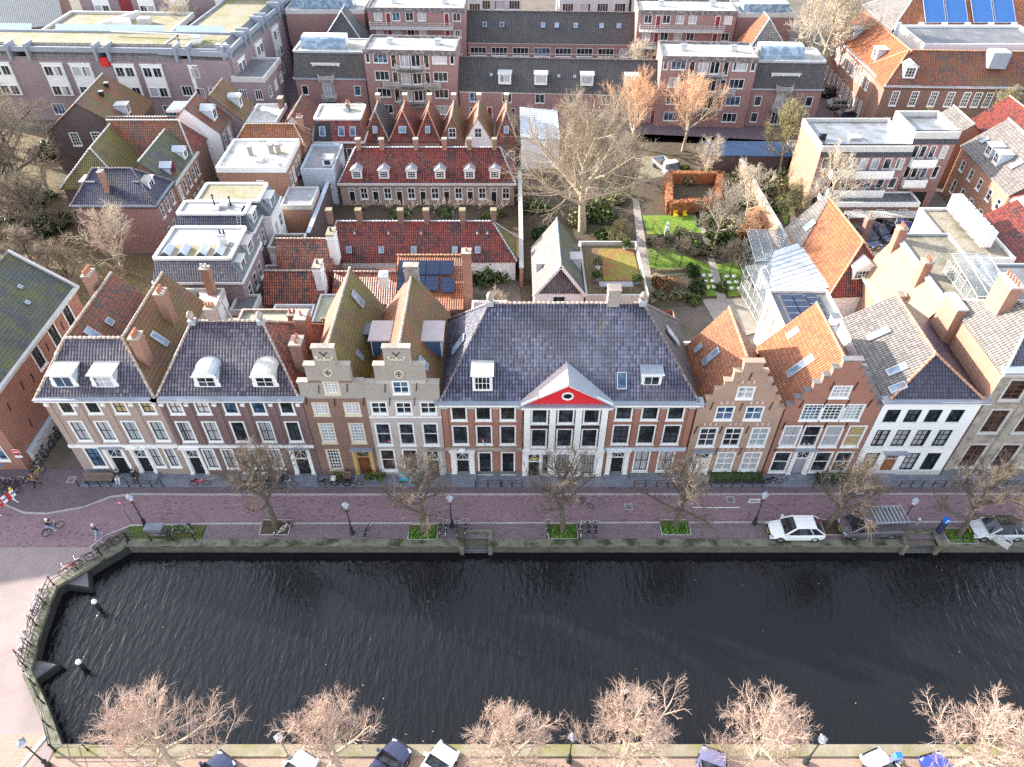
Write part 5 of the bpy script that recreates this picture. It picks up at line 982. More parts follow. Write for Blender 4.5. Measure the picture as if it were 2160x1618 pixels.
# apartment with balconies
GA = 'modern brick apartment blocks'
b = Bld('apartment_block', 'brick apartment block with puddled flat roof and long white balconies', 'apartments', 39.6, 87.9, 11.6, 8.6, 9.0, wall='brick_flat', group=GA, mats={'l': 'brick_orange'}); b.flat(8.9, 'bitumen_wet', .45, .16, 'offwhite')
q = MB(); q.slab([(-.1, -.25, 8.1), (11.7, -.25, 8.1), (11.7, .3, 9.5), (-.1, .3, 9.5)], .1, 'tile_black'); q.build('tile_fascia', b.o); vent(b, .9, 3, 8.9, .7, .9, 'black'); dome(b, 5.2, 3.2, 8.9, 1.5, 1.0)
for z in (6.2, 3.5, .8): b.row('f', [1.0, 2.6, 4.3, 5.9, 7.4, 9.0, 10.6], z, 1.0, 1.5, 'apt1')
def balcony(b, side, a, z, w, dep=1.4, h=1.0, mat='white', rail=False, rnd=False):
    m = MB(); L = w/2
    if rnd:
        n = 10; pts = [(-L*math.cos(PI*i/n), -dep*(.35+.65*math.sin(PI*i/n)) if 0 < i < n else 0) for i in range(n+1)]; f = [(x, y, 0) for x, y in pts]; m.slab(f, .16, mat); m.slab(f[::-1], .161, mat)
        for (x, y), (x2, y2) in zip(pts, pts[1:]):
            m.bar((x, y, h), (x2, y2, h), .06, .06, mat); m.bar((x, y, h*.5), (x2, y2, h*.5), .03, .03, mat); [m.bar((x+(x2-x)*k/4, y+(y2-y)*k/4, 0), (x+(x2-x)*k/4, y+(y2-y)*k/4, h), .035, .035, mat) for k in range(4)]
    else:
        m.box(-L, -dep, -.16, L, -.005, 0, 'offwhite')
        if rail:
            for z_ in (h, h*.66, h*.33): m.bar((-L, -dep+.03, z_), (L, -dep+.03, z_), .05, .05, mat); [m.bar((x, -dep+.03, z_), (x, 0, z_), .05, .05, mat) for x in (-L+.03, L-.03)]
            n = int(w/.5); [m.bar((-L+w*i/n, -dep+.03, 0), (-L+w*i/n, -dep+.03, h), .04, .04, mat) for i in range(n+1)]
        else: m.box(-L, -dep, 0, L, -dep+.07, h, mat); m.box(-L, -dep+.07, 0, -L+.07, -.01, h, mat); m.box(L-.07, -dep+.07, 0, L, -.01, h, mat)
    return m.build('balcony', b.o, b.P(side, a, z), SLOT[side])
balcony(b, 'f', 5.6, 5.6, 8.0); balcony(b, 'f', 5.6, 2.9, 7.4); b.walls()
b = Bld('apartment_block', 'taller brick stair tower with short white balconies right of the puddled roof', 'apartments', 51.2, 88.6, 5.6, 6.6, 10.4, wall='brick_flat', group=GA, mats={'l': 'plaster_white'}); b.flat(10.2, 'bitumen_wet', .7, .2, 'offwhite')
q = MB(); q.slab([(-.1, -.25, 9.5), (5.7, -.25, 9.5), (5.7, .3, 11.0), (-.1, .3, 11.0)], .1, 'tile_black'); q.build('tile_fascia', b.o)
for z in (7.4, 4.6): b.row('f', [.8, 1.8, 3.0, 4.5], z, .8, 1.7, 'apt1')
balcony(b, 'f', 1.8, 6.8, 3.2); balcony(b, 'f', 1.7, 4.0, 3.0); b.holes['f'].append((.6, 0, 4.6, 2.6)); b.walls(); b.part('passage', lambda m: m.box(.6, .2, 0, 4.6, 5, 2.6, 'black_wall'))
b = Bld('old_house', 'tall sunlit house with grey tiled roof and two white dormers at right', 'house', 60.4, 79.8, 9, 13.6, 7.0, rz=rad(-2), wall='brick_orange', group=GR); b.roof(7.0, 10.6, 'y', {'a': 'tile_grey', 'b': 'tile_grey', 'f': 0, 'e': 0}, 0, 0, .2, cap='offwhite'); b.top['f'] = [(0, 0), (9, 0), (9, 7), (4.5, 10.5), (0, 7)]
b.row('l', [2, 4.6, 7.2, 10, 12.4], 4.2, 1.0, 1.5, 'one', ['glass']); b.row('l', [2, 4.6, 7.2, 10, 12.4], 1.0, 1.0, 1.9, 'one', ['glass']); [b.dormer((.7, y, 7.8), -PI/2, 1.3, 1.4, 1.6, 'flat', 2, 2, scroll=False) for y in (6.6, 8.8)]; b.sky((2.0, 4.4, 8.7), -PI/2, rad(38), .9, 1.5); b.sky((1.6, 12, 8.4), -PI/2, rad(38), .8, 1.0); b.walls()
b = Bld('old_house', 'low house with grey tiled roof tucked beside the tower balconies', 'house', 58.5, 95.5, 8, 6, 6, wall='brick_orange', group=GR); b.roof(6, 9, 'y', {'a': 'tile_grey', 'b': 'tile_red', 'f': 0, 'e': 0}, 0, 0, .2, cap='offwhite'); b.walls()
b = Bld('old_house', 'small red roofed house at the right edge below the brick school', 'house', 67.5, 96.0, 8, 8, 6, wall='plaster_white', group=GR); b.roof(6, 9.4, 'y', {'a': 'tile_red', 'b': 'tile_black', 'f': 0, 'e': 0}, 0, 0, .2, cap='ridge'); b.walls()
# orange L-shaped brick building
b = Bld('school_building', 'long brick building with rusty red roof and rows of many paned white windows', 'building', 56.8, 111.3, 46, 8.4, 8.2, rz=rad(-2.5), wall='brick_brown', group='two wings of the brick building with white paned windows'); b.roof(8.2, 12.0, 'x', {'a': 'tile_mossred', 'b': 'tile_red', 'f': 'tile_orange', 'e': 'tile_red'}, 3.6, 0, .3, cap='ridge_orange')
X = [2.0, 4.9, 7.8, 10.3, 12.7, 14.4, 16.1, 17.9, 20.2, 22.5, 25.2, 28]; b.row('f', X, 5.1, 1.15, 2.3, 'fac', ['glass']); b.row('f', X, 1.0, 1.15, 2.3, 'fac', ['glass']); b.cornice('f', 7.8, 8.2, .3); b.dormer((3.4, .9, 9.0), 0, 1.7, 1.7, 1.8, 'gable', 3, 3, scroll=False, roofm='offwhite'); b.part('roof_stair', lambda m: m.box(15.0, 1.6, 10.3, 17.6, 3.8, 12.6, 'lead')); b.walls()
b = Bld('school_building', 'sunlit wing with bright orange roof running back along the side street', 'building', 57.0, 115.0, 7.6, 20, 8.2, rz=rad(1), wall='brick_orange', group='two wings of the brick building with white paned windows'); b.roof(8.2, 12.0, 'y', {'a': 'tile_orange', 'b': 'tile_orange', 'f': 0, 'e': 0}, 0, 0, .3, cap='ridge_orange'); ys = [1.5+2.0*i for i in range(9)]; b.row('l', ys, 5.1, 1.05, 2.3, 'fac', ['glass']); b.row('l', ys, 1.0, 1.05, 2.3, 'fac', ['glass'])
[b.dormer((.9, y, 9.0), -PI/2, 1.6, 1.7, 1.8, 'flat', 3, 3, scroll=False) for y in (5, 15)]; b.cornice('l', 7.8, 8.2, .3); b.walls()
b = abox('flat_roof_building', 'white building with dark flat roof behind the rusty red roof', 'building', 66.0, 121.5, 86.0, 131, 10.5, 'plaster_white', 'bitumen_dark', .4, 'white'); b.walls()
b = Bld('glazed_hall', 'hall with dark brick piers, blue window bays and blue glass roof at the top right', 'building', 66, 133.5, 34, 14, 9.5, wall='brick_sooty'); b.roof(9.5, 14.5, 'x', {'a': 'tile_orange', 'b': 'tile_orange', 'f': 'tile_grey', 'e': 'tile_orange'}, 6, 9, .2, cap='zinc'); [b.sky((x, 3.2, 11.95), 0, math.atan2(5, 7), 3.6, 6.0, gl='bluepane') for x in (7.5, 11.3, 15.8, 19.6)]; b.row('f', [2.5, 6.5, 10.5, 14.5, 18.5, 22.5], 6.0, 2.6, 3.0, 'strip', ['glass_blue']); [band(b, 5, 10.6, .5, 'paleblue', x-.4, x+.4, name='pier') for x in (.6, 4.5, 8.5, 12.5, 16.5, 20.5, 24.5)]; b.walls()
b = Bld('town_house', 'white house with dark shop awnings at the top right corner', 'house', 101, 141, 16, 12, 10, rz=rad(-48), wall='plaster_white', group='pale houses in the top right corner'); b.flat(10, 'gravel', .4); b.row('f', 5, 6.4, 1.2, 2, 'one', ['glass']); b.row('f', 5, 2.5, 1.4, 2.4, 'one', ['glass']); b.row('l', 4, 6.4, 1.2, 2, 'one', ['glass']); b.row('l', 4, 2.5, 1.2, 2, 'one', ['glass']); b.walls()
b = Bld('town_house', 'pale pinkish row of houses along the top right edge', 'house', 91, 119, 12, 20, 9, rz=rad(4), wall='brick_cream', group='pale houses in the top right corner'); b.flat(9, 'gravel_tan', .4); b.row('l', 6, 5.4, 1.2, 2, 'one', ['glass']); b.row('l', 6, 1.5, 1.2, 2.4, 'one', ['glass']); b.walls()
# ---- modern housing complex at the back ----
RZ = rad(-3); GP = 'modern brick apartment blocks'
def apartment(lab, x, y, w, d, h, rz, nf=4, gallery=False):
    b = Bld('apartment_block', lab, 'apartments', x, y, w, d, h, rz=rz, wall='brick_flat', group=GP, mats={'l': 'brick_flat'}); b.flat(h-.1, 'gravel_white', .35, .2, 'ridge_dark'); fh = h/nf
    if gallery:
        for f in range(nf): b.row('f', [1.8, 5.0, 7.4, 9.6, w-1.4], f*fh+.9, 1.4, 1.4, 'apt2'); b.door('f', 3.6, f*fh+.15, .9, 2.1, 'darkred', 'white', 0, handle=False); b.door('f', w-3.2, f*fh+.15, .9, 2.1, 'darkred', 'white', 0, handle=False)
        for f in (1, 2, 3)[:nf-1]: balcony(b, 'f', w*.45, f*fh, w*.86, 1.5, 1.0, 'offwhite', rail=True)
    else:
        for f in range(nf):
            b.row('f', [2.6, w-2.6], f*fh+.9, 2.3, 1.5, 'apt'); b.row('f', [.6, w-.6], f*fh+.9, .7, 1.5, 'apt1') if f == nf-1 else None
            if f: b.row('f', [w/2-2.6, w/2+2.6], f*fh+.2, .9, 2.1, 'apt1', ['glass_brown']); b.row('f', [w/2-.9, w/2+.9], f*fh+.3, 1.5, 2.0, 'two', ['curtain', 'glass'])
        for f in range(1, nf): balcony(b, 'f', w/2, f*fh, 5.0, 1.5, 1.0, 'offwhite', rnd=True); balcony(b, 'f', w/2-3.4, f*fh, 2.6, 1.1, 1.0, 'offwhite', rnd=True) if f == 2 else None; balcony(b, 'f', w/2+3.4, f*fh, 2.6, 1.1, 1.0, 'offwhite', rnd=True) if f == 2 else None
    for x_ in (w*.25, w*.78): vent(b, x_, d*.55, h-.1, .9, .8)
    b.walls(); return b
apartment('brick apartment block with curved balconies left of the dormered terrace', -23.4, 118.6, 14.6, 7, 10.8, RZ); apartment('brick apartment block with curved balconies right of the dormered terrace', 23.2, 115.6, 14.6, 7, 10.8, RZ)
apartment('farther apartment block with white access galleries and red doors at left', -25.6, 138.5, 17.2, 7, 11.3, rad(-1.5), 4, True); apartment('farther apartment block with white access galleries and red doors at right', 22.2, 137.0, 17.2, 7, 11.3, rad(-2), 4, True)
def terrace(lab, x, y, w, d, rz, ze, zr, dorm):
    b = Bld('terrace_row', lab, 'houses', x, y, w, d, ze, rz=rz, wall='brick_flat', group='modern terraced rows with dark tiled roofs'); b.roof(ze, zr, 'x', 'tile_brownblack', 0, 0, .15, cap='ridge_dark', off=.42); n = 6 if dorm else 8; u = w/n
    for i in range(n):
        if dorm:
            b.win('f', u*(i+.45), 2.9, 1.5, 1.5, 'apt2'); b.win('f', u*(i+.5), .6, 2.2, 1.4, 'apt'); b.door('f', u*(i+.92), .05, .85, 2.1, 'darkred', 'white', 0, handle=False)
        else: b.win('f', u*(i+.5), 3.0, u*.75, 1.5, 'strip'); b.win('f', u*(i+.5), .3, u*.85, 2.1, 'strip')
    if dorm:
        for px in (.1*w*2.3, w*.41, w*.64, w*.86): b.dormer((px, .55, ze+.9), 0, 2.0, 1.5, 1.5, 'flat', 4, 1, scroll=False, pane='curtain')
        for px in (.16, .5, .58): b.sky((w*px, 1.7, ze+(zr-ze)*1.7/(d*.42)+.05), 0, math.atan2(zr-ze, d*.42), .45, .45)
    else:
        for px in (.1, .2, .44, .52, .63, .78, .88): b.sky((w*px, 2.0, ze+(zr-ze)*2.0/(d*.42)+.05), 0, math.atan2(zr-ze, d*.42), .8, .9, gl='glass_blue' if px < .3 else 'skyglass')
    band(b, ze-.5, ze-.05, .05, 'offwhite', name='fascia'); band(b, ze-2.3, ze-2.1, .05, 'offwhite', name='fascia') if not dorm else None; b.walls(); return b
terrace('terraced row with four white box dormers in its dark tiled roof', -8.6, 118.4, 32.2, 9, rad(-3), 4.9, 8.7, True); terrace('farther terraced row with small skylights and white window strips', -8.2, 139.8, 31.4, 9, rad(-2), 5.6, 9.6, False)
def wing(lab, x, y, w, rz, flip):
    b = Bld('wing_house', lab, 'apartments', x, y, w, 8, 6.0, rz=rz, wall='brick_flat', group=GP); b.mansard(6.1, 9.6, (1.6, .1, .3, .1), {'f': 'tile_brownblack', 'r': 'brick_flat', 'b': 'tile_black', 'l': 'brick_flat'}, 'gravel', 'zinc'); c = w*.45
    b.row('f', [1.3, w-1.6], 3.3, 1.1, 1.6, 'apt1'); b.row('f', [1.3, w-1.6], .6, 1.1, 1.6, 'apt1'); b.row('f', [c], 3.0, 1.8, 2.2, 'apt'); b.row('f', [c], .3, 1.8, 2.2, 'apt'); balcony(b, 'f', c, 2.8, 2.6, 1.2, .9, 'offwhite', rnd=True); balcony(b, 'f', c, 5.8, 2.6, 1.2, .9, 'offwhite', rnd=True); b.dormer((c, .7, 6.4), 0, 4.4, 1.7, 1.6, 'flat', 5, 1, scroll=False, pane='curtain'); b.sky((w*.85, .75, 7.4), 0, rad(64), .9, 1.0); b.walls()
    q = MB(); n = 6; W = w*.62
    for i in range(n):
        a, e = PI*.5*i/n, PI*.5*(i+1)/n; q.face([(1, 3.0+1.3*(1-math.cos(a))*0+1.2-1.2*math.cos(a), 9.6+1.6*math.sin(a)), (1+W, 4.2-1.2*math.cos(a), 9.6+1.6*math.sin(a)), (1+W, 4.2-1.2*math.cos(e), 9.6+1.6*math.sin(e)), (1, 4.2-1.2*math.cos(e), 9.6+1.6*math.sin(e))], 'skyglass')
    q.box(1, 4.2, 9.6, 1+W, 6.0, 11.2, 'white'); [q.bar((1+W*i/8, 3.0, 9.65), (1+W*i/8, 4.1, 11.2), .06, .06, 'white') for i in range(9)]; q.build('roof_conservatory', b.o)
wing('wing house with curved rooftop conservatory left of the apartments', -35.4, 120.2, 11.6, rad(-2), 0); wing('wing house with curved rooftop conservatory right of the apartments', 38.1, 115.7, 11.0, rad(-2), 1)
b = Bld('gabled_wing', 'steep black tiled wedge roof behind the left conservatory', 'building', -35.0, 129.5, 11.5, 8, 5.4, wall='brick_flat', group=GP); b.roof(5.4, 12.2, 'y', {'a': 'tile_black', 'b': 'tile_black', 'f': 'tile_black', 'e': 'tile_black'}, 4.5, 0, .1, cap='zinc'); b.walls()
b = Bld('gabled_wing', 'steep sunlit tan tiled wedge roof behind the right conservatory', 'building', 38.0, 126, 10.5, 8, 5.4, wall='brick_flat', group=GP); b.roof(5.4, 12.0, 'y', {'a': 'tile_orangewarm', 'b': 'tile_black', 'f': 'tile_grey', 'e': 'tile_black'}, 4.5, 0, .1, cap='zinc'); b.sky((3.4, 1.7, 8.2), 0, rad(55), .8, 1.4); b.walls()
b = abox('stair_block', 'plain brick stair block with glass vault between the left apartments', 'building', -40.5, 140, -26.5, 148, 10.5, 'brick_flat', 'gravel_white', .3, group=GP); b.walls(); b.part('roof_vault', lambda m: m.box(1, .8, 10.6, 12, 4, 12.2, 'skyglass'))
b = abox('stair_block', 'plain brick stair block with glass top between the right apartments', 'building', 40, 138, 50, 146, 10.5, 'brick_flat', 'gravel_white', .3, group=GP); b.walls(); b.part('roof_vault', lambda m: m.box(1, .8, 10.6, 9, 4, 12.0, 'skyglass'))
for i, (x, y, w_, lab) in enumerate(((-27, 158, 21, 'flat roofed block with a gallery along the top edge of the photo'), (-7, 160, 9, 'pale glazed office with tall windows along the top edge'), (9.5, 158, 14, 'pale concrete office with brown window strips along the top edge'), (24, 157, 30, 'dark roofed row along the top edge behind the right apartments'))):
    b = abox('far_block', lab, 'building', x, y, x+w_, y+12, 8.5, 'plaster_grey', 'tile_black' if i == 3 else 'bitumen', .3, group='buildings along the top edge'); b.row('f', max(3, int(w_/3)), 5.2, 2.2, 1.7, 'strip', ['glass_brown', 'curtain', 'glass']); b.row('f', max(3, int(w_/3)), 1.6, 2.2, 1.9, 'strip', ['curtain', 'glass']); b.walls()
# ---- large complex at the top left ----
GL = 'long grey brick complex with white bay windows'
def bays(b, side, xs, zs, w=2.6):
    m = MB()
    for a in xs:
        m = MB(); m.box(-w/2, -.3, zs[0], w/2, -.005, zs[-1]+1.9, 'white'); m.box(-w/2-.1, -.36, zs[-1]+1.9, w/2+.1, -.004, zs[-1]+2.1, 'white'); o = m.build('bay_window', b.o, b.P(side, a, 0), SLOT[side])
        g = MB()
        for z in zs:
            for k in (-.62, .62): win_in(g, k*w/2.6, -.34, z+.1, 1.05*w/2.6, 1.5, 2, 1, 'white', R.choice(['glass', 'glass', 'curtain']))
        g.build('window', o)
b = Bld('housing_complex', 'long front wing of grey mauve brick with ribbed eaves and white bay windows', 'apartments', -91.0, 118.5, 47.5, 8.0, 10.2, rz=rad(-2.4), wall='brick_mauve', group=GL); b.flat(11.4, 'gravel_tan', .3, .2, 'lead')
X = [6, 18.5, 23.0, 30.0, 34.4, 42.0]; bays(b, 'f', [3.5, 10]+X[1:], (4.2, 7.3), 3.3); b.row('f', [16.5, 21.0, 26, 30.5, 35, 42], 1.0, 2.0, 1.8, 'apt'); m = MB()
for x0, x1 in ((1, 12.5), (15.5, 26.3), (28.3, 39.0), (41, 46.5)): m.slab([(x0, -.3, 10.1), (x1, -.3, 10.1), (x1, 1.3, 11.9), (x0, 1.3, 11.9)], .12, 'tile_grey'); [m.box(x-.2, -.5, 9.8, x+.2, 1.7, 12.2, 'lead') for x in (x0, x1)]
m.build('eaves_roof', b.o); m = MB(); [m.slab([(x0, 7.9, 11.6), (x1, 7.9, 11.6), (x1, 8.8, 12.4), (x0, 8.8, 12.4)], .1, 'paleblue') for x0, x1 in ((1, 12), (16, 34), (36, 44))]; m.build('rear_skylights', b.o)
b.part('red_hoist', lambda m: m.box(26.7, -.5, 9.0, 27.9, 0, 10.3, 'red')); b.walls(); pipe(b, 38.5, 3, 11.4, 1.2); vent(b, 41, 4, 11.4, 1.4, .8, 'white'); b.part('cable_tray', lambda m: m.bar((26, 6.6, 12), (43, 5.2, 12), .25, .15, 'offwhite'))
b = Bld('housing_complex', 'side wing of the grey brick complex with slate lean-to roofs along the side street', 'apartments', -55.0, 117.0, 11.0, 64, 10.2, rz=rad(-6), wall='brick_mauve', group=GL); b.flat(11.2, 'gravel_tan', .3, .2, 'lead'); ys = [4, 12, 20, 28, 37, 46, 55]; bays(b, 'r', ys, (4.2, 7.2), 3.0); b.row('r', ys, 1.0, 2.0, 1.9, 'apt'); b.row('f', [3, 7.5], 4.5, 1.8, 1.6, 'apt'); b.row('f', [3, 7.5], 1.0, 1.8, 1.6, 'apt'); m = MB()
for y in ys: m.slab([(11.3, y-3, 10.1), (11.3, y+3, 10.1), (9.6, y+3, 12.0), (9.6, y-3, 12.0)], .12, 'slate'); [m.box(9.3, y+s*3.1-.15, 9.8, 11.5, y+s*3.1+.15, 12.3, 'lead') for s in (-1, 1)]
m.build('eaves_roof', b.o); b.part('banner', lambda m: m.box(11.05, 31.0, 6.0, 11.4, 32.6, 12.6, 'blue_sign')); b.walls()
b = Bld('housing_complex', 'stepped corner block with dark corner windows where the two wings meet', 'apartments', -44.0, 115.5, 5.2, 9, 7.6, rz=rad(-3), wall='brick_mauve', group=GL); b.flat(7.6, 'bitumen_dark', .3, .3, 'offwhite'); b.row('f', [1.3, 3.8], 4.4, 1.2, 1.6, 'apt'); b.row('f', [1.3, 3.8], 1, 1.2, 1.6, 'apt'); b.row('r', 3, 4.4, 1.4, 1.6, 'apt'); b.walls()
b = Bld('housing_complex', 'rear wing of the grey brick complex with a tall dark red stair window', 'apartments', -80, 146, 36, 10, 14, rz=rad(-2), wall='brick_mauve', group=GL); b.flat(14, 'gravel_tan', .3); bays(b, 'f', [4, 12.5, 18.5, 27, 33], (2.0, 5.2, 8.4, 11.2), 3.0); b.part('red_stair_window', lambda m: m.box(7.4, -.15, 1, 9.6, -.004, 13, 'darkred')); b.walls()
b = Bld('housing_complex', 'flat roofed linking block with pale ducts behind the front wing', 'apartments', -78.5, 127.5, 22, 11, 9.4, rz=rad(-2), wall='brick_mauve', group=GL); b.flat(10.6, 'gravel_tan', .4, .35, 'offwhite'); b.row('r', 3, 5, 1.4, 1.8, 'apt'); b.part('roof_ducts', lambda m: (m.box(12, 2, 10.6, 14, 4, 12, 'white'), m.box(14.5, 5, 10.6, 16.5, 6.5, 11.6, 'offwhite'), m.bar((9, 2, 11), (13, 9.5, 11), .8, 1.2, 'offwhite'))); b.walls()
b = Bld('hall', 'large hall with weathered dark green sloping roof at the top left corner', 'building', -118, 124, 40, 26, 8.5, rz=rad(24), wall='brick_brown'); b.roof(8.5, 13.5, 'x', {'a': 'slate', 'b': 'slate', 'f': 0, 'e': 0}, 0, 0, .3, cap='offwhite'); b.walls()
b = abox('office_block', 'taller grey block behind the side wing with a glazed ground floor', 'building', -38.5, 166, -29, 176, 12, 'brick_mauve', 'gravel', .3, group='buildings along the top edge'); b.row('f', 3, 8, 1.6, 1.6, 'apt'); b.row('f', 3, 4, 1.6, 1.6, 'apt'); b.walls()
# back streets
sheet('back_street', [(-45.5, 86), (-39.2, 86), (-39.2, 101), (-34, 112), (-9, 116), (60, 108), (56.5, 113), (56.5, 180), (49.8, 180), (49.4, 116), (-24, 119), (-37, 121), (-40, 185), (-46.5, 185), (-42, 118)], .006, 'pave_walk')
sheet('back_quay', [(19, 112.4), (60, 112.4), (60, 115.2), (19, 115.8)], .012, 'pave_walk'); sheet('car_park', [(40.4, 64.6), (55, 64.6), (55, 85), (40.4, 85)], .01, 'yard'); sheet('courtyard', [(53, 76), (60.2, 78), (60, 94), (51, 94), (51, 86), (53, 86)], .014, 'yard')
# ---- bare winter trees, shrubs, hedges, gardens ----
def _mesh(name, v, f, mi, mats, smooth=True):
    me = bpy.data.meshes.new(name); me.from_pydata(v, [], f)
    for k in mats: me.materials.append(M(k))
    me.polygons.foreach_set('material_index', mi); me.polygons.foreach_set('use_smooth', [smooth]*len(f)); return me
class TM:
    def __init__(s): s.v = []; s.f = []
    def seg(s, p, q, r0, r1, n):
        d = q-p
        if d.length < 1e-5: return
        d.normalize(); a = d.orthogonal(); a.normalize(); c = d.cross(a); b = len(s.v)
        for P, r in ((p, r0), (q, r1)):
            for i in range(n):
                t = 6.2832*i/n; x, y = r*math.cos(t), r*math.sin(t); s.v.append((P.x+a.x*x+c.x*y, P.y+a.y*x+c.y*y, P.z+a.z*x+c.z*y))
        for i in range(n):
            j = (i+1) % n; s.f.append((b+i, b+j, b+n+j, b+n+i))
def tree_meshes(seed, H, sp, th, r0, twig='twig_tan', bark='bark', nl=13, nb=8, nt=7, nw=4, up=.35, droop=0., tr=.016, lean=.05, spiky=0., el0=22):
    g = random.Random(seed); T = TM(); C = TM(); u = lambda a, b: g.uniform(a, b)
    def rv(): return V((g.gauss(0, 1), g.gauss(0, 1), g.gauss(0, 1))).normalized()
    def walk(tm, p, d, L, ra, rb, ns, n, wob, lift):
        out = [p.copy()]; d = d.normalized()
        for i in range(ns):
            d = (d+rv()*wob+V((0, 0, lift))).normalized(); q = p+d*(L/ns); tm.seg(p, q, ra+(rb-ra)*i/ns, ra+(rb-ra)*(i+1)/ns, n); p = q; out.append(p.copy())
        return out
    def at(pts, t):
        x = t*(len(pts)-1); i = min(int(x), len(pts)-2); return pts[i].lerp(pts[i+1], x-i), (pts[i+1]-pts[i]).normalized()
    tk = walk(T, V((0, 0, -.1)), V((u(-lean, lean), u(-lean, lean), 1)), H*.82, r0, r0*.22, 8, 8, .05, .03)
    a0 = u(0, 6)
    for i in range(nl):
        t = (th/H/.82)+(1-th/H/.82)*(i/(nl-1))**.85*.97; p, d = at(tk, min(t, .99)); a = a0+i*2.4+u(-.3, .3); k = i/(nl-1); el = rad(el0+45*k+u(-8, 8))*(1+spiky*.4)
        dd = V((math.cos(a)*math.cos(el), math.sin(a)*math.cos(el), math.sin(el))); L = sp*(1.05-.45*k)*u(.8, 1.15)
        rl = r0*(.55-.25*k); lb = walk(T, p, dd, L, rl, rl*.25, 5, 6, .12, up*.35)
        for j in range(nb):
            tt = .22+.76*(j+.5)/nb; q, e = at(lb, tt); sd = e.cross(rv()).normalized(); d2 = (e*u(.45, .8)+sd*.8+V((0, 0, up*.6-droop*.3))); L2 = L*(.56-.26*tt)*u(.75, 1.25)
            br = walk(C, q, d2, L2, rl*.28, .016, 4, 4, .16, up*.3-droop*.12)
            for m in range(nt):
                t3 = .15+.85*(m+.6)/nt; q3, e3 = at(br, min(t3, 1.)); d3 = e3*u(.5, .9)+e3.cross(rv()).normalized()*.75+V((0, 0, up*.5-droop*.5)); L3 = L2*(.5-.2*t3)*u(.7, 1.3)+.12
                tw = walk(C, q3, d3, L3, tr*1.15, tr*.75, 2, 3, .2, up*.25-droop*.3)
                for w_ in range(nw):
                    q4, e4 = at(tw, .2+.8*(w_+.7)/nw); d4 = (e4*.8+e4.cross(rv()).normalized()*.7+V((0, 0, up*.4-droop*.6))).normalized(); C.seg(q4, q4+d4*(L3*u(.3, .65)+.08), tr*.8, tr*.4, 3)
    return _mesh('trunk', T.v, T.f, [0]*len(T.f), [bark]), _mesh('crown', C.v, C.f, [0]*len(C.f), [twig])
_n = [0]
def tree(lab, x, y, ms, group=None, s=1., rz=None, name='bare_tree', z=0.):
    t = thing(name, lab, 'tree', (x, y, z), R.uniform(0, 6) if rz is None else rz, group); t.scale = (s, s, s*R.uniform(.95, 1.05)); inst('trunk', ms[0], t); inst('crown', ms[1], t); return t
GS = 'bare trees along the far quay'
ST = [(583, 1112, 8.6, 3.5, 'bare street tree in front of the dark brick house, with a bicycle at its foot'), (893, 1122, 8.4, 3.0, 'bare street tree in front of the cream stepped gable'), (1187, 1120, 8.0, 3.1, 'bare street tree in front of the mansion door'), (1423, 1112, 7.8, 3.0, 'bare street tree between the mansion and the brown stepped gable'), (1742, 1112, 7.8, 3.0, 'bare street tree between the white car and the grey van'), (2022, 1130, 8.0, 3.4, 'bare street tree beside the silver car with the open door')]
for i, (px, py, H_, s_, lab) in enumerate(ST):
    p = G(px, py); tree(lab, p.x, p.y, tree_meshes(20+i, H_, s_*1.2, 2.4, .27, 'twig_brown', 'bark', 13, 8, 7, 4, .32, tr=.011, el0=18), GS)
GN = 'bare pinkish trees along the near quay'
for i, (px, s_, H_, lab) in enumerate(((338, 4.4, 8.4, 'widest pinkish bare tree at the bottom left, reaching over the water'), (700, 3.3, 8.3, 'pinkish bare tree behind the foreground navy car'), (1075, 3.3, 8.3, 'pinkish bare tree above the foreground bicycle rack'), (1325, 3.5, 9.0, 'tallest pinkish bare tree in the middle of the foreground row'), (1600, 3.5, 8.9, 'pinkish bare tree above the violet car'), (2060, 3.7, 8.4, 'pinkish bare tree at the bottom right corner'))):
    x = G(px, 1500, 6).x; tree(lab, x, 16.7, tree_meshes(40+i, H_, s_*(.98, 1.02, 1.0, 1.12, 1.05, 1.15)[i], 2.6, .26, 'twig_pink', 'bark_pale', 14, 9, 7, 5, .3, tr=.0105, el0=14), GN)
BIG = tree_meshes(60, 14.5, 9.6, 3.4, .6, 'twig_tan', 'bark_pale', 20, 12, 9, 5, .24, tr=.014, el0=18)
tree('huge spreading bare tree in the garden behind the mansion', 9.2, 83.0, BIG, rz=1.)
W1 = tree_meshes(61, 9.6, 6.0, 2.4, .28, 'twig_orange', 'bark_pale', 13, 8, 8, 5, .55, tr=.012, el0=15); tree('orange twigged tree on the left by the small back canal', 18.8, 107.5, W1, 'orange twigged trees by the back canal'); tree('orange twigged tree on the right by the small back canal', 26.4, 106.4, tree_meshes(62, 9.8, 6.0, 2.6, .28, 'twig_orange', 'bark_pale', 13, 8, 8, 5, .55, tr=.012, el0=15), 'orange twigged trees by the back canal')
PALE = tree_meshes(63, 8.8, 4.8, 1.6, .24, 'twig_pale', 'bark_pale', 13, 7, 6, 4, .3, tr=.015); tree('pale bare tree in front of the pinkish brick house wall', -46.8, 73.0, PALE)
WD = [tree_meshes(70, 12, 6.0, 2.2, .4, 'twig_tan', 'bark', 14, 10, 9, 5, .2, .15, tr=.022), tree_meshes(71, 9, 5.0, 1.6, .3, 'twig_dark', 'bark', 14, 9, 8, 5, .25, .1, tr=.022), tree_meshes(72, 6, 3.4, .8, .16, 'twig_tan', 'bark', 13, 8, 7, 5, .3, tr=.018), tree_meshes(73, 6, 3.2, .8, .16, 'twig_olive', 'bark', 13, 8, 7, 5, .35, tr=.018)]
GWd = 'bare trees in the wooded garden at the left edge'
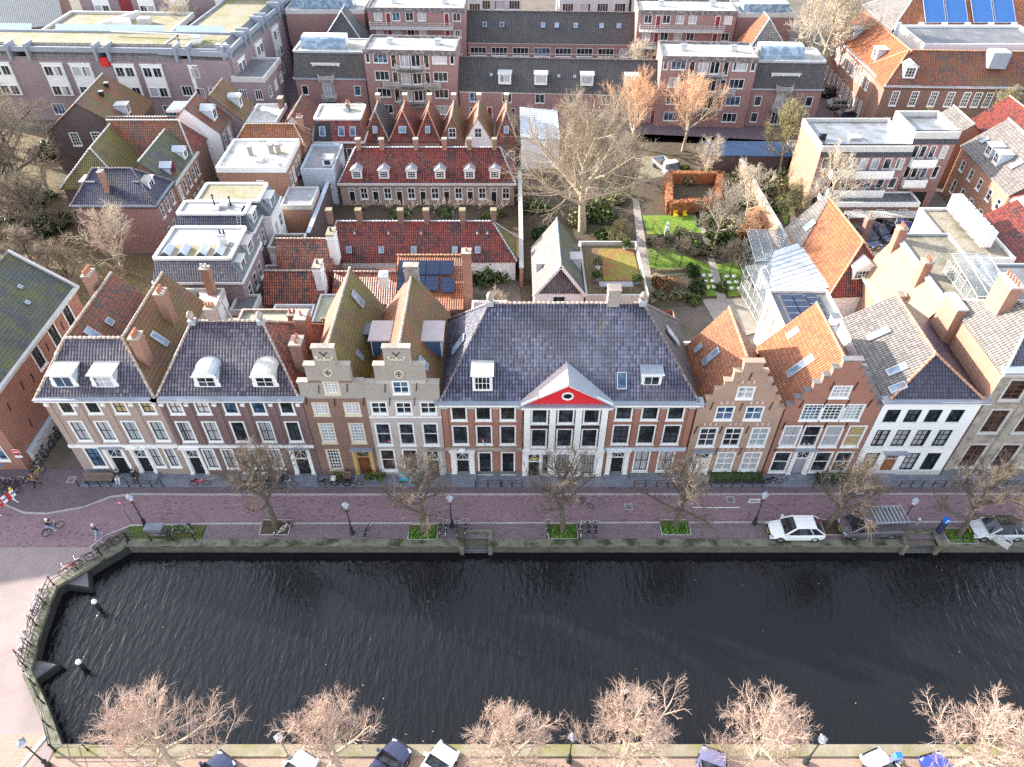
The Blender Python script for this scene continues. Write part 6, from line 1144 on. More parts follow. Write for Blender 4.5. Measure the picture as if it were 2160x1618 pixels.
for i, (x, y, k, s) in enumerate(((-76, 104, 0, 1.1), (-70.5, 95, 0, 1.0), (-66.5, 86.5, 1, 1.15), (-60.5, 80.5, 1, .95), (-71, 81, 0, .95), (-79, 94, 1, 1.2), (-63, 74, 2, 1.2), (-57, 72.5, 2, 1.05), (-52, 70.5, 2, .9), (-66, 68, 2, 1.2), (-59, 66.5, 3, 1.0), (-53.5, 64.5, 2, .95))):
    tree(['tangled bare tree in the wooded garden left of the mossy roofs', 'darker tangled bare tree in the wooded garden at left', 'low tan bare shrub tree above the mossy corner roof', 'low olive bare shrub tree above the mossy corner roof'][k], x, y, WD[k], GWd, s)
GT = 'bare trees in the gardens and back streets'
for x, y, k, s, lab in ((54.0, 131, 'A', 1.5, 'tall pale plane tree rising out of the top of the photo'), (39.5, 99.5, 'B', 1.25, 'golden twigged tree at the left end of the balcony flats'), (41.5, 85.2, 'C', 1.0, 'pale bare tree in front of the long white balconies'), (36.6, 84.5, 3, .9, 'olive bare tree left of the white balconies'), (26.0, 80.0, 'C', .85, 'slender pale tree beside the central garden path'), (31.5, 86.5, 'C', .8, 'pale thin tree beyond the beech hedge'), (31.0, 80.5, 'D', .75, 'orange tan bushy tree right of the garden lawns'), (28, 97, 'C', .7, 'thin tree beside the blue tarpaulin roof'), (16.5, 97.5, 2, 1.0, 'low dense tree behind the parked tipper truck'), (74.5, 107.0, 'B', 1.1, 'bare tree in front of the many paned brick facade'), (62.5, 108, 'B', .7, 'small tan tree beside the corner of the brick building'), (44.5, 114.6, 'C', .6, 'small street tree in front of the right wing house'), (22.5, 131.5, 'C', .9, 'pale bare tree between the two terraced rows'), (-60, 140, 'C', 1.35, 'pale bare tree in the courtyard of the grey complex'), (-56, 144, 'D', 1.2, 'reddish bare tree in the courtyard of the grey complex'), (51.5, 104, 'B', .55, 'small golden tree by the parked cars'), (58.5, 77.0, 'B', .6, 'olive shrub tree beside the white air conditioners'), (13.5, 78, 3, .7, 'low olive bare tree beside the huge garden tree'), (20.5, 74.5, 'E', .8, 'small dark tree on the lower lawn'), (26.3, 73.0, 'E', .85, 'small dark tree at the hedge by the lower lawn'), (17.6, 75.0, 'E', .7, 'thin small tree at the left of the lower lawn'), (-1.5, 63.5, 'C', .45, 'small branched shrub in the white walled yard')):
    if k == 'A': ms = tree_meshes(80, 11, 5.5, 3.5, .36, 'twig_pale', 'bark_pale', 14, 9, 8, 4, .3, tr=.024)
    elif k == 'B': ms = W2 if 'W2' in globals() else tree_meshes(81, 7, 3.6, 1.4, .18, 'twig_olive', 'bark_pale', 13, 9, 8, 5, .45, tr=.02); W2 = ms
    elif k == 'C': ms = PALE
    elif k == 'D': ms = W3 if 'W3' in globals() else tree_meshes(82, 6, 3.0, 1.0, .15, 'twig_orange', 'bark', 13, 9, 8, 5, .4, tr=.018); W3 = ms
    elif k == 'E': ms = W4 if 'W4' in globals() else tree_meshes(83, 5, 2.2, 1.6, .1, 'twig_dark', 'bark', 11, 7, 6, 4, .3, tr=.016); W4 = ms
    else: ms = WD[k]
    tree(lab, x, y, ms, GT, s)
# pollarded trees in the almshouse garden
pm = MB(); g_ = random.Random(5)
pm.tube((0, 0, 0), (0, 0, 1.7), .14, .11, 7, 'bark'); tw = MB()
for i in range(7):
    a = i*.9+g_.random()*.4; e = V((math.cos(a)*1.3, math.sin(a)*.5, 2.3+g_.random()*.6)); tw.tube((0, 0, 1.65), e, .07, .05, 5, 'bark'); tw.lathe([(0, -.1), (.13, 0), (0, .12)], 6, 'bark_pale', e)
    for j in range(6): tw.tube(e, e+V((g_.gauss(0, .2), g_.gauss(0, .2), .3+g_.random()*.3)), .02, .01, 3, 'twig_tan')
pt, pc = pm.mesh('trunk'), tw.mesh('crown')
for i, px in enumerate((775, 822, 868, 920, 960, 1010, 1050)):
    p = G(px, 452); tree('pollarded tree with knobbly arms in front of the rear almshouse doors', p.x, 85.2, (pt, pc), 'pollarded trees in the almshouse garden', 1., R.uniform(-.2, .2), 'pollard_tree')
# shrubs
def leaf_mesh(seed, n, mat, mat2=None, q=.14, box=None):
    g = random.Random(seed); v = []; f = []; mi = []
    for i in range(n):
        if box: p = V((g.uniform(-.5, .5), g.uniform(-.5, .5), g.uniform(0, 1))); k = g.randrange(5); p = V((p.x, .5*(1 if k == 0 else -1), p.z)) if k < 2 else V((.5*(1 if k == 2 else -1), p.y, p.z)) if k < 4 else V((p.x, p.y, 1)); p = V((p.x*box[0], p.y*box[1], p.z*box[2]))+V((g.gauss(0, .05), g.gauss(0, .05), g.gauss(0, .05)))
        else:
            d = V((g.gauss(0, 1), g.gauss(0, 1), g.gauss(0, 1))).normalized(); d.z = abs(d.z); r = (.55+.45*g.random())*(1+.25*math.sin(3*math.atan2(d.y, d.x)+seed)+.2*math.sin(5*d.z+seed)); p = V((d.x*r, d.y*r, d.z*r*.9+.05))
        a = V((g.gauss(0, 1), g.gauss(0, 1), g.gauss(0, 1))).normalized(); c = a.orthogonal().normalized(); e = a.cross(c); s = q*g.uniform(.6, 1.4); b = len(v)
        v += [tuple(p-c*s), tuple(p+e*s*.5), tuple(p+c*s), tuple(p-e*s*.5)]; f.append((b, b+1, b+2, b+3)); mi.append(1 if mat2 and g.random() < .35 else 0)
    return _mesh('foliage', v, f, mi, [mat]+([mat2] if mat2 else []), False)
SH = [leaf_mesh(1, 900, 'leaf', 'leaf_light'), leaf_mesh(2, 900, 'leaf_light', 'leaf'), leaf_mesh(3, 800, 'beech', 'leaf'), leaf_mesh(4, 700, 'twig_olive', 'leaf'), leaf_mesh(5, 900, 'leaf', 'leaf')]
def shrub(lab, x, y, k, sx, sz, group='shrubs in the gardens', z=0.):
    t = thing('shrub', lab, 'shrub', (x, y, z), R.uniform(0, 6), group); t.scale = (sx, sx*R.uniform(.8, 1.2), sz); inst('foliage', SH[k], t); m = MB(); [m.tube((0, 0, -.1), (.25*math.cos(a), .25*math.sin(a), .6), .03, .02, 4, 'bark') for a in (0, 2, 4)]; m.build('stem', t)
LB = ['dark green leafy shrub', 'light green leafy shrub', 'rusty leaved shrub', 'olive twiggy shrub', 'deep green clipped shrub']
for px, py, k, sx, sz, wh in ((1258, 455, 0, 2.3, 2.6, 'at the foot of the huge garden tree'), (1290, 500, 0, 1.8, 1.6, 'beside the stone path behind the coach house'), (1215, 470, 3, 1.6, 1.6, 'behind the slate coach house'), (1130, 440, 0, 1.8, 1.4, 'by the almshouse garden wall'), (1150, 500, 4, 1.4, 1.6, 'beside the almshouse gable end'), (1300, 420, 3, 1.9, 1.3, 'left of the path under the huge tree'), (1400, 505, 0, 1.0, .8, 'in the bed by the statue'), (1440, 500, 3, 1.6, 1.0, 'between the two upper lawns'), (1380, 515, 4, .9, .8, 'at the left of the dividing bed'), (1470, 530, 0, 1.5, 1.5, 'at the end of the dividing bed'), (1440, 525, 4, 1.2, 1.3, 'behind the middle lawn'), (1495, 535, 3, 1.2, 1.2, 'left of the central path'), (1560, 540, 4, 1.6, 2.0, 'right of the central path, beside the thin tree'), (1530, 510, 0, 1.6, 1.6, 'right of the central path near the pond'), (1590, 560, 4, 1.5, 1.8, 'against the tall greenhouse'), (1490, 470, 1, 1.2, 1.1, 'beside the narrow pond'), (1500, 500, 1, 1.0, .9, 'at the foot of the narrow pond'), (1540, 480, 3, 1.7, 1.2, 'in the sunny bed right of the pond'), (1570, 505, 2, 1.6, 1.2, 'in the sunny bed at right'), (1600, 470, 2, 1.8, 1.3, 'against the long garden wall'), (1640, 440, 1, 1.8, 1.4, 'in the garden right of the wall'), (1620, 400, 3, 2.2, 1.5, 'in the right hand garden'), (1660, 380, 1, 2.0, 1.6, 'below the balcony flats'), (1690, 430, 0, 1.8, 1.2, 'beside the orange roof gable'), (1650, 350, 0, 2.0, 1.8, 'left of the golden twigged tree'), (1450, 385, 3, 1.4, 1.2, 'inside the beech hedge'), (1445, 360, 1, .9, .9, 'bright beside the blue tarpaulin roof'), (1490, 365, 1, 1.0, .8, 'right of the small bright one'), (1420, 355, 2, 1.2, 1.2, 'in front of the blue tarpaulin roof'), (1560, 380, 3, 1.9, 1.2, 'beyond the beech hedge'), (1580, 430, 3, 1.8, 1.3, 'right of the beech hedge'), (1050, 455, 1, 1.1, 1.0, 'at the end of the almshouse garden'), (1025, 460, 1, .8, .7, 'in the almshouse garden bed'), (940, 450, 0, 1.3, .7, 'dark in the almshouse garden'), (840, 455, 0, 1.3, .7, 'low in the almshouse garden'), (660, 460, 4, 1.3, 2.0, 'against the blank brick wall'), (1000, 590, 0, 1.5, 1.4, 'against the white almshouse wall'), (1040, 585, 0, 1.8, 2.4, 'climbing the white almshouse wall'), (30, 480, 0, 2.5, 2.0, 'under the trees at the left edge'), (70, 430, 0, 2.5, 2.2, 'in the left wooded garden'), (110, 480, 4, 2.4, 1.8, 'under the low tan trees'), (100, 330, 4, 2.4, 2.0, 'beside the dark brick gable'), (1520, 610, 0, .9, 1.1, 'in the lower flower bed'), (1459, 580, 4, .9, 1.5, 'in the clipped row by the planters'), (1471, 612, 4, 1.0, 1.5, 'near end of the clipped row by the planters'), (1400, 600, 2, 1.5, .6, 'in the leaf strewn oval bed'), (1430, 625, 3, 1.2, .8, 'in the dark bed behind the mansion'), (1460, 635, 0, 1.0, .9, 'at the back wall of the mansion'), (1390, 625, 3, 1.0, .6, 'beside the curved gravel path'), (1140, 122, 4, 2.2, 3.2, 'like a small fir behind the dormered terrace'), (1190, 122, 4, 2.0, 2.8, 'like a second small fir behind the dormered terrace'), (1230, 245, 4, 1.0, 2.0, 'shaped like a cone by the terrace doors'), (1900, 470, 0, 2.0, 1.4, 'by the parked cars'), (1850, 465, 2, 1.8, 1.2, 'under the pergola'), (1770, 665, 1, 1.0, 1.6, 'yellowish beside the solar panels')):
    z = 0.
    p = G(px, py, z); shrub(LB[k]+' '+wh, p.x, p.y, k, sx, sz)
def hedge(lab, x0, y0, x1, y1, h, w, mat, n=500):
    d = V((x1-x0, y1-y0, 0)); t = thing('hedge', lab, 'hedge', ((x0+x1)/2, (y0+y1)/2, 0), math.atan2(d.y, d.x), 'clipped beech hedges' if mat == 'beech' else None); L = d.length
    m = MB(); m.box(-L/2+.08, -w/2+.08, 0, L/2-.08, w/2-.08, h-.06, mat); m.build('core', t); inst('foliage', leaf_mesh(int(x0*7+y0), n, mat, None, .11, (L, w, h)), t)
A_, B_, C_, D_ = G(1410, 450), G(1510, 440), G(1515, 385), G(1408, 385)
for p, q, lab in ((A_, A_.lerp(B_, .62), 'rusty beech hedge on the near left of the square'), (A_.lerp(B_, .74), B_, 'short rusty beech hedge on the near right of the square'), (B_, C_, 'rusty beech hedge on the right side of the square'), (D_, C_, 'rusty beech hedge on the far side of the square'), (A_, D_, 'rusty beech hedge on the left side of the square')): hedge(lab, p.x, p.y, q.x, q.y, 1.7, 1.0, 'beech', 900)
p, q = G(1385, 575), G(1448, 572); hedge('low ochre hedge along the bottom of the middle lawn', p.x, p.y, q.x, q.y, .5, .5, 'twig_olive', 300)
# garden ground
gp = lambda pts: [tuple(G(u, v)[:2]) for u, v in pts]
sheet('garden_soil', gp([(1085, 545), (1090, 380), (1190, 300), (1400, 300), (1660, 310), (1710, 440), (1660, 500), (1600, 640), (1370, 650), (1260, 640), (1100, 640)]), .01, 'soil')
sheet('almshouse_garden', [(-24.5, 78), (.8, 77), (.8, 89.5), (-24.5, 89.5)], .012, 'soil'); sheet('wooded_garden', [(-95, 56), (-52.8, 59.5), (-43.6, 59.5), (-39, 66), (-39, 76), (-52, 77.5), (-57, 84), (-67, 99), (-66, 112), (-95, 114)], .012, 'leafmould')
sheet('lawn', gp([(1355, 455), (1472, 455), (1480, 492), (1365, 495)]), .05, 'lawn', 'stuff'); sheet('lawn', gp([(1362, 527), (1395, 523), (1440, 535), (1495, 560), (1580, 550), (1600, 565), (1500, 580), (1370, 565)]), .052, 'lawn', 'stuff')
sheet('lawn', gp([(1478, 572), (1502, 570), (1522, 624), (1490, 626)]), .054, 'lawn', 'stuff'); sheet('lawn', gp([(1517, 568), (1560, 566), (1580, 624), (1537, 626)]), .054, 'lawn', 'stuff'); sheet('lawn', gp([(1640, 420), (1660, 420), (1680, 470), (1655, 475)]), .05, 'lawn', 'stuff')
sheet('garden_path', gp([(1334, 420), (1347, 420), (1375, 590), (1352, 590)]), .06, 'slabpath'); sheet('garden_path', gp([(1470, 450), (1478, 450), (1535, 640), (1515, 640)]), .062, 'slabpath'); sheet('garden_path', gp([(1650, 425), (1660, 425), (1690, 480), (1672, 480)]), .06, 'slabpath')
sheet('gravel_path', gp([(1355, 590), (1385, 575), (1450, 575), (1450, 580), (1388, 585), (1372, 600), (1395, 630), (1375, 640)]), .058, 'gravel_tan'); sheet('patio', gp([(1480, 632), (1600, 630), (1605, 700), (1530, 720)]), .06, 'slabpath'); sheet('pond', gp([(1466, 440), (1474, 440), (1480, 480), (1470, 480)]), .066, 'water')
sheet('gravel_yard', gp([(1355, 330), (1400, 330), (1425, 372), (1345, 378)]), .056, 'gravel_tan')
b = Bld('garden_wall', 'long pale garden wall running back beside the sunny garden', 'wall', 33.8, 77.0, .4, 22, 2.2, rz=rad(2), wall='brick_step'); b.walls(); b.part('coping', lambda m: m.box(-.05, 0, 2.2, .45, 22, 2.3, 'offwhite'))
b = Bld('shed', 'long shed with a faded blue tarpaulin roof by the back canal', 'shed', 29.0, 100.0, 11.5, 4.5, 2.4, rz=rad(-2), wall='brick_sooty'); b.roof(2.5, 3.0, 'x', {'a': 'bluepaint', 'b': 'bluepaint', 'f': 0, 'e': 0}, 0, 0, .2, cap=None); b.walls()
b = abox('shed', 'flat grey roofed shed right of the blue tarpaulin roof', 'shed', 41, 99.5, 48, 104, 2.6, 'brick_sooty', 'bitumen', .15); b.walls()
b = Bld('garden_wall', 'white rear wall of the mansion garden behind its blue roof', 'wall', 15.2, 57.0, 8.5, .3, 2.4, wall='plaster_white'); b.walls(); b.part('coping', lambda m: m.box(-.05, -.05, 2.4, 8.55, .35, 2.5, 'offwhite'))
for i, (u, v) in enumerate(((1484, 582), (1498, 582), (1488, 594), (1503, 594), (1492, 607), (1507, 607), (1533, 584), (1549, 584), (1538, 597), (1553, 596), (1543, 609), (1559, 610))):
    p = G(u, v, .2); t = thing('planter', 'white ball shaped planter in the '+('left' if i < 6 else 'right')+' group on the striped lawn', 'planter', (p.x, p.y, .05), 0, 'white ball planters in the %s group' % ('left' if i < 6 else 'right')); m = MB(); m.lathe([(.08, 0), (.22, .07), (.28, .22), (.22, .37), (.12, .43), (.1, .38)], 12, 'white'); m.build('pot', t); m = MB(); m.lathe([(0, .38), (.12, .39)], 8, 'soil'); m.build('soil', t)
# ---- lamps, cars, bicycles, people and street things ----
def lamp_proto():
    t = thing('street_lamp', 'x', 'street lamp'); m = MB(); m.lathe([(.2, 0), (.2, .25), (.13, .35), (.13, .75), (.16, .8), (.07, .95), (.05, 2.0), (.045, 3.3), (.09, 3.35), (.05, 3.4)], 10, 'darkgreen'); m.bar((-.3, 0, 3.05), (.3, 0, 3.05), .04, .04, 'darkgreen'); m.build('post', t)
    m = MB(); m.lathe([(.12, 3.4), (.27, 3.85)], 4, 'lamp_glass', smooth=False); m.lathe([(.33, 3.85), (.33, 3.9), (.12, 4.1), (.05, 4.15), (.04, 4.3), (0, 4.32)], 4, 'lead', smooth=False); m.build('lantern', t); return t
LP0 = lamp_proto(); GL_ = 'old fashioned lantern street lamps'
for i, (x, y, lab) in enumerate(((-30.6, 36.1, 'lantern lamp beside the grey utility cabinet'), (-13.2, 35.3, 'lantern lamp between the first two bare street trees'), (-5.0, 36.0, 'lantern lamp behind the bicycles near the quay steps'), (20.3, 36.3, 'lantern lamp left of the white car'), (32.1, 35.7, 'lantern lamp right of the grey van'), (-29.9, 17.3, 'lantern lamp at the bottom left bridge corner'), (-14.3, 17.6, 'foreground lantern lamp left of the white hatchback'), (3.7, 17.6, 'foreground lantern lamp by the bicycle rack'), (19.0, 17.5, 'foreground lantern lamp right of the violet car'), (31.0, 17.4, 'foreground lantern lamp in the bottom right corner'))):
    o = LP0 if i == 0 else copy_tree(LP0); o.location = (x, y, .1); tag(o, lab, None, GL_)
def wheel(m, m2, x, y, r, w, s):
    m.lathe([(r*.62, 0), (r, 0), (r, w), (r*.62, w)], 16, 'rubber'); m2.lathe([(0, w*.9), (r*.62, w*.85)], 12, 'rim')
def car(lab, col, x, y, rz, L=4.4, W=1.82, H=1.5, z=.1, kind='hatch', roofc=None, door=False, group='parked cars'):
    t = thing('parked_van' if kind == 'van' else 'parked_car', lab, 'van' if kind == 'van' else 'car', (x, y, z), rz, group); van = kind == 'van'; m = MB(); bl = .98 if not van else 1.1
    # nose at -L/2
    f = .12 if van else .27
    S = [(0, .55, .78, .62), (.03, .62, .88, .4), (.12, .72, .94, .28), (f, .86, .99, .24), (.3, .95, 1., .22), (.55, .98, 1., .22), (.8, 1., 1., .22), (.92, .99, .97, .26), (.98, .9, .92, .34), (1, .7, .84, .45)]
    rings = []
    for u, zt, wf, zb in S:
        X_ = -L/2+u*L; w_ = W/2*wf; zt *= bl; rings.append([(X_, y_, z_) for y_, z_ in ((-w_*.8, zb), (-w_, zb+.14), (-w_, zt-.2), (-w_*.93, zt-.04), (-w_*.6, zt), (0, zt+.02), (w_*.6, zt), (w_*.93, zt-.04), (w_, zt-.2), (w_, zb+.14), (w_*.8, zb))])
    for a, c in zip(rings, rings[1:]):
        for i in range(len(a)-1): m.face([a[i], a[i+1], c[i+1], c[i]], col, True)
        m.face([a[0], c[0], c[-1], a[-1]], 'black')
    m.face(rings[0], col); m.face(rings[-1][::-1], col)
    x0, x1, x2, x3 = [(-.25, -.06, .29, .47), (-.36, -.2, .485, .495), (-.22, -.06, .26, .38)][1 if van else 0 if kind == 'hatch' else 2]
    x0, x1, x2, x3 = x0*L, x1*L, x2*L, x3*L; b_, c_ = W/2*.9, W/2*(.84 if van else .7); zr = H-.04
    if van: m.box(-.02*L, -b_-.02, bl-.1, .49*L, b_+.02, zr-.1, col)
    o = m.build('body', t); g = MB(); lo = [(x0, -b_, bl-.05), (x0, b_, bl-.05), (x3, b_, bl-.05), (x3, -b_, bl-.05)]; hi = [(x1, -c_, zr), (x1, c_, zr), (x2, c_, zr), (x2, -c_, zr)]
    for i in range(4): g.face([lo[i], lo[(i+1) % 4], hi[(i+1) % 4], hi[i]][::-1], 'glass')
    g.build('windows', t); r = MB(); rc = roofc or col; n = 6
    for i in range(n):
        for j in range(4):
            q = []
            for a, e in ((i, j), (i+1, j), (i+1, j+1), (i, j+1)): uu, vv = a/n, e/4*2-1; q.append((x1-.03+(x2-x1+.06)*uu, vv*(c_+.03), zr+.05*(1-vv*vv)+.03*math.sin(PI*uu)))
            r.face(q, rc, True)
    r.box(x1, -c_, zr-.03, x2, c_, zr-.005, rc); r.build('roof', t); p = MB()
    for s in (-1, 1):
        for a, e in (((x0, s*b_, bl-.04), (x1, s*c_, zr)), ((x3, s*b_, bl-.04), (x2, s*c_, zr))): p.bar(a, e, .09, .09, col)
        if not van:
            for k in (.3, .68): p.bar((x0+(x3-x0)*k+.1, s*(b_+.005), bl-.05), (x1+(x2-x1)*k, s*(c_+.005), zr), .08, .05, 'black' if k < .5 else col)
        p.box(x0+.12, s*(W/2+.08)-.08, bl-.02, x0+.32, s*(W/2+.08)+.08, bl+.14, col)
    p.build('pillars', t)
    for sx in (-.31, .31):
        for s in (-1, 1):
            q, q2 = MB(), MB(); wheel(q, q2, 0, 0, .33, .2, s); w_ = q.build('wheel', t, (sx*L, s*(W/2-.19), .33)); w_.rotation_euler = (rad(-90*s), 0, 0); q2.build('rim', w_)
    for s in (-1, 1):
        h = MB(); h.box(-.1, -.17, 0, .12, .17, .1, 'zinc'); h.build('headlight', t, (-L/2+.2, s*W*.33, .53*bl), -s*.3); h = MB(); h.box(-.06, -.14, 0, .06, .14, .16, 'taillight'); h.build('taillight', t, (L/2-.05, s*W*.37, .72))
    h = MB(); h.box(-L/2-.02, -.26, .4, -L/2+.03, .26, .51, 'plate'); h.box(L/2-.03, -.26, .55, L/2+.02, .26, .66, 'plate'); h.build('number_plate', t); h = MB(); h.box(-L/2-.005, -W*.3, .5, -L/2+.1, W*.3, .62, 'black'); h.build('grille', t)
    if van:
        k = MB(); [k.bar((-.04*L, s*c_*.98, zr+.22), (.49*L, s*c_*.98, zr+.22), .06, .06, 'zinc') for s in (-1, 1)]; [k.bar((-.03*L+(.51*L)*i/8, -c_, zr+.25), (-.03*L+(.51*L)*i/8, c_, zr+.25), .07, .05, 'zinc') for i in range(9)]; [k.bar((-.03*L+(.51*L)*i/4, s*c_*.95, zr), (-.03*L+(.51*L)*i/4, s*c_*.95, zr+.22), .05, .05, 'zinc') for i in range(5) for s in (-1, 1)]; k.build('roof_rack', t)
    if door:
        d = MB(); d.box(0, -.05, 0, 1.15, .05, .62, col); d.bar((.1, 0, .62), (.35, 0, 1.0), .06, .06, col); d.bar((.35, 0, 1.0), (1.1, 0, .98), .06, .06, col); d.bar((1.1, 0, .98), (1.12, 0, .6), .06, .06, col); d.build('open_door', t, (x0+.35, W/2+.02, .32), rad(58))
    return t
car('white sports utility car parked on the quay beside the grey van', 'car_white', 23.3, 35.3, 0, 4.5, 1.86, 1.6); car('dark grey van with a white roof rack parked beside a bare tree', 'car_grey', 29.5, 35.6, rad(3), 5.0, 1.95, 1.95, kind='van'); car('silver car with black roof and its near door open, on the far quay', 'car_silver', 39.9, 35.35, PI+PI, 4.35, 1.84, 1.55, roofc='car_black', door=False)
def opend(): 
    d = MB(); d.box(0, -.05, 0, 1.1, .05, .62, 'car_silver'); d.box(.08, -.07, .08, 1.0, -.05, .5, 'offwhite'); d.bar((.1, 0, .62), (.35, 0, 1.0), .06, .06, 'car_silver'); d.bar((.35, 0, 1.0), (1.05, 0, .98), .06, .06, 'car_silver'); d.bar((1.05, 0, .98), (1.08, 0, .6), .06, .06, 'car_silver'); return d
_s = [o for o in SC.objects if o.get('label', '').startswith('silver car')][0]; opend().build('open_door', _s, (-.6, -.95, .32), rad(-52))
def ncar(lab, col, u, v, ang, **k):
    p = G(u, v, .9); d = V((math.cos(rad(ang)), math.sin(rad(ang)))); L = k.get('L', 4.3); car(lab, col, p.x-d.x*L/2, p.y-d.y*L/2, rad(ang)+PI, **k)
ncar('navy car with glass roof under the widest foreground tree', 'car_navy', 480, 1592, 60); ncar('white car under branches by the second foreground lamp', 'car_white', 652, 1588, 62); ncar('navy car with pale windscreen in the middle left foreground', 'car_navy', 850, 1566, 58); ncar('white car parked right of the navy car in the foreground', 'car_white', 948, 1572, 60); ncar('violet car in the middle right foreground', 'car_violet', 1508, 1578, 70); ncar('white car beside the foreground parking meter', 'car_white', 1838, 1582, 110); ncar('bright blue car at the bottom right', 'car_blue', 1962, 1588, 105)
for u, v, c, a, lab in ((1757, 195, 'car_black', 185, 'black car farthest along the side street'), (1772, 220, 'car_pewter', 183, 'pewter car between two dark cars in the side street'), (1790, 243, 'car_navy', 186, 'navy car nearest in the side street')): p = G(u, v, .7); car(lab, c, p.x, p.y, rad(a), 4.4)
for u, v, c, a, k, lab in ((1828, 502, 'car_navy', 110, 'hatch', 'dark blue car hidden behind the orange roof in the yard'), (1852, 490, 'car_navy', 120, 'hatch', 'long navy estate car in the walled yard'), (1884, 483, 'car_black', 122, 'hatch', 'black car in the walled yard'), (1912, 484, 'car_blue', 128, 'hatch', 'bright blue car in the walled yard')): p = G(u, v, .7); car(lab, c, p.x, p.y, rad(a)+PI*0, 4.5)
# tipper truck in the garden
p = G(1405, 352, .8); t = thing('tipper_truck', 'white tipper truck loaded with soil on the gravel yard', 'truck', (p.x, p.y, .06), rad(-68), None); m = MB()
m.box(.6, -.95, .4, 2.5, .95, 1.1, 'car_white'); m.slab([(.6, -.9, 2.1), (1.6, -.9, 2.1), (1.6, .9, 2.1), (.6, .9, 2.1)][::1], .12, 'car_white'); m.box(.6, -.92, 1.1, 1.1, .92, 2.0, 'car_white'); m.build('cab', t); m = MB(); m.face([(1.62, -.85, 2.0), (2.2, -.9, 1.1), (2.2, .9, 1.1), (1.62, .85, 2.0)][::-1], 'glass'); [m.face([(1.1, s*.9, 1.12), (2.15, s*.9, 1.12), (1.6, s*.88, 1.98), (1.1, s*.88, 1.98)], 'glass') for s in (-1, 1)]; m.build('windows', t)
m = MB(); m.box(-2.6, -1.0, .75, .5, 1.0, .85, 'zinc'); [m.box(-2.6, s*1.0-.03, .85, .5, s*1.0+.03, 1.25, 'zinc') for s in (-1, 1)]; m.box(-2.63, -.97, .85, -2.57, .97, 1.25, 'zinc'); m.box(.44, -.97, .85, .5, .97, 1.5, 'zinc'); m.build('tipper_bed', t); m = MB(); m.lathe([(.9, 0), (.6, .3), (.2, .5), (0, .5)], 9, 'soil', (-1.0, 0, .9)); m.build('soil_load', t)
for sx in (-1.7, 1.6):
    for s in (-1, 1): q, q2 = MB(), MB(); wheel(q, q2, 0, 0, .36, .22, s); w_ = q.build('wheel', t, (sx, s*.75, .36)); w_.rotation_euler = (rad(-90*s), 0, 0)
for s in (-1, 1): h = MB(); h.box(2.48, s*.7-.15, .7, 2.53, s*.7+.15, .9, 'headlight'); h.build('headlight', t)
# bicycles
_bm = {}
def bike_mesh(col):
    if col in _bm: return _bm[col]
    w_ = MB(); n = 18; r = .34; w_.path([V((r*math.cos(2*PI*i/n), 0, r*math.sin(2*PI*i/n))) for i in range(n)], .028, 4, 'rubber', True); [w_.bar((r*math.cos(a), 0, r*math.sin(a)), (-r*math.cos(a), 0, -r*math.sin(a)), .01, .01, 'steel') for a in (0, .63, 1.26, 1.9, 2.5)]; w_.tube((0, -.05, 0), (0, .05, 0), .04, .04, 6, 'rim')
    f = MB(); B, S_, Hd, R_, F_ = (0, 0, .3), (-.18, 0, .78), (.38, 0, .82), (-.54, 0, .34), (.54, 0, .34)
    for a, b in ((B, S_), (B, Hd), (S_, (.36, 0, .76)), (B, R_), (S_, R_), (Hd, F_), ((-.18, 0, .78), (-.2, 0, .95)), (Hd, (.34, 0, 1.05))): f.tube(a, b, .025, .025, 5, col)
    n = 7; f.path([V((-.54+.4*math.cos(.3+2.4*i/n), 0, .34+.4*math.sin(.3+2.4*i/n))) for i in range(n+1)], .025, 4, col); f.box(-.72, -.1, .72, -.32, .1, .75, 'black'); f.tube((0, -.12, .3), (0, .12, .3), .05, .05, 6, 'steel')
    h = MB(); h.path([(.2, -.3, 1.04), (.34, -.2, 1.08), (.34, .2, 1.08), (.2, .3, 1.04)], .022, 5, 'rim'); s = MB(); s.box(-.34, -.1, .94, -.14, .1, 1.0, 'black'); s.box(-.14, -.05, .945, .0, .05, .995, 'black'); _bm[col] = (w_.mesh('wheel'), f.mesh('frame'), h.mesh('handlebar'), s.mesh('saddle')); return _bm[col]
def bike(lab, x, y, rz, col='black', z=.1, group='parked bicycles', lean=.12, basket=None):
    t = thing('bicycle', lab, 'bicycle', (x, y, z), rz, group); t.rotation_euler = (lean, 0, rz); w_, f, h, s = bike_mesh(col); inst('wheel', w_, t, (-.54, 0, .34)); inst('wheel', w_, t, (.54, 0, .34)); inst('frame', f, t); inst('handlebar', h, t); inst('saddle', s, t)
    if basket: m = MB(); m.box(.42, -.2, .75, .8, .2, 1.0, basket); m.build('basket', t)
    return t
cs = ['black', 'steel', 'darkgreen', 'car_navy', 'black', 'red', 'lead', 'white']
bike('red bicycle leaning by the dark brick house doorway', -27.3, 40.4, .1, 'red')
for i, x in enumerate((-23.8, -23.1, -22.4, -21.6, -20.9, -20.2, -19.6)): bike('dark bicycle in the tangle in front of the dark brick house', x, 40.4+.12*(i % 3), R.uniform(-.5, .5)+(1.57 if i % 2 else .2), cs[i % 5], group='tangle of bicycles before the dark brick house')
bike('red bicycle in the tangle in front of the dark brick house', -20.6, 40.9, .2, 'red')
for i, x in enumerate((-16.1, -15.0, -13.9)): bike(['leftmost bicycle against the narrow brown house', 'bicycle with pale green crate against the brown house', 'bicycle nearest the ochre door of the brown house'][i], x, 40.35, [.05, 3.1, .1][i], 'black', basket='lamp_glass' if i == 1 else None)
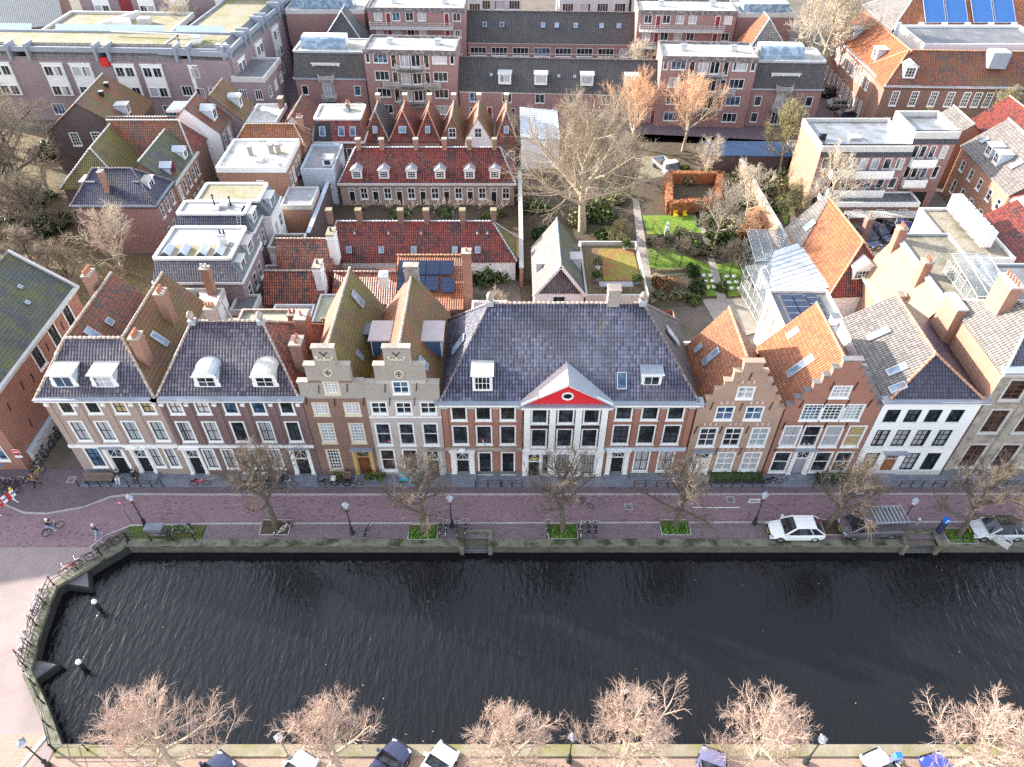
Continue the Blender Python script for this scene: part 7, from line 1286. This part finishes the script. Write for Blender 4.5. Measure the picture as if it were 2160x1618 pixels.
bike('white framed bicycle at the foot of the first street tree', -18.9, 35.5, .7, 'white'); bike('dark bicycle beside the lamp between the first trees', -12.0, 35.2, 1.4, 'darkbrown')
for i, (x, y) in enumerate(((-6.0, 35.7), (-5.5, 35.6), (-4.6, 35.5), (-3.9, 35.7))): bike('%s of the grey bicycles standing in the rack beside the quay steps' % ['leftmost', 'second', 'third', 'rightmost'][i], x, y, 1.57+R.uniform(-.1, .1), ['steel', 'white', 'steel', 'lead'][i])
bike('bicycle left of the grassy tree pit before the mansion', 2.9, 35.6, 1.5, 'steel')
for i, x in enumerate((5.6, 6.2, 6.8)): bike('%s bicycle right of the grassy tree pit before the mansion' % ['near', 'middle', 'far right'][i], x, 35.5, 1.6+R.uniform(-.1, .1), ['white', 'black', 'car_navy'][i])
bike('blue grey bicycle leaning at the road edge behind the mansion tree', 6.3, 38.2, -.6, 'car_navy'); bike('black bicycle by the steps of the red stepped gable', 22.9, 40.6, .05, 'black'); bike('pale bicycle right of the purple grey door', 29.5, 40.5, .1, 'white'); bike('dark bicycle beside the pale one at the red gable', 27.2, 40.5, .15, 'black')
for i, (x, y) in enumerate(((-43.9, 40.0), (-44.6, 40.1), (-45.4, 40.0), (-46.2, 40.1), (-42.9, 40.2))): bike('black bicycle in the row under the corner building window', x, y, 1.3+R.uniform(-.2, .2), 'black', group='bicycles under the corner building window')
bike('yellow bicycle at the mouth of the alley', -42.1, 41.4, 1.2, 'yellow')
for i in range(7): bike('dark bicycle leaning on the alley wall', -42.5+R.uniform(-.1, .2), 43.2+1.15*i, 1.57+R.uniform(-.25, .25), cs[i % 5], group='bicycles along the alley wall', lean=-.15)
RL = [(-31.5, 34.6), (-33.0, 33.1), (-35.7, 30.5), (-35.4, 27.1), (-34.5, 23.8), (-32.1, 21.3), (-29.9, 18.2)]
BK = [(1, .35, 'steel', 0), (1, .6, 'red', 0), (2, .3, 'darkgreen', 0), (2, .55, 'white', 0), (2, .8, 'black', 0), (3, .3, 'steel', 0), (3, .7, 'black', 0), (0, .6, 'black', 0)]
for i, (k, f, c, _) in enumerate(BK):
    a, b2 = RL[k], RL[k+1]; x, y = a[0]+(b2[0]-a[0])*f, a[1]+(b2[1]-a[1])*f; d = math.atan2(b2[1]-a[1], b2[0]-a[0]); bike('%s bicycle leaning on the bridge railing' % {'steel': 'grey', 'darkgreen': 'dark green'}.get(c, c), x-math.sin(d)*-.35, y+math.cos(d)*-.35, d, c, .05, 'bicycles leaning on the bridge railing')
bike('black bicycle on the mossy corner beside the utility cabinet', -28.0, 35.1, .3); bike('grey bicycle lying against the quay corner railing', -26.9, 35.3, 2.8, 'steel', lean=.4)
for i in range(9): bike('bicycle in the foreground rack', 1.0+.55*i, 16.3+.1*(i % 2), 1.57+R.uniform(-.15, .15), cs[i % 8], group='bicycles in the foreground rack')
bike('white bicycle under the widest foreground tree', -23.6, 17.0, .4, 'white'); bike('dark bicycle beside the foreground meter', 24.6, 16.9, .8, 'yellow')
# railings
def railing(lab, P, h=1.0, mat='black', posts=1.6, group=None, z0=.2):
    t = thing('railing', lab, 'railing', (P[0][0], P[0][1], 0), 0, group); m = MB(); q = MB(); o = V((P[0][0], P[0][1], 0))
    for a, b2 in zip(P, P[1:]):
        a, b2 = V((*a, 0))-o, V((*b2, 0))-o; n = max(1, round((b2-a).length/posts))
        for z in (h, h*.55): m.tube(a+V((0, 0, z+z0)), b2+V((0, 0, z+z0)), .028, .028, 5, mat)
        for i in range(n+1): p = a.lerp(b2, i/n); q.lathe([(.08, 0), (.08, .12), (.045, .2), (.04, h), (.07, h+.05), (.05, h+.14), (0, h+.16)], 7, mat, (p.x, p.y, z0-.1))
    m.build('rails', t); q.build('post', t)
railing('black iron railing with posts round the curved bridge', RL, 1.0, 'black', 2.0); railing('low railing along the left end of the near quay', [(-29.9, 18.25), (-23.5, 18.25)], .9, 'black', 2.0); railing('black railing above the mossy quay corner', [(-31.4, 34.6), (-26, 34.6)], .9, 'black', 1.8)
for x0, x1, lab in ((-38, -35.2, 'low stoop railing at the pale brick house'), (14.3, 15.0, 'short railing beside the black mansion door'), (-.9, .9, 'dark ornate fence under the left mansion windows'), (-3.2, -1.0, 'dark slatted fence left of the ornate one'), (10.7, 14.6, 'plain rail under the right mansion windows'), (17.5, 22.0, 'dark fence with hedge under the brown stepped gable'), (26.4, 29.8, 'dark rail with plants under the red stepped gable'), (34, 37.9, 'grey rail between stone posts at the white house'), (38.6, 46, 'black spiked fence before the grey stone house'), (-33.6, -30.6, 'stoop chain railing left of the third doorway')):
    railing(lab, [(x0, 40.25), (x1, 40.25)], .75, 'dark_metal', .9, 'stoop railings along the front row', .1)
for x0, x1 in ((17.5, 22.0), (27.0, 29.8)): hedge('low dark hedge under the %s stepped gable windows' % ('brown' if x0 < 20 else 'red'), x0, 41.0, x1, 41.0, .7, .8, 'leaf', 500)
sheet('stoop_strip', [(-38, 40.2), (60, 40.2), (60, 41.75), (-38, 41.75)], .114, 'bluestone')
# benches
def bench(lab, x, y, w, rz=0, mat='wood', z=.1):
    t = thing('bench', lab, 'bench', (x, y, z), rz); m = MB(); [m.box(-w/2, -.45+.12*i, .42, w/2, -.35+.12*i, .46, mat) for i in range(4)]; m.build('seat', t); m = MB(); [m.box(-w/2, .04, .5+.14*i, w/2, .08, .61+.14*i, mat) for i in range(3)]; m.build('backrest', t)
    for s in (-1, 1): m = MB(); m.box(s*(w/2-.1)-.03, -.42, 0, s*(w/2-.1)+.03, .06, .42, 'dark_metal'); m.build('leg', t)
bench('long weathered bench before the corner windows of the pale brick house', -36.4, 41.0, 2.6); bench('pale slatted bench behind the bicycle tangle', -22.6, 41.1, 2.2, 0, 'offwhite'); bench('turquoise painted bench behind the second street tree', -9.0, 41.0, 1.9, 0, 'turq'); bench('wooden bench with plants against the brown house', -15.2, 41.15, 2.0)
for x, lab, k in ((-15.4, 'round green plant on the bench at the brown house', 1), (-12.6, 'bright green plant pot left of the cream house', 1), (-11.6, 'dark ivy clump by the cream house step', 0)): shrub(lab, x, 40.9, k, .45, .6, 'plants along the front row', .5)
# street furniture
p = G(322, 1120); t = thing('utility_cabinet', 'grey utility cabinet on the mossy quay corner', 'cabinet', (-29.4, 35.35, .1)); m = MB(); m.box(-.68, -.32, 0, .68, .32, .85, 'stone_dark'); m.build('body', t); m = MB(); m.box(-.74, -.38, .85, .74, .38, .92, 'bluestone'); m.build('lid', t)
t = thing('barrier', 'red and white striped road barrier at the left edge', 'barrier', (-43.2, 38.0, .1), rad(62)); m = MB()
for z in (.45, .95): [m.box(-1.1+.37*i, -.02, z, -1.1+.37*(i+1), .02, z+.28, 'red' if i % 2 == 0 else 'signwhite') for i in range(6)]
m.build('board', t)
for s in (-1, 1): m = MB(); m.bar((s*.8, -.02, 0), (s*.8, -.02, 1.25), .05, .05, 'signwhite'); m.bar((s*.8, -.5, .03), (s*.8, .5, .03), .06, .06, 'signwhite'); m.build('leg', t)
m = MB(); m.lathe([(.1, 1.25), (.1, 1.5), (0, 1.55)], 8, 'yellow', (1.0, 0, 0)); m.build('warning_lamp', t)
def roadsign(lab, x, y, h, kind, rz=0):
    t = thing('road_sign', lab, 'sign', (x, y, .1), rz); m = MB(); m.tube((0, 0, 0), (0, 0, h), .035, .035, 6, 'steel'); m.build('post', t); m = MB()
    T = Matrix.Translation((0, -.05, h-.3)) @ Matrix.Rotation(PI/2, 4, 'X')
    def disc(r, z, k): b0 = len(m.v); m.lathe([(0, z), (r, z), (r, z-.02)], 20, k); m.v[b0:] = [tuple(T @ V(q)) for q in m.v[b0:]]
    if kind == 'noentry': disc(.38, 0, 'signwhite'); disc(.35, .012, 'red'); m.box(-.24, -.075, h-.35, .24, -.066, h-.24, 'signwhite'); m.box(-.32, -.06, h-.98, .32, -.04, h-.72, 'signwhite')
    elif kind == 'oneway': m.box(-.36, -.06, h-.65, .36, -.04, h, 'blue_sign'); m.box(-.05, -.07, h-.55, .05, -.061, h-.3, 'signwhite'); m.face([(-.16, -.065, h-.3), (.16, -.065, h-.3), (0, -.065, h-.1)], 'signwhite')
    elif kind == 'post': m.box(-.12, -.06, h-.5, .12, -.04, h, 'red'); m.box(-.12, -.061, h-.3, .12, -.039, h-.2, 'signwhite'); m.box(-.12, -.062, h-.5, .12, -.038, h-.38, 'blue_sign')
    elif kind == 'board': m.box(-.45, -.06, h-.5, .45, -.04, h, 'signwhite'); m.box(-.38, -.07, h-.44, .38, -.061, h-.06, 'lead')
    elif kind == 'round': disc(.3, 0, 'red'); disc(.2, .012, 'signwhite')
    m.build('plate', t)
roadsign('round red no entry sign on the corner building at the alley', -43.1, 41.9, 3.0, 'noentry'); roadsign('square blue one way sign by the corner building bicycles', -44.2, 40.7, 3.0, 'oneway'); roadsign('thin post with small red and blue sign at the road bend', -31.9, 36.4, 3.0, 'post'); roadsign('white framed notice on a post by the lamp left of the white car', 19.9, 36.9, 2.6, 'board'); roadsign('round red sign at the bridge railing bend', -34.9, 24.3, 1.9, 'round', -.8)
def meter(lab, x, y): t = thing('parking_meter', lab, 'parking meter', (x, y, .1)); m = MB(); m.box(-.2, -.16, 0, .2, .16, 1.5, 'car_navy'); m.build('body', t); m = MB(); m.box(-.19, -.2, 1.5, .19, .16, 1.95, 'blue_sign'); m.box(-.1, -.206, 1.58, -.03, -.2, 1.92, 'signwhite'); m.box(-.03, -.206, 1.72, .12, -.2, 1.78, 'signwhite'); m.box(-.03, -.206, 1.86, .12, -.2, 1.92, 'signwhite'); m.box(.07, -.2055, 1.78, .12, -.2, 1.86, 'signwhite'); m.build('head', t)
meter('navy parking meter with blue head beside the silver car', 35.3, 35.4); meter('parking meter with blue head at the bottom right', 24.3, 17.3)
for x, lab in ((32.6, 'stubby metal bollard left of its twin by the quay steps'), (33.8, 'stubby metal bollard right of its twin by the quay steps')): t = thing('bollard', lab, 'bollard', (x, 36.2, .1), 0, 'stubby bollards by the right quay steps'); m = MB(); m.lathe([(.14, 0), (.12, .6), (.15, .66), (.15, .8), (.08, .9), (0, .92)], 10, 'zinc'); m.build('post', t)
for i, (px, py, _, _, lab) in enumerate(ST):
    p = G(px, py); t = thing('tree_pit', 'mossy square tree pit '+lab.split(',')[0].replace('bare street tree ', ''), 'tree pit', (p.x, p.y-.1, .1), 0, 'tree pits along the far quay'); m = MB(); m.box(-1.2, -.75, 0, 1.2, .75, .02, 'soil' if i in (0, 4) else 'moss'); m.build('bed', t); m = MB(); m.path([(-1.2, -.75, .03), (1.2, -.75, .03), (1.2, .75, .03), (-1.2, .75, .03)], .05, 4, 'kerb', True); m.build('edging', t)
    if i in (1, 2, 3, 5): o = inst('grass', leaf_mesh(90+i, 260, 'leaf_bright', None, .1, (1.8, .7, .16)), t, (0, -.3, .02))
for x, y, lab in ((-39.0, 41.0, 'square drain cover at the mouth of the alley'), (10.0, 38.1, 'pale square cover in the road before the mansion'), (18.9, 38.9, 'white framed cover in the road before the brown gable')): t = thing('drain_cover', lab, 'drain cover', (x, y, .012 if y < 39.6 else .115)); m = MB(); m.box(-.35, -.35, 0, .35, .35, .01, 'kerb'); m.box(-.25, -.25, .01, .25, .25, .014, 'stone_dark'); m.build('lid', t)
m = MB(); m.box(15.5, 38.0, .005, 19.5, 38.08, .0105, 'signwhite'); m.build('road_marking')['kind'] = 'structure'
# back canal boats, statue, garden furniture
def boat(lab, x, y, rz, cover):
    t = thing('boat', lab, 'boat', (x, y, -1.1), rz, 'small boats in the back canal'); m = MB(); n = 8; rg = []
    for i in range(n+1): u = i/n; w_ = .85*math.sin(PI*min(1, .25+.75*(1-u)))**.6*(1-u**3*.9); rg.append([(-2.6+5.2*u, s*w_*k, z) for s, k, z in ((-1, .5, -.2), (-1, 1, .6), (1, 1, .6), (1, .5, -.2))])
    for a, c in zip(rg, rg[1:]): [m.face([a[j], a[(j+1) % 4], c[(j+1) % 4], c[j]], 'white' if j != 1 else cover) for j in range(4)]
    m.face(rg[0], 'white'); m.build('hull', t); m = MB(); m.slab([(-2, -.7, .62), (1.2, -.7, .62), (1.2, .7, .62), (-2, .7, .62)], -.2, cover); m.build('cover', t)
boat('small boat with a blue cover in the back canal', 31.5, 109.6, .1, 'bluepaint'); boat('dark covered boat with white edge at the right of the back canal', 42.0, 109.8, .25, 'cloth_black')
p = G(1404, 505); t = thing('statue', 'white bust statue on a pedestal in the garden bed', 'statue', (p.x, p.y, .05)); m = MB(); m.box(-.3, -.3, 0, .3, .3, 1.2, 'stone'); m.build('pedestal', t); m = MB(); m.lathe([(.12, 1.2), (.34, 1.45), (.3, 1.75), (.12, 1.85), (.1, 1.95), (.2, 2.1), (.2, 2.3), (.1, 2.45), (0, 2.48)], 10, 'white'); m.build('figure', t)
for x in (26.2, 27.4): t = thing('garden_chair', 'yellow garden chair on the upper lawn', 'chair', (x-4.2, 86.3, .06), .3, 'yellow garden chairs on the upper lawn'); m = MB(); m.box(-.25, -.25, .4, .25, .25, .45, 'yellow'); m.build('seat', t); m = MB(); m.box(-.25, .2, .45, .25, .25, .9, 'yellow'); m.build('backrest', t); [MB.build(_l, 'leg', t) for _l in [(lambda q: (q.bar((a, c, 0), (a, c, .4), .04, .04, 'yellow'), q)[1])(MB()) for a in (-.22, .22) for c in (-.22, .22)]]
t = thing('table', 'long grey table on the roof garden behind the mansion chimney', 'table', (11.2, 64.2, 4.0)); m = MB(); m.box(-1.8, -.45, .72, 1.8, .45, .78, 'bitumen'); m.build('tabletop', t); [(lambda q: (q.bar((a, c, 0), (a, c, .72), .07, .07, 'zinc'), q.build('leg', t)))(MB()) for a in (-1.6, 1.6) for c in (-.35, .35)]
for x, y, lab in ((9.6, 68.2, 'white pot with dry grass on the roof garden'), (9.2, 65.8, 'pot with olive shrub on the roof garden'), (13.6, 65.2, 'pot with orange green plant at the roof garden corner'), (13.2, 72.2, 'tall grey pot at the back of the roof garden')): t = thing('plant_pot', lab, 'plant pot', (x, y, 4.05), 0, 'pots on the roof garden'); m = MB(); m.lathe([(.25, 0), (.38, .7), (.32, .7), (.3, .6), (0, .6)], 10, 'white' if 'white' in lab else 'lead'); m.build('pot', t); o = inst('plant', SH[3 if 'white' in lab else 1], t, (0, 0, .6)); o.scale = (.6, .6, .8)
# people
SK = {'pel': (0, 0, .95), 'wst': (0, 0, 1.12), 'chs': (0, 0, 1.36), 'nck': (0, 0, 1.5), 'hd': (0, .01, 1.62), 'top': (0, 0, 1.74)}
for s, k in ((-1, 'l'), (1, 'r')): SK.update({'sh'+k: (s*.19, 0, 1.43), 'el'+k: (s*.25, -.02, 1.15), 'wr'+k: (s*.26, .06, .9), 'hip'+k: (s*.1, 0, .9), 'kn'+k: (s*.11, .02, .5), 'an'+k: (s*.11, -.02, .09), 'to'+k: (s*.12, .15, .04)})
RD = {'pel': .13, 'wst': .125, 'chs': .15, 'nck': .06, 'hd': .095, 'top': .07, 'sh': .07, 'el': .045, 'wr': .032, 'hip': .09, 'kn': .06, 'an': .042, 'to': .035}
BN = [('pel', 'wst'), ('wst', 'chs'), ('chs', 'nck'), ('nck', 'hd'), ('hd', 'top')]+[(a+k, c+k) if a not in ('chs', 'pel') else (a, c+k) for k in 'lr' for a, c in (('chs', 'sh'), ('sh', 'el'), ('el', 'wr'), ('pel', 'hip'), ('hip', 'kn'), ('kn', 'an'), ('an', 'to'))]
def skinned(name, pts, edges, root, mat, parent=None, lv=1):
    ks = list(pts); me = bpy.data.meshes.new(name); me.from_pydata([pts[k][0] for k in ks], [(ks.index(a), ks.index(c)) for a, c in edges], []); me.materials.append(M(mat)); o = inst(name, me, parent); o.modifiers.new('skin', 'SKIN').use_smooth_shade = True
    for i, k in enumerate(ks): sv = me.skin_vertices[0].data[i]; sv.radius = (pts[k][1],)*2; sv.use_root = k == root
    sb = o.modifiers.new('sub', 'SUBSURF'); sb.levels = lv; sb.render_levels = lv; return o
def person(lab, x, y, z, rz, pose, top='cloth_black', legs='cloth_jeans', hair='hair', grip=.4):
    P = dict(SK); P.update(pose); r = lambda k: RD.get(k, RD.get(k[:-1])); pts = {k: (P[k], r(k)) for k in P}; ed = list(BN)
    for k, s in (('l', -1), ('r', 1)):
        w_ = V(P['wr'+k]); d = (w_-V(P['el'+k])).normalized(); c = d.cross(V((0, 1, 0))); c = c.normalized() if c.length > .1 else V((1, 0, 0)); n = d.cross(c); pts['pm'+k] = (w_+d*.06, .03); ed.append(('wr'+k, 'pm'+k))
        for i in range(5):
            o = c*(.018*(i-1.5)) if i < 4 else c*-.045; l = (.07, .085, .08, .06, .05)[i]; a, e = 'f%d%s' % (i, k), 'g%d%s' % (i, k); pts[a] = (w_+d*(.095 if i < 4 else .05)+o, .009); pts[e] = (w_+d*(.095+l*.7 if i < 4 else .09)+o*1.3+n*l*grip, .008); ed += [('pm'+k, a), (a, e)]
    b = skinned('person', pts, ed, 'pel', 'skin'); b.location = (x, y, z); b.rotation_euler = (0, 0, rz); tag(b, lab, 'person')
    def cl(nm, keys, add, mat, root):
        q = {k: (P[k], r(k)+add) for k in keys}; skinned(nm, q, [e for e in BN if e[0] in q and e[1] in q], root, mat, b)
    cl('jacket', ['pel', 'wst', 'chs', 'shl', 'ell', 'wrl', 'shr', 'elr', 'wrr'], .025, top, 'chs'); cl('trousers', ['pel', 'hipl', 'knl', 'anl', 'hipr', 'knr', 'anr'], .016, legs, 'pel')
    for k in 'lr': q = {'an'+k: (P['an'+k], .055), 'to'+k: (P['to'+k], .045)}; skinned('shoe', q, [('an'+k, 'to'+k)], 'an'+k, 'cloth_white' if legs != 'cloth_black' else 'cloth_black', b)
    h = V(P['hd']); m = MB(); m.lathe([(.112, .0), (.115, .05), (.09, .1), (.04, .128), (0, .13)], 10, hair, h+V((0, -.018, .02))); m.build('hair', b); f = MB()
    for s in (-1, 1): f.box(h.x+s*.035-.012, h.y+.085, h.z+.01, h.x+s*.035+.012, h.y+.1, h.z+.025, 'black'); f.box(h.x+s*.1-.012, h.y-.02, h.z-.03, h.x+s*.1+.012, h.y+.02, h.z+.03, 'skin')
    f.box(h.x-.012, h.y+.085, h.z-.03, h.x+.012, h.y+.118, h.z+.005, 'skin'); f.box(h.x-.025, h.y+.08, h.z-.058, h.x+.025, h.y+.096, h.z-.048, 'red'); f.build('face', b); return b
def sh(dz, keys, pose): return {k: (v[0], v[1], v[2]+dz) for k, v in {**{a: SK[a] for a in keys}, **pose}.items()}
UP = ['pel', 'wst', 'chs', 'nck', 'hd', 'top', 'shl', 'shr', 'ell', 'elr', 'wrl', 'wrr', 'hipl', 'hipr']
SIT = sh(-.42, UP, {'wrl': (-.12, .32, 1.0), 'wrr': (.12, .3, 1.0), 'ell': (-.26, .08, 1.13), 'elr': (.26, .08, 1.13)}); SIT.update({'knl': (-.13, .42, .5), 'knr': (.13, .42, .52), 'anl': (-.13, .5, .09), 'anr': (.14, .46, .09), 'tol': (-.14, .66, .04), 'tor': (.16, .62, .04)})
WALK = {'knl': (-.11, .2, .52), 'anl': (-.11, .3, .12), 'tol': (-.11, .46, .09), 'knr': (.11, -.02, .48), 'anr': (.11, -.32, .16), 'tor': (.11, -.2, .05), 'wrl': (-.26, -.14, .92), 'wrr': (.26, .22, .95), 'ell': (-.25, -.1, 1.15), 'elr': (.25, .02, 1.15)}
LEAN = {}; CYC = sh(.02, UP, {'wrl': (-.24, .48, 1.12), 'wrr': (.24, .48, 1.12), 'ell': (-.27, .22, 1.2), 'elr': (.27, .22, 1.2)}); CYC.update({'chs': (0, .12, 1.37), 'nck': (0, .18, 1.5), 'hd': (0, .22, 1.62), 'top': (0, .2, 1.75), 'shl': (-.19, .12, 1.43), 'shr': (.19, .12, 1.43), 'wst': (0, .05, 1.13), 'knl': (-.12, .34, .72), 'anl': (-.12, .2, .36), 'tol': (-.12, .36, .33), 'knr': (.12, .26, .55), 'anr': (.12, .2, .2), 'tor': (.12, .36, .16)})
person('person in a black top and pale jeans sitting on the pale brick stoop', -34.6, 41.0, .2, PI, SIT, 'cloth_black', 'cloth_white'); person('person dressed all in black sitting beside the pale jeans', -33.2, 41.0, .2, PI+.4, SIT, 'cloth_black', 'cloth_black')
person('person in a brown coat standing by the bicycles at the alley mouth', -41.5, 40.2, .1, 2.2, WALK, 'cloth_brown', 'cloth_black', 'cloth_brown'); person('person in a dark jacket and light jeans walking beside the bridge railing', -34.0, 35.0, .05, 2.4, WALK, 'cloth_navy', 'cloth_jeans', 'cloth_white')
b_ = bike('black bicycle ridden by the cyclist on the road', -38.0, 35.6, PI/2+.85-PI/2, 'black', .01, None, 0); person('cyclist in a black jacket and white cap riding on the red brick road', -38.0-.25*math.cos(.85), 35.6-.25*math.sin(.85), .02, .85-PI/2, CYC, 'cloth_black', 'cloth_jeans', 'cloth_white')
person('person in white leaning at an open window of the red stepped gable', 25.2, Y0+.3, 2.95, PI, {'wrl': (-.15, .3, 1.05), 'wrr': (.15, .3, 1.05), 'ell': (-.26, .1, 1.12), 'elr': (.26, .1, 1.12)}, 'cloth_white', 'cloth_jeans')
# leaves and litter floating on the canal
lf = []; lv = []; g = random.Random(3)
for i in range(30):
    x, y = g.uniform(-28, 45), g.uniform(18.8, 33); s = g.uniform(.02, .045); a = g.uniform(0, 6); b0 = len(lv); lv += [(x+s*math.cos(a+k*PI/2), y+s*math.sin(a+k*PI/2), -.985) for k in range(4)]; lf.append((b0, b0+1, b0+2, b0+3))
o = inst('floating_leaves', _mesh('floating_leaves', lv, lf, [0]*len(lf), ['twig_pale'], False)); o['kind'] = 'stuff'
# ---- camera, sky, sun ----
cam = bpy.data.cameras.new('camera'); co = bpy.data.objects.new('camera', cam); COL.objects.link(co)
co.location = (0, 0, HC); co.rotation_euler = (PI/2-TH, 0, 0)
cam.sensor_width = 36; cam.lens = FPX/2160*36; cam.clip_end = 2000; SC.camera = co
SAZ, SEL = rad(25), rad(20)   # the sun stands to the left and a little behind the houses
w = bpy.data.worlds.new('World'); SC.world = w; w.use_nodes = True; nt = w.node_tree
sk = nt.nodes.new('ShaderNodeTexSky'); sk.sky_type = 'NISHITA'; sk.sun_disc = False; sk.sun_elevation = SEL
sd = V((-math.cos(SEL)*math.cos(SAZ), math.cos(SEL)*math.sin(SAZ), math.sin(SEL)))
sk.sun_rotation = math.atan2(sd.x, sd.y)
bg = nt.nodes['Background']; hs = nt.nodes.new('ShaderNodeHueSaturation'); hs.inputs['Saturation'].default_value = .5; nt.links.new(sk.outputs[0], hs.inputs['Color']); nt.links.new(hs.outputs[0], bg.inputs[0]); bg.inputs[1].default_value = .15
sl = bpy.data.lights.new('sun', 'SUN'); so = bpy.data.objects.new('sun', sl); COL.objects.link(so)
sl.energy = 3.3; sl.angle = rad(.6); sl.color = (1., .93, .83); so.rotation_euler = (-sd).to_track_quat('-Z', 'Y').to_euler(); so.location = (-60, 40, 60)
SC.view_settings.view_transform = 'Standard'; SC.view_settings.look = 'None'; SC.view_settings.exposure = 2.15; SC.view_settings.gamma = 1.
SC.cycles.max_bounces = 6; SC.cycles.diffuse_bounces = 3; SC.cycles.glossy_bounces = 3; SC.cycles.transmission_bounces = 4; SC.cycles.transparent_max_bounces = 6
SC.cycles.use_denoising = False; SC.cycles.caustics_reflective = False; SC.cycles.caustics_refractive = False
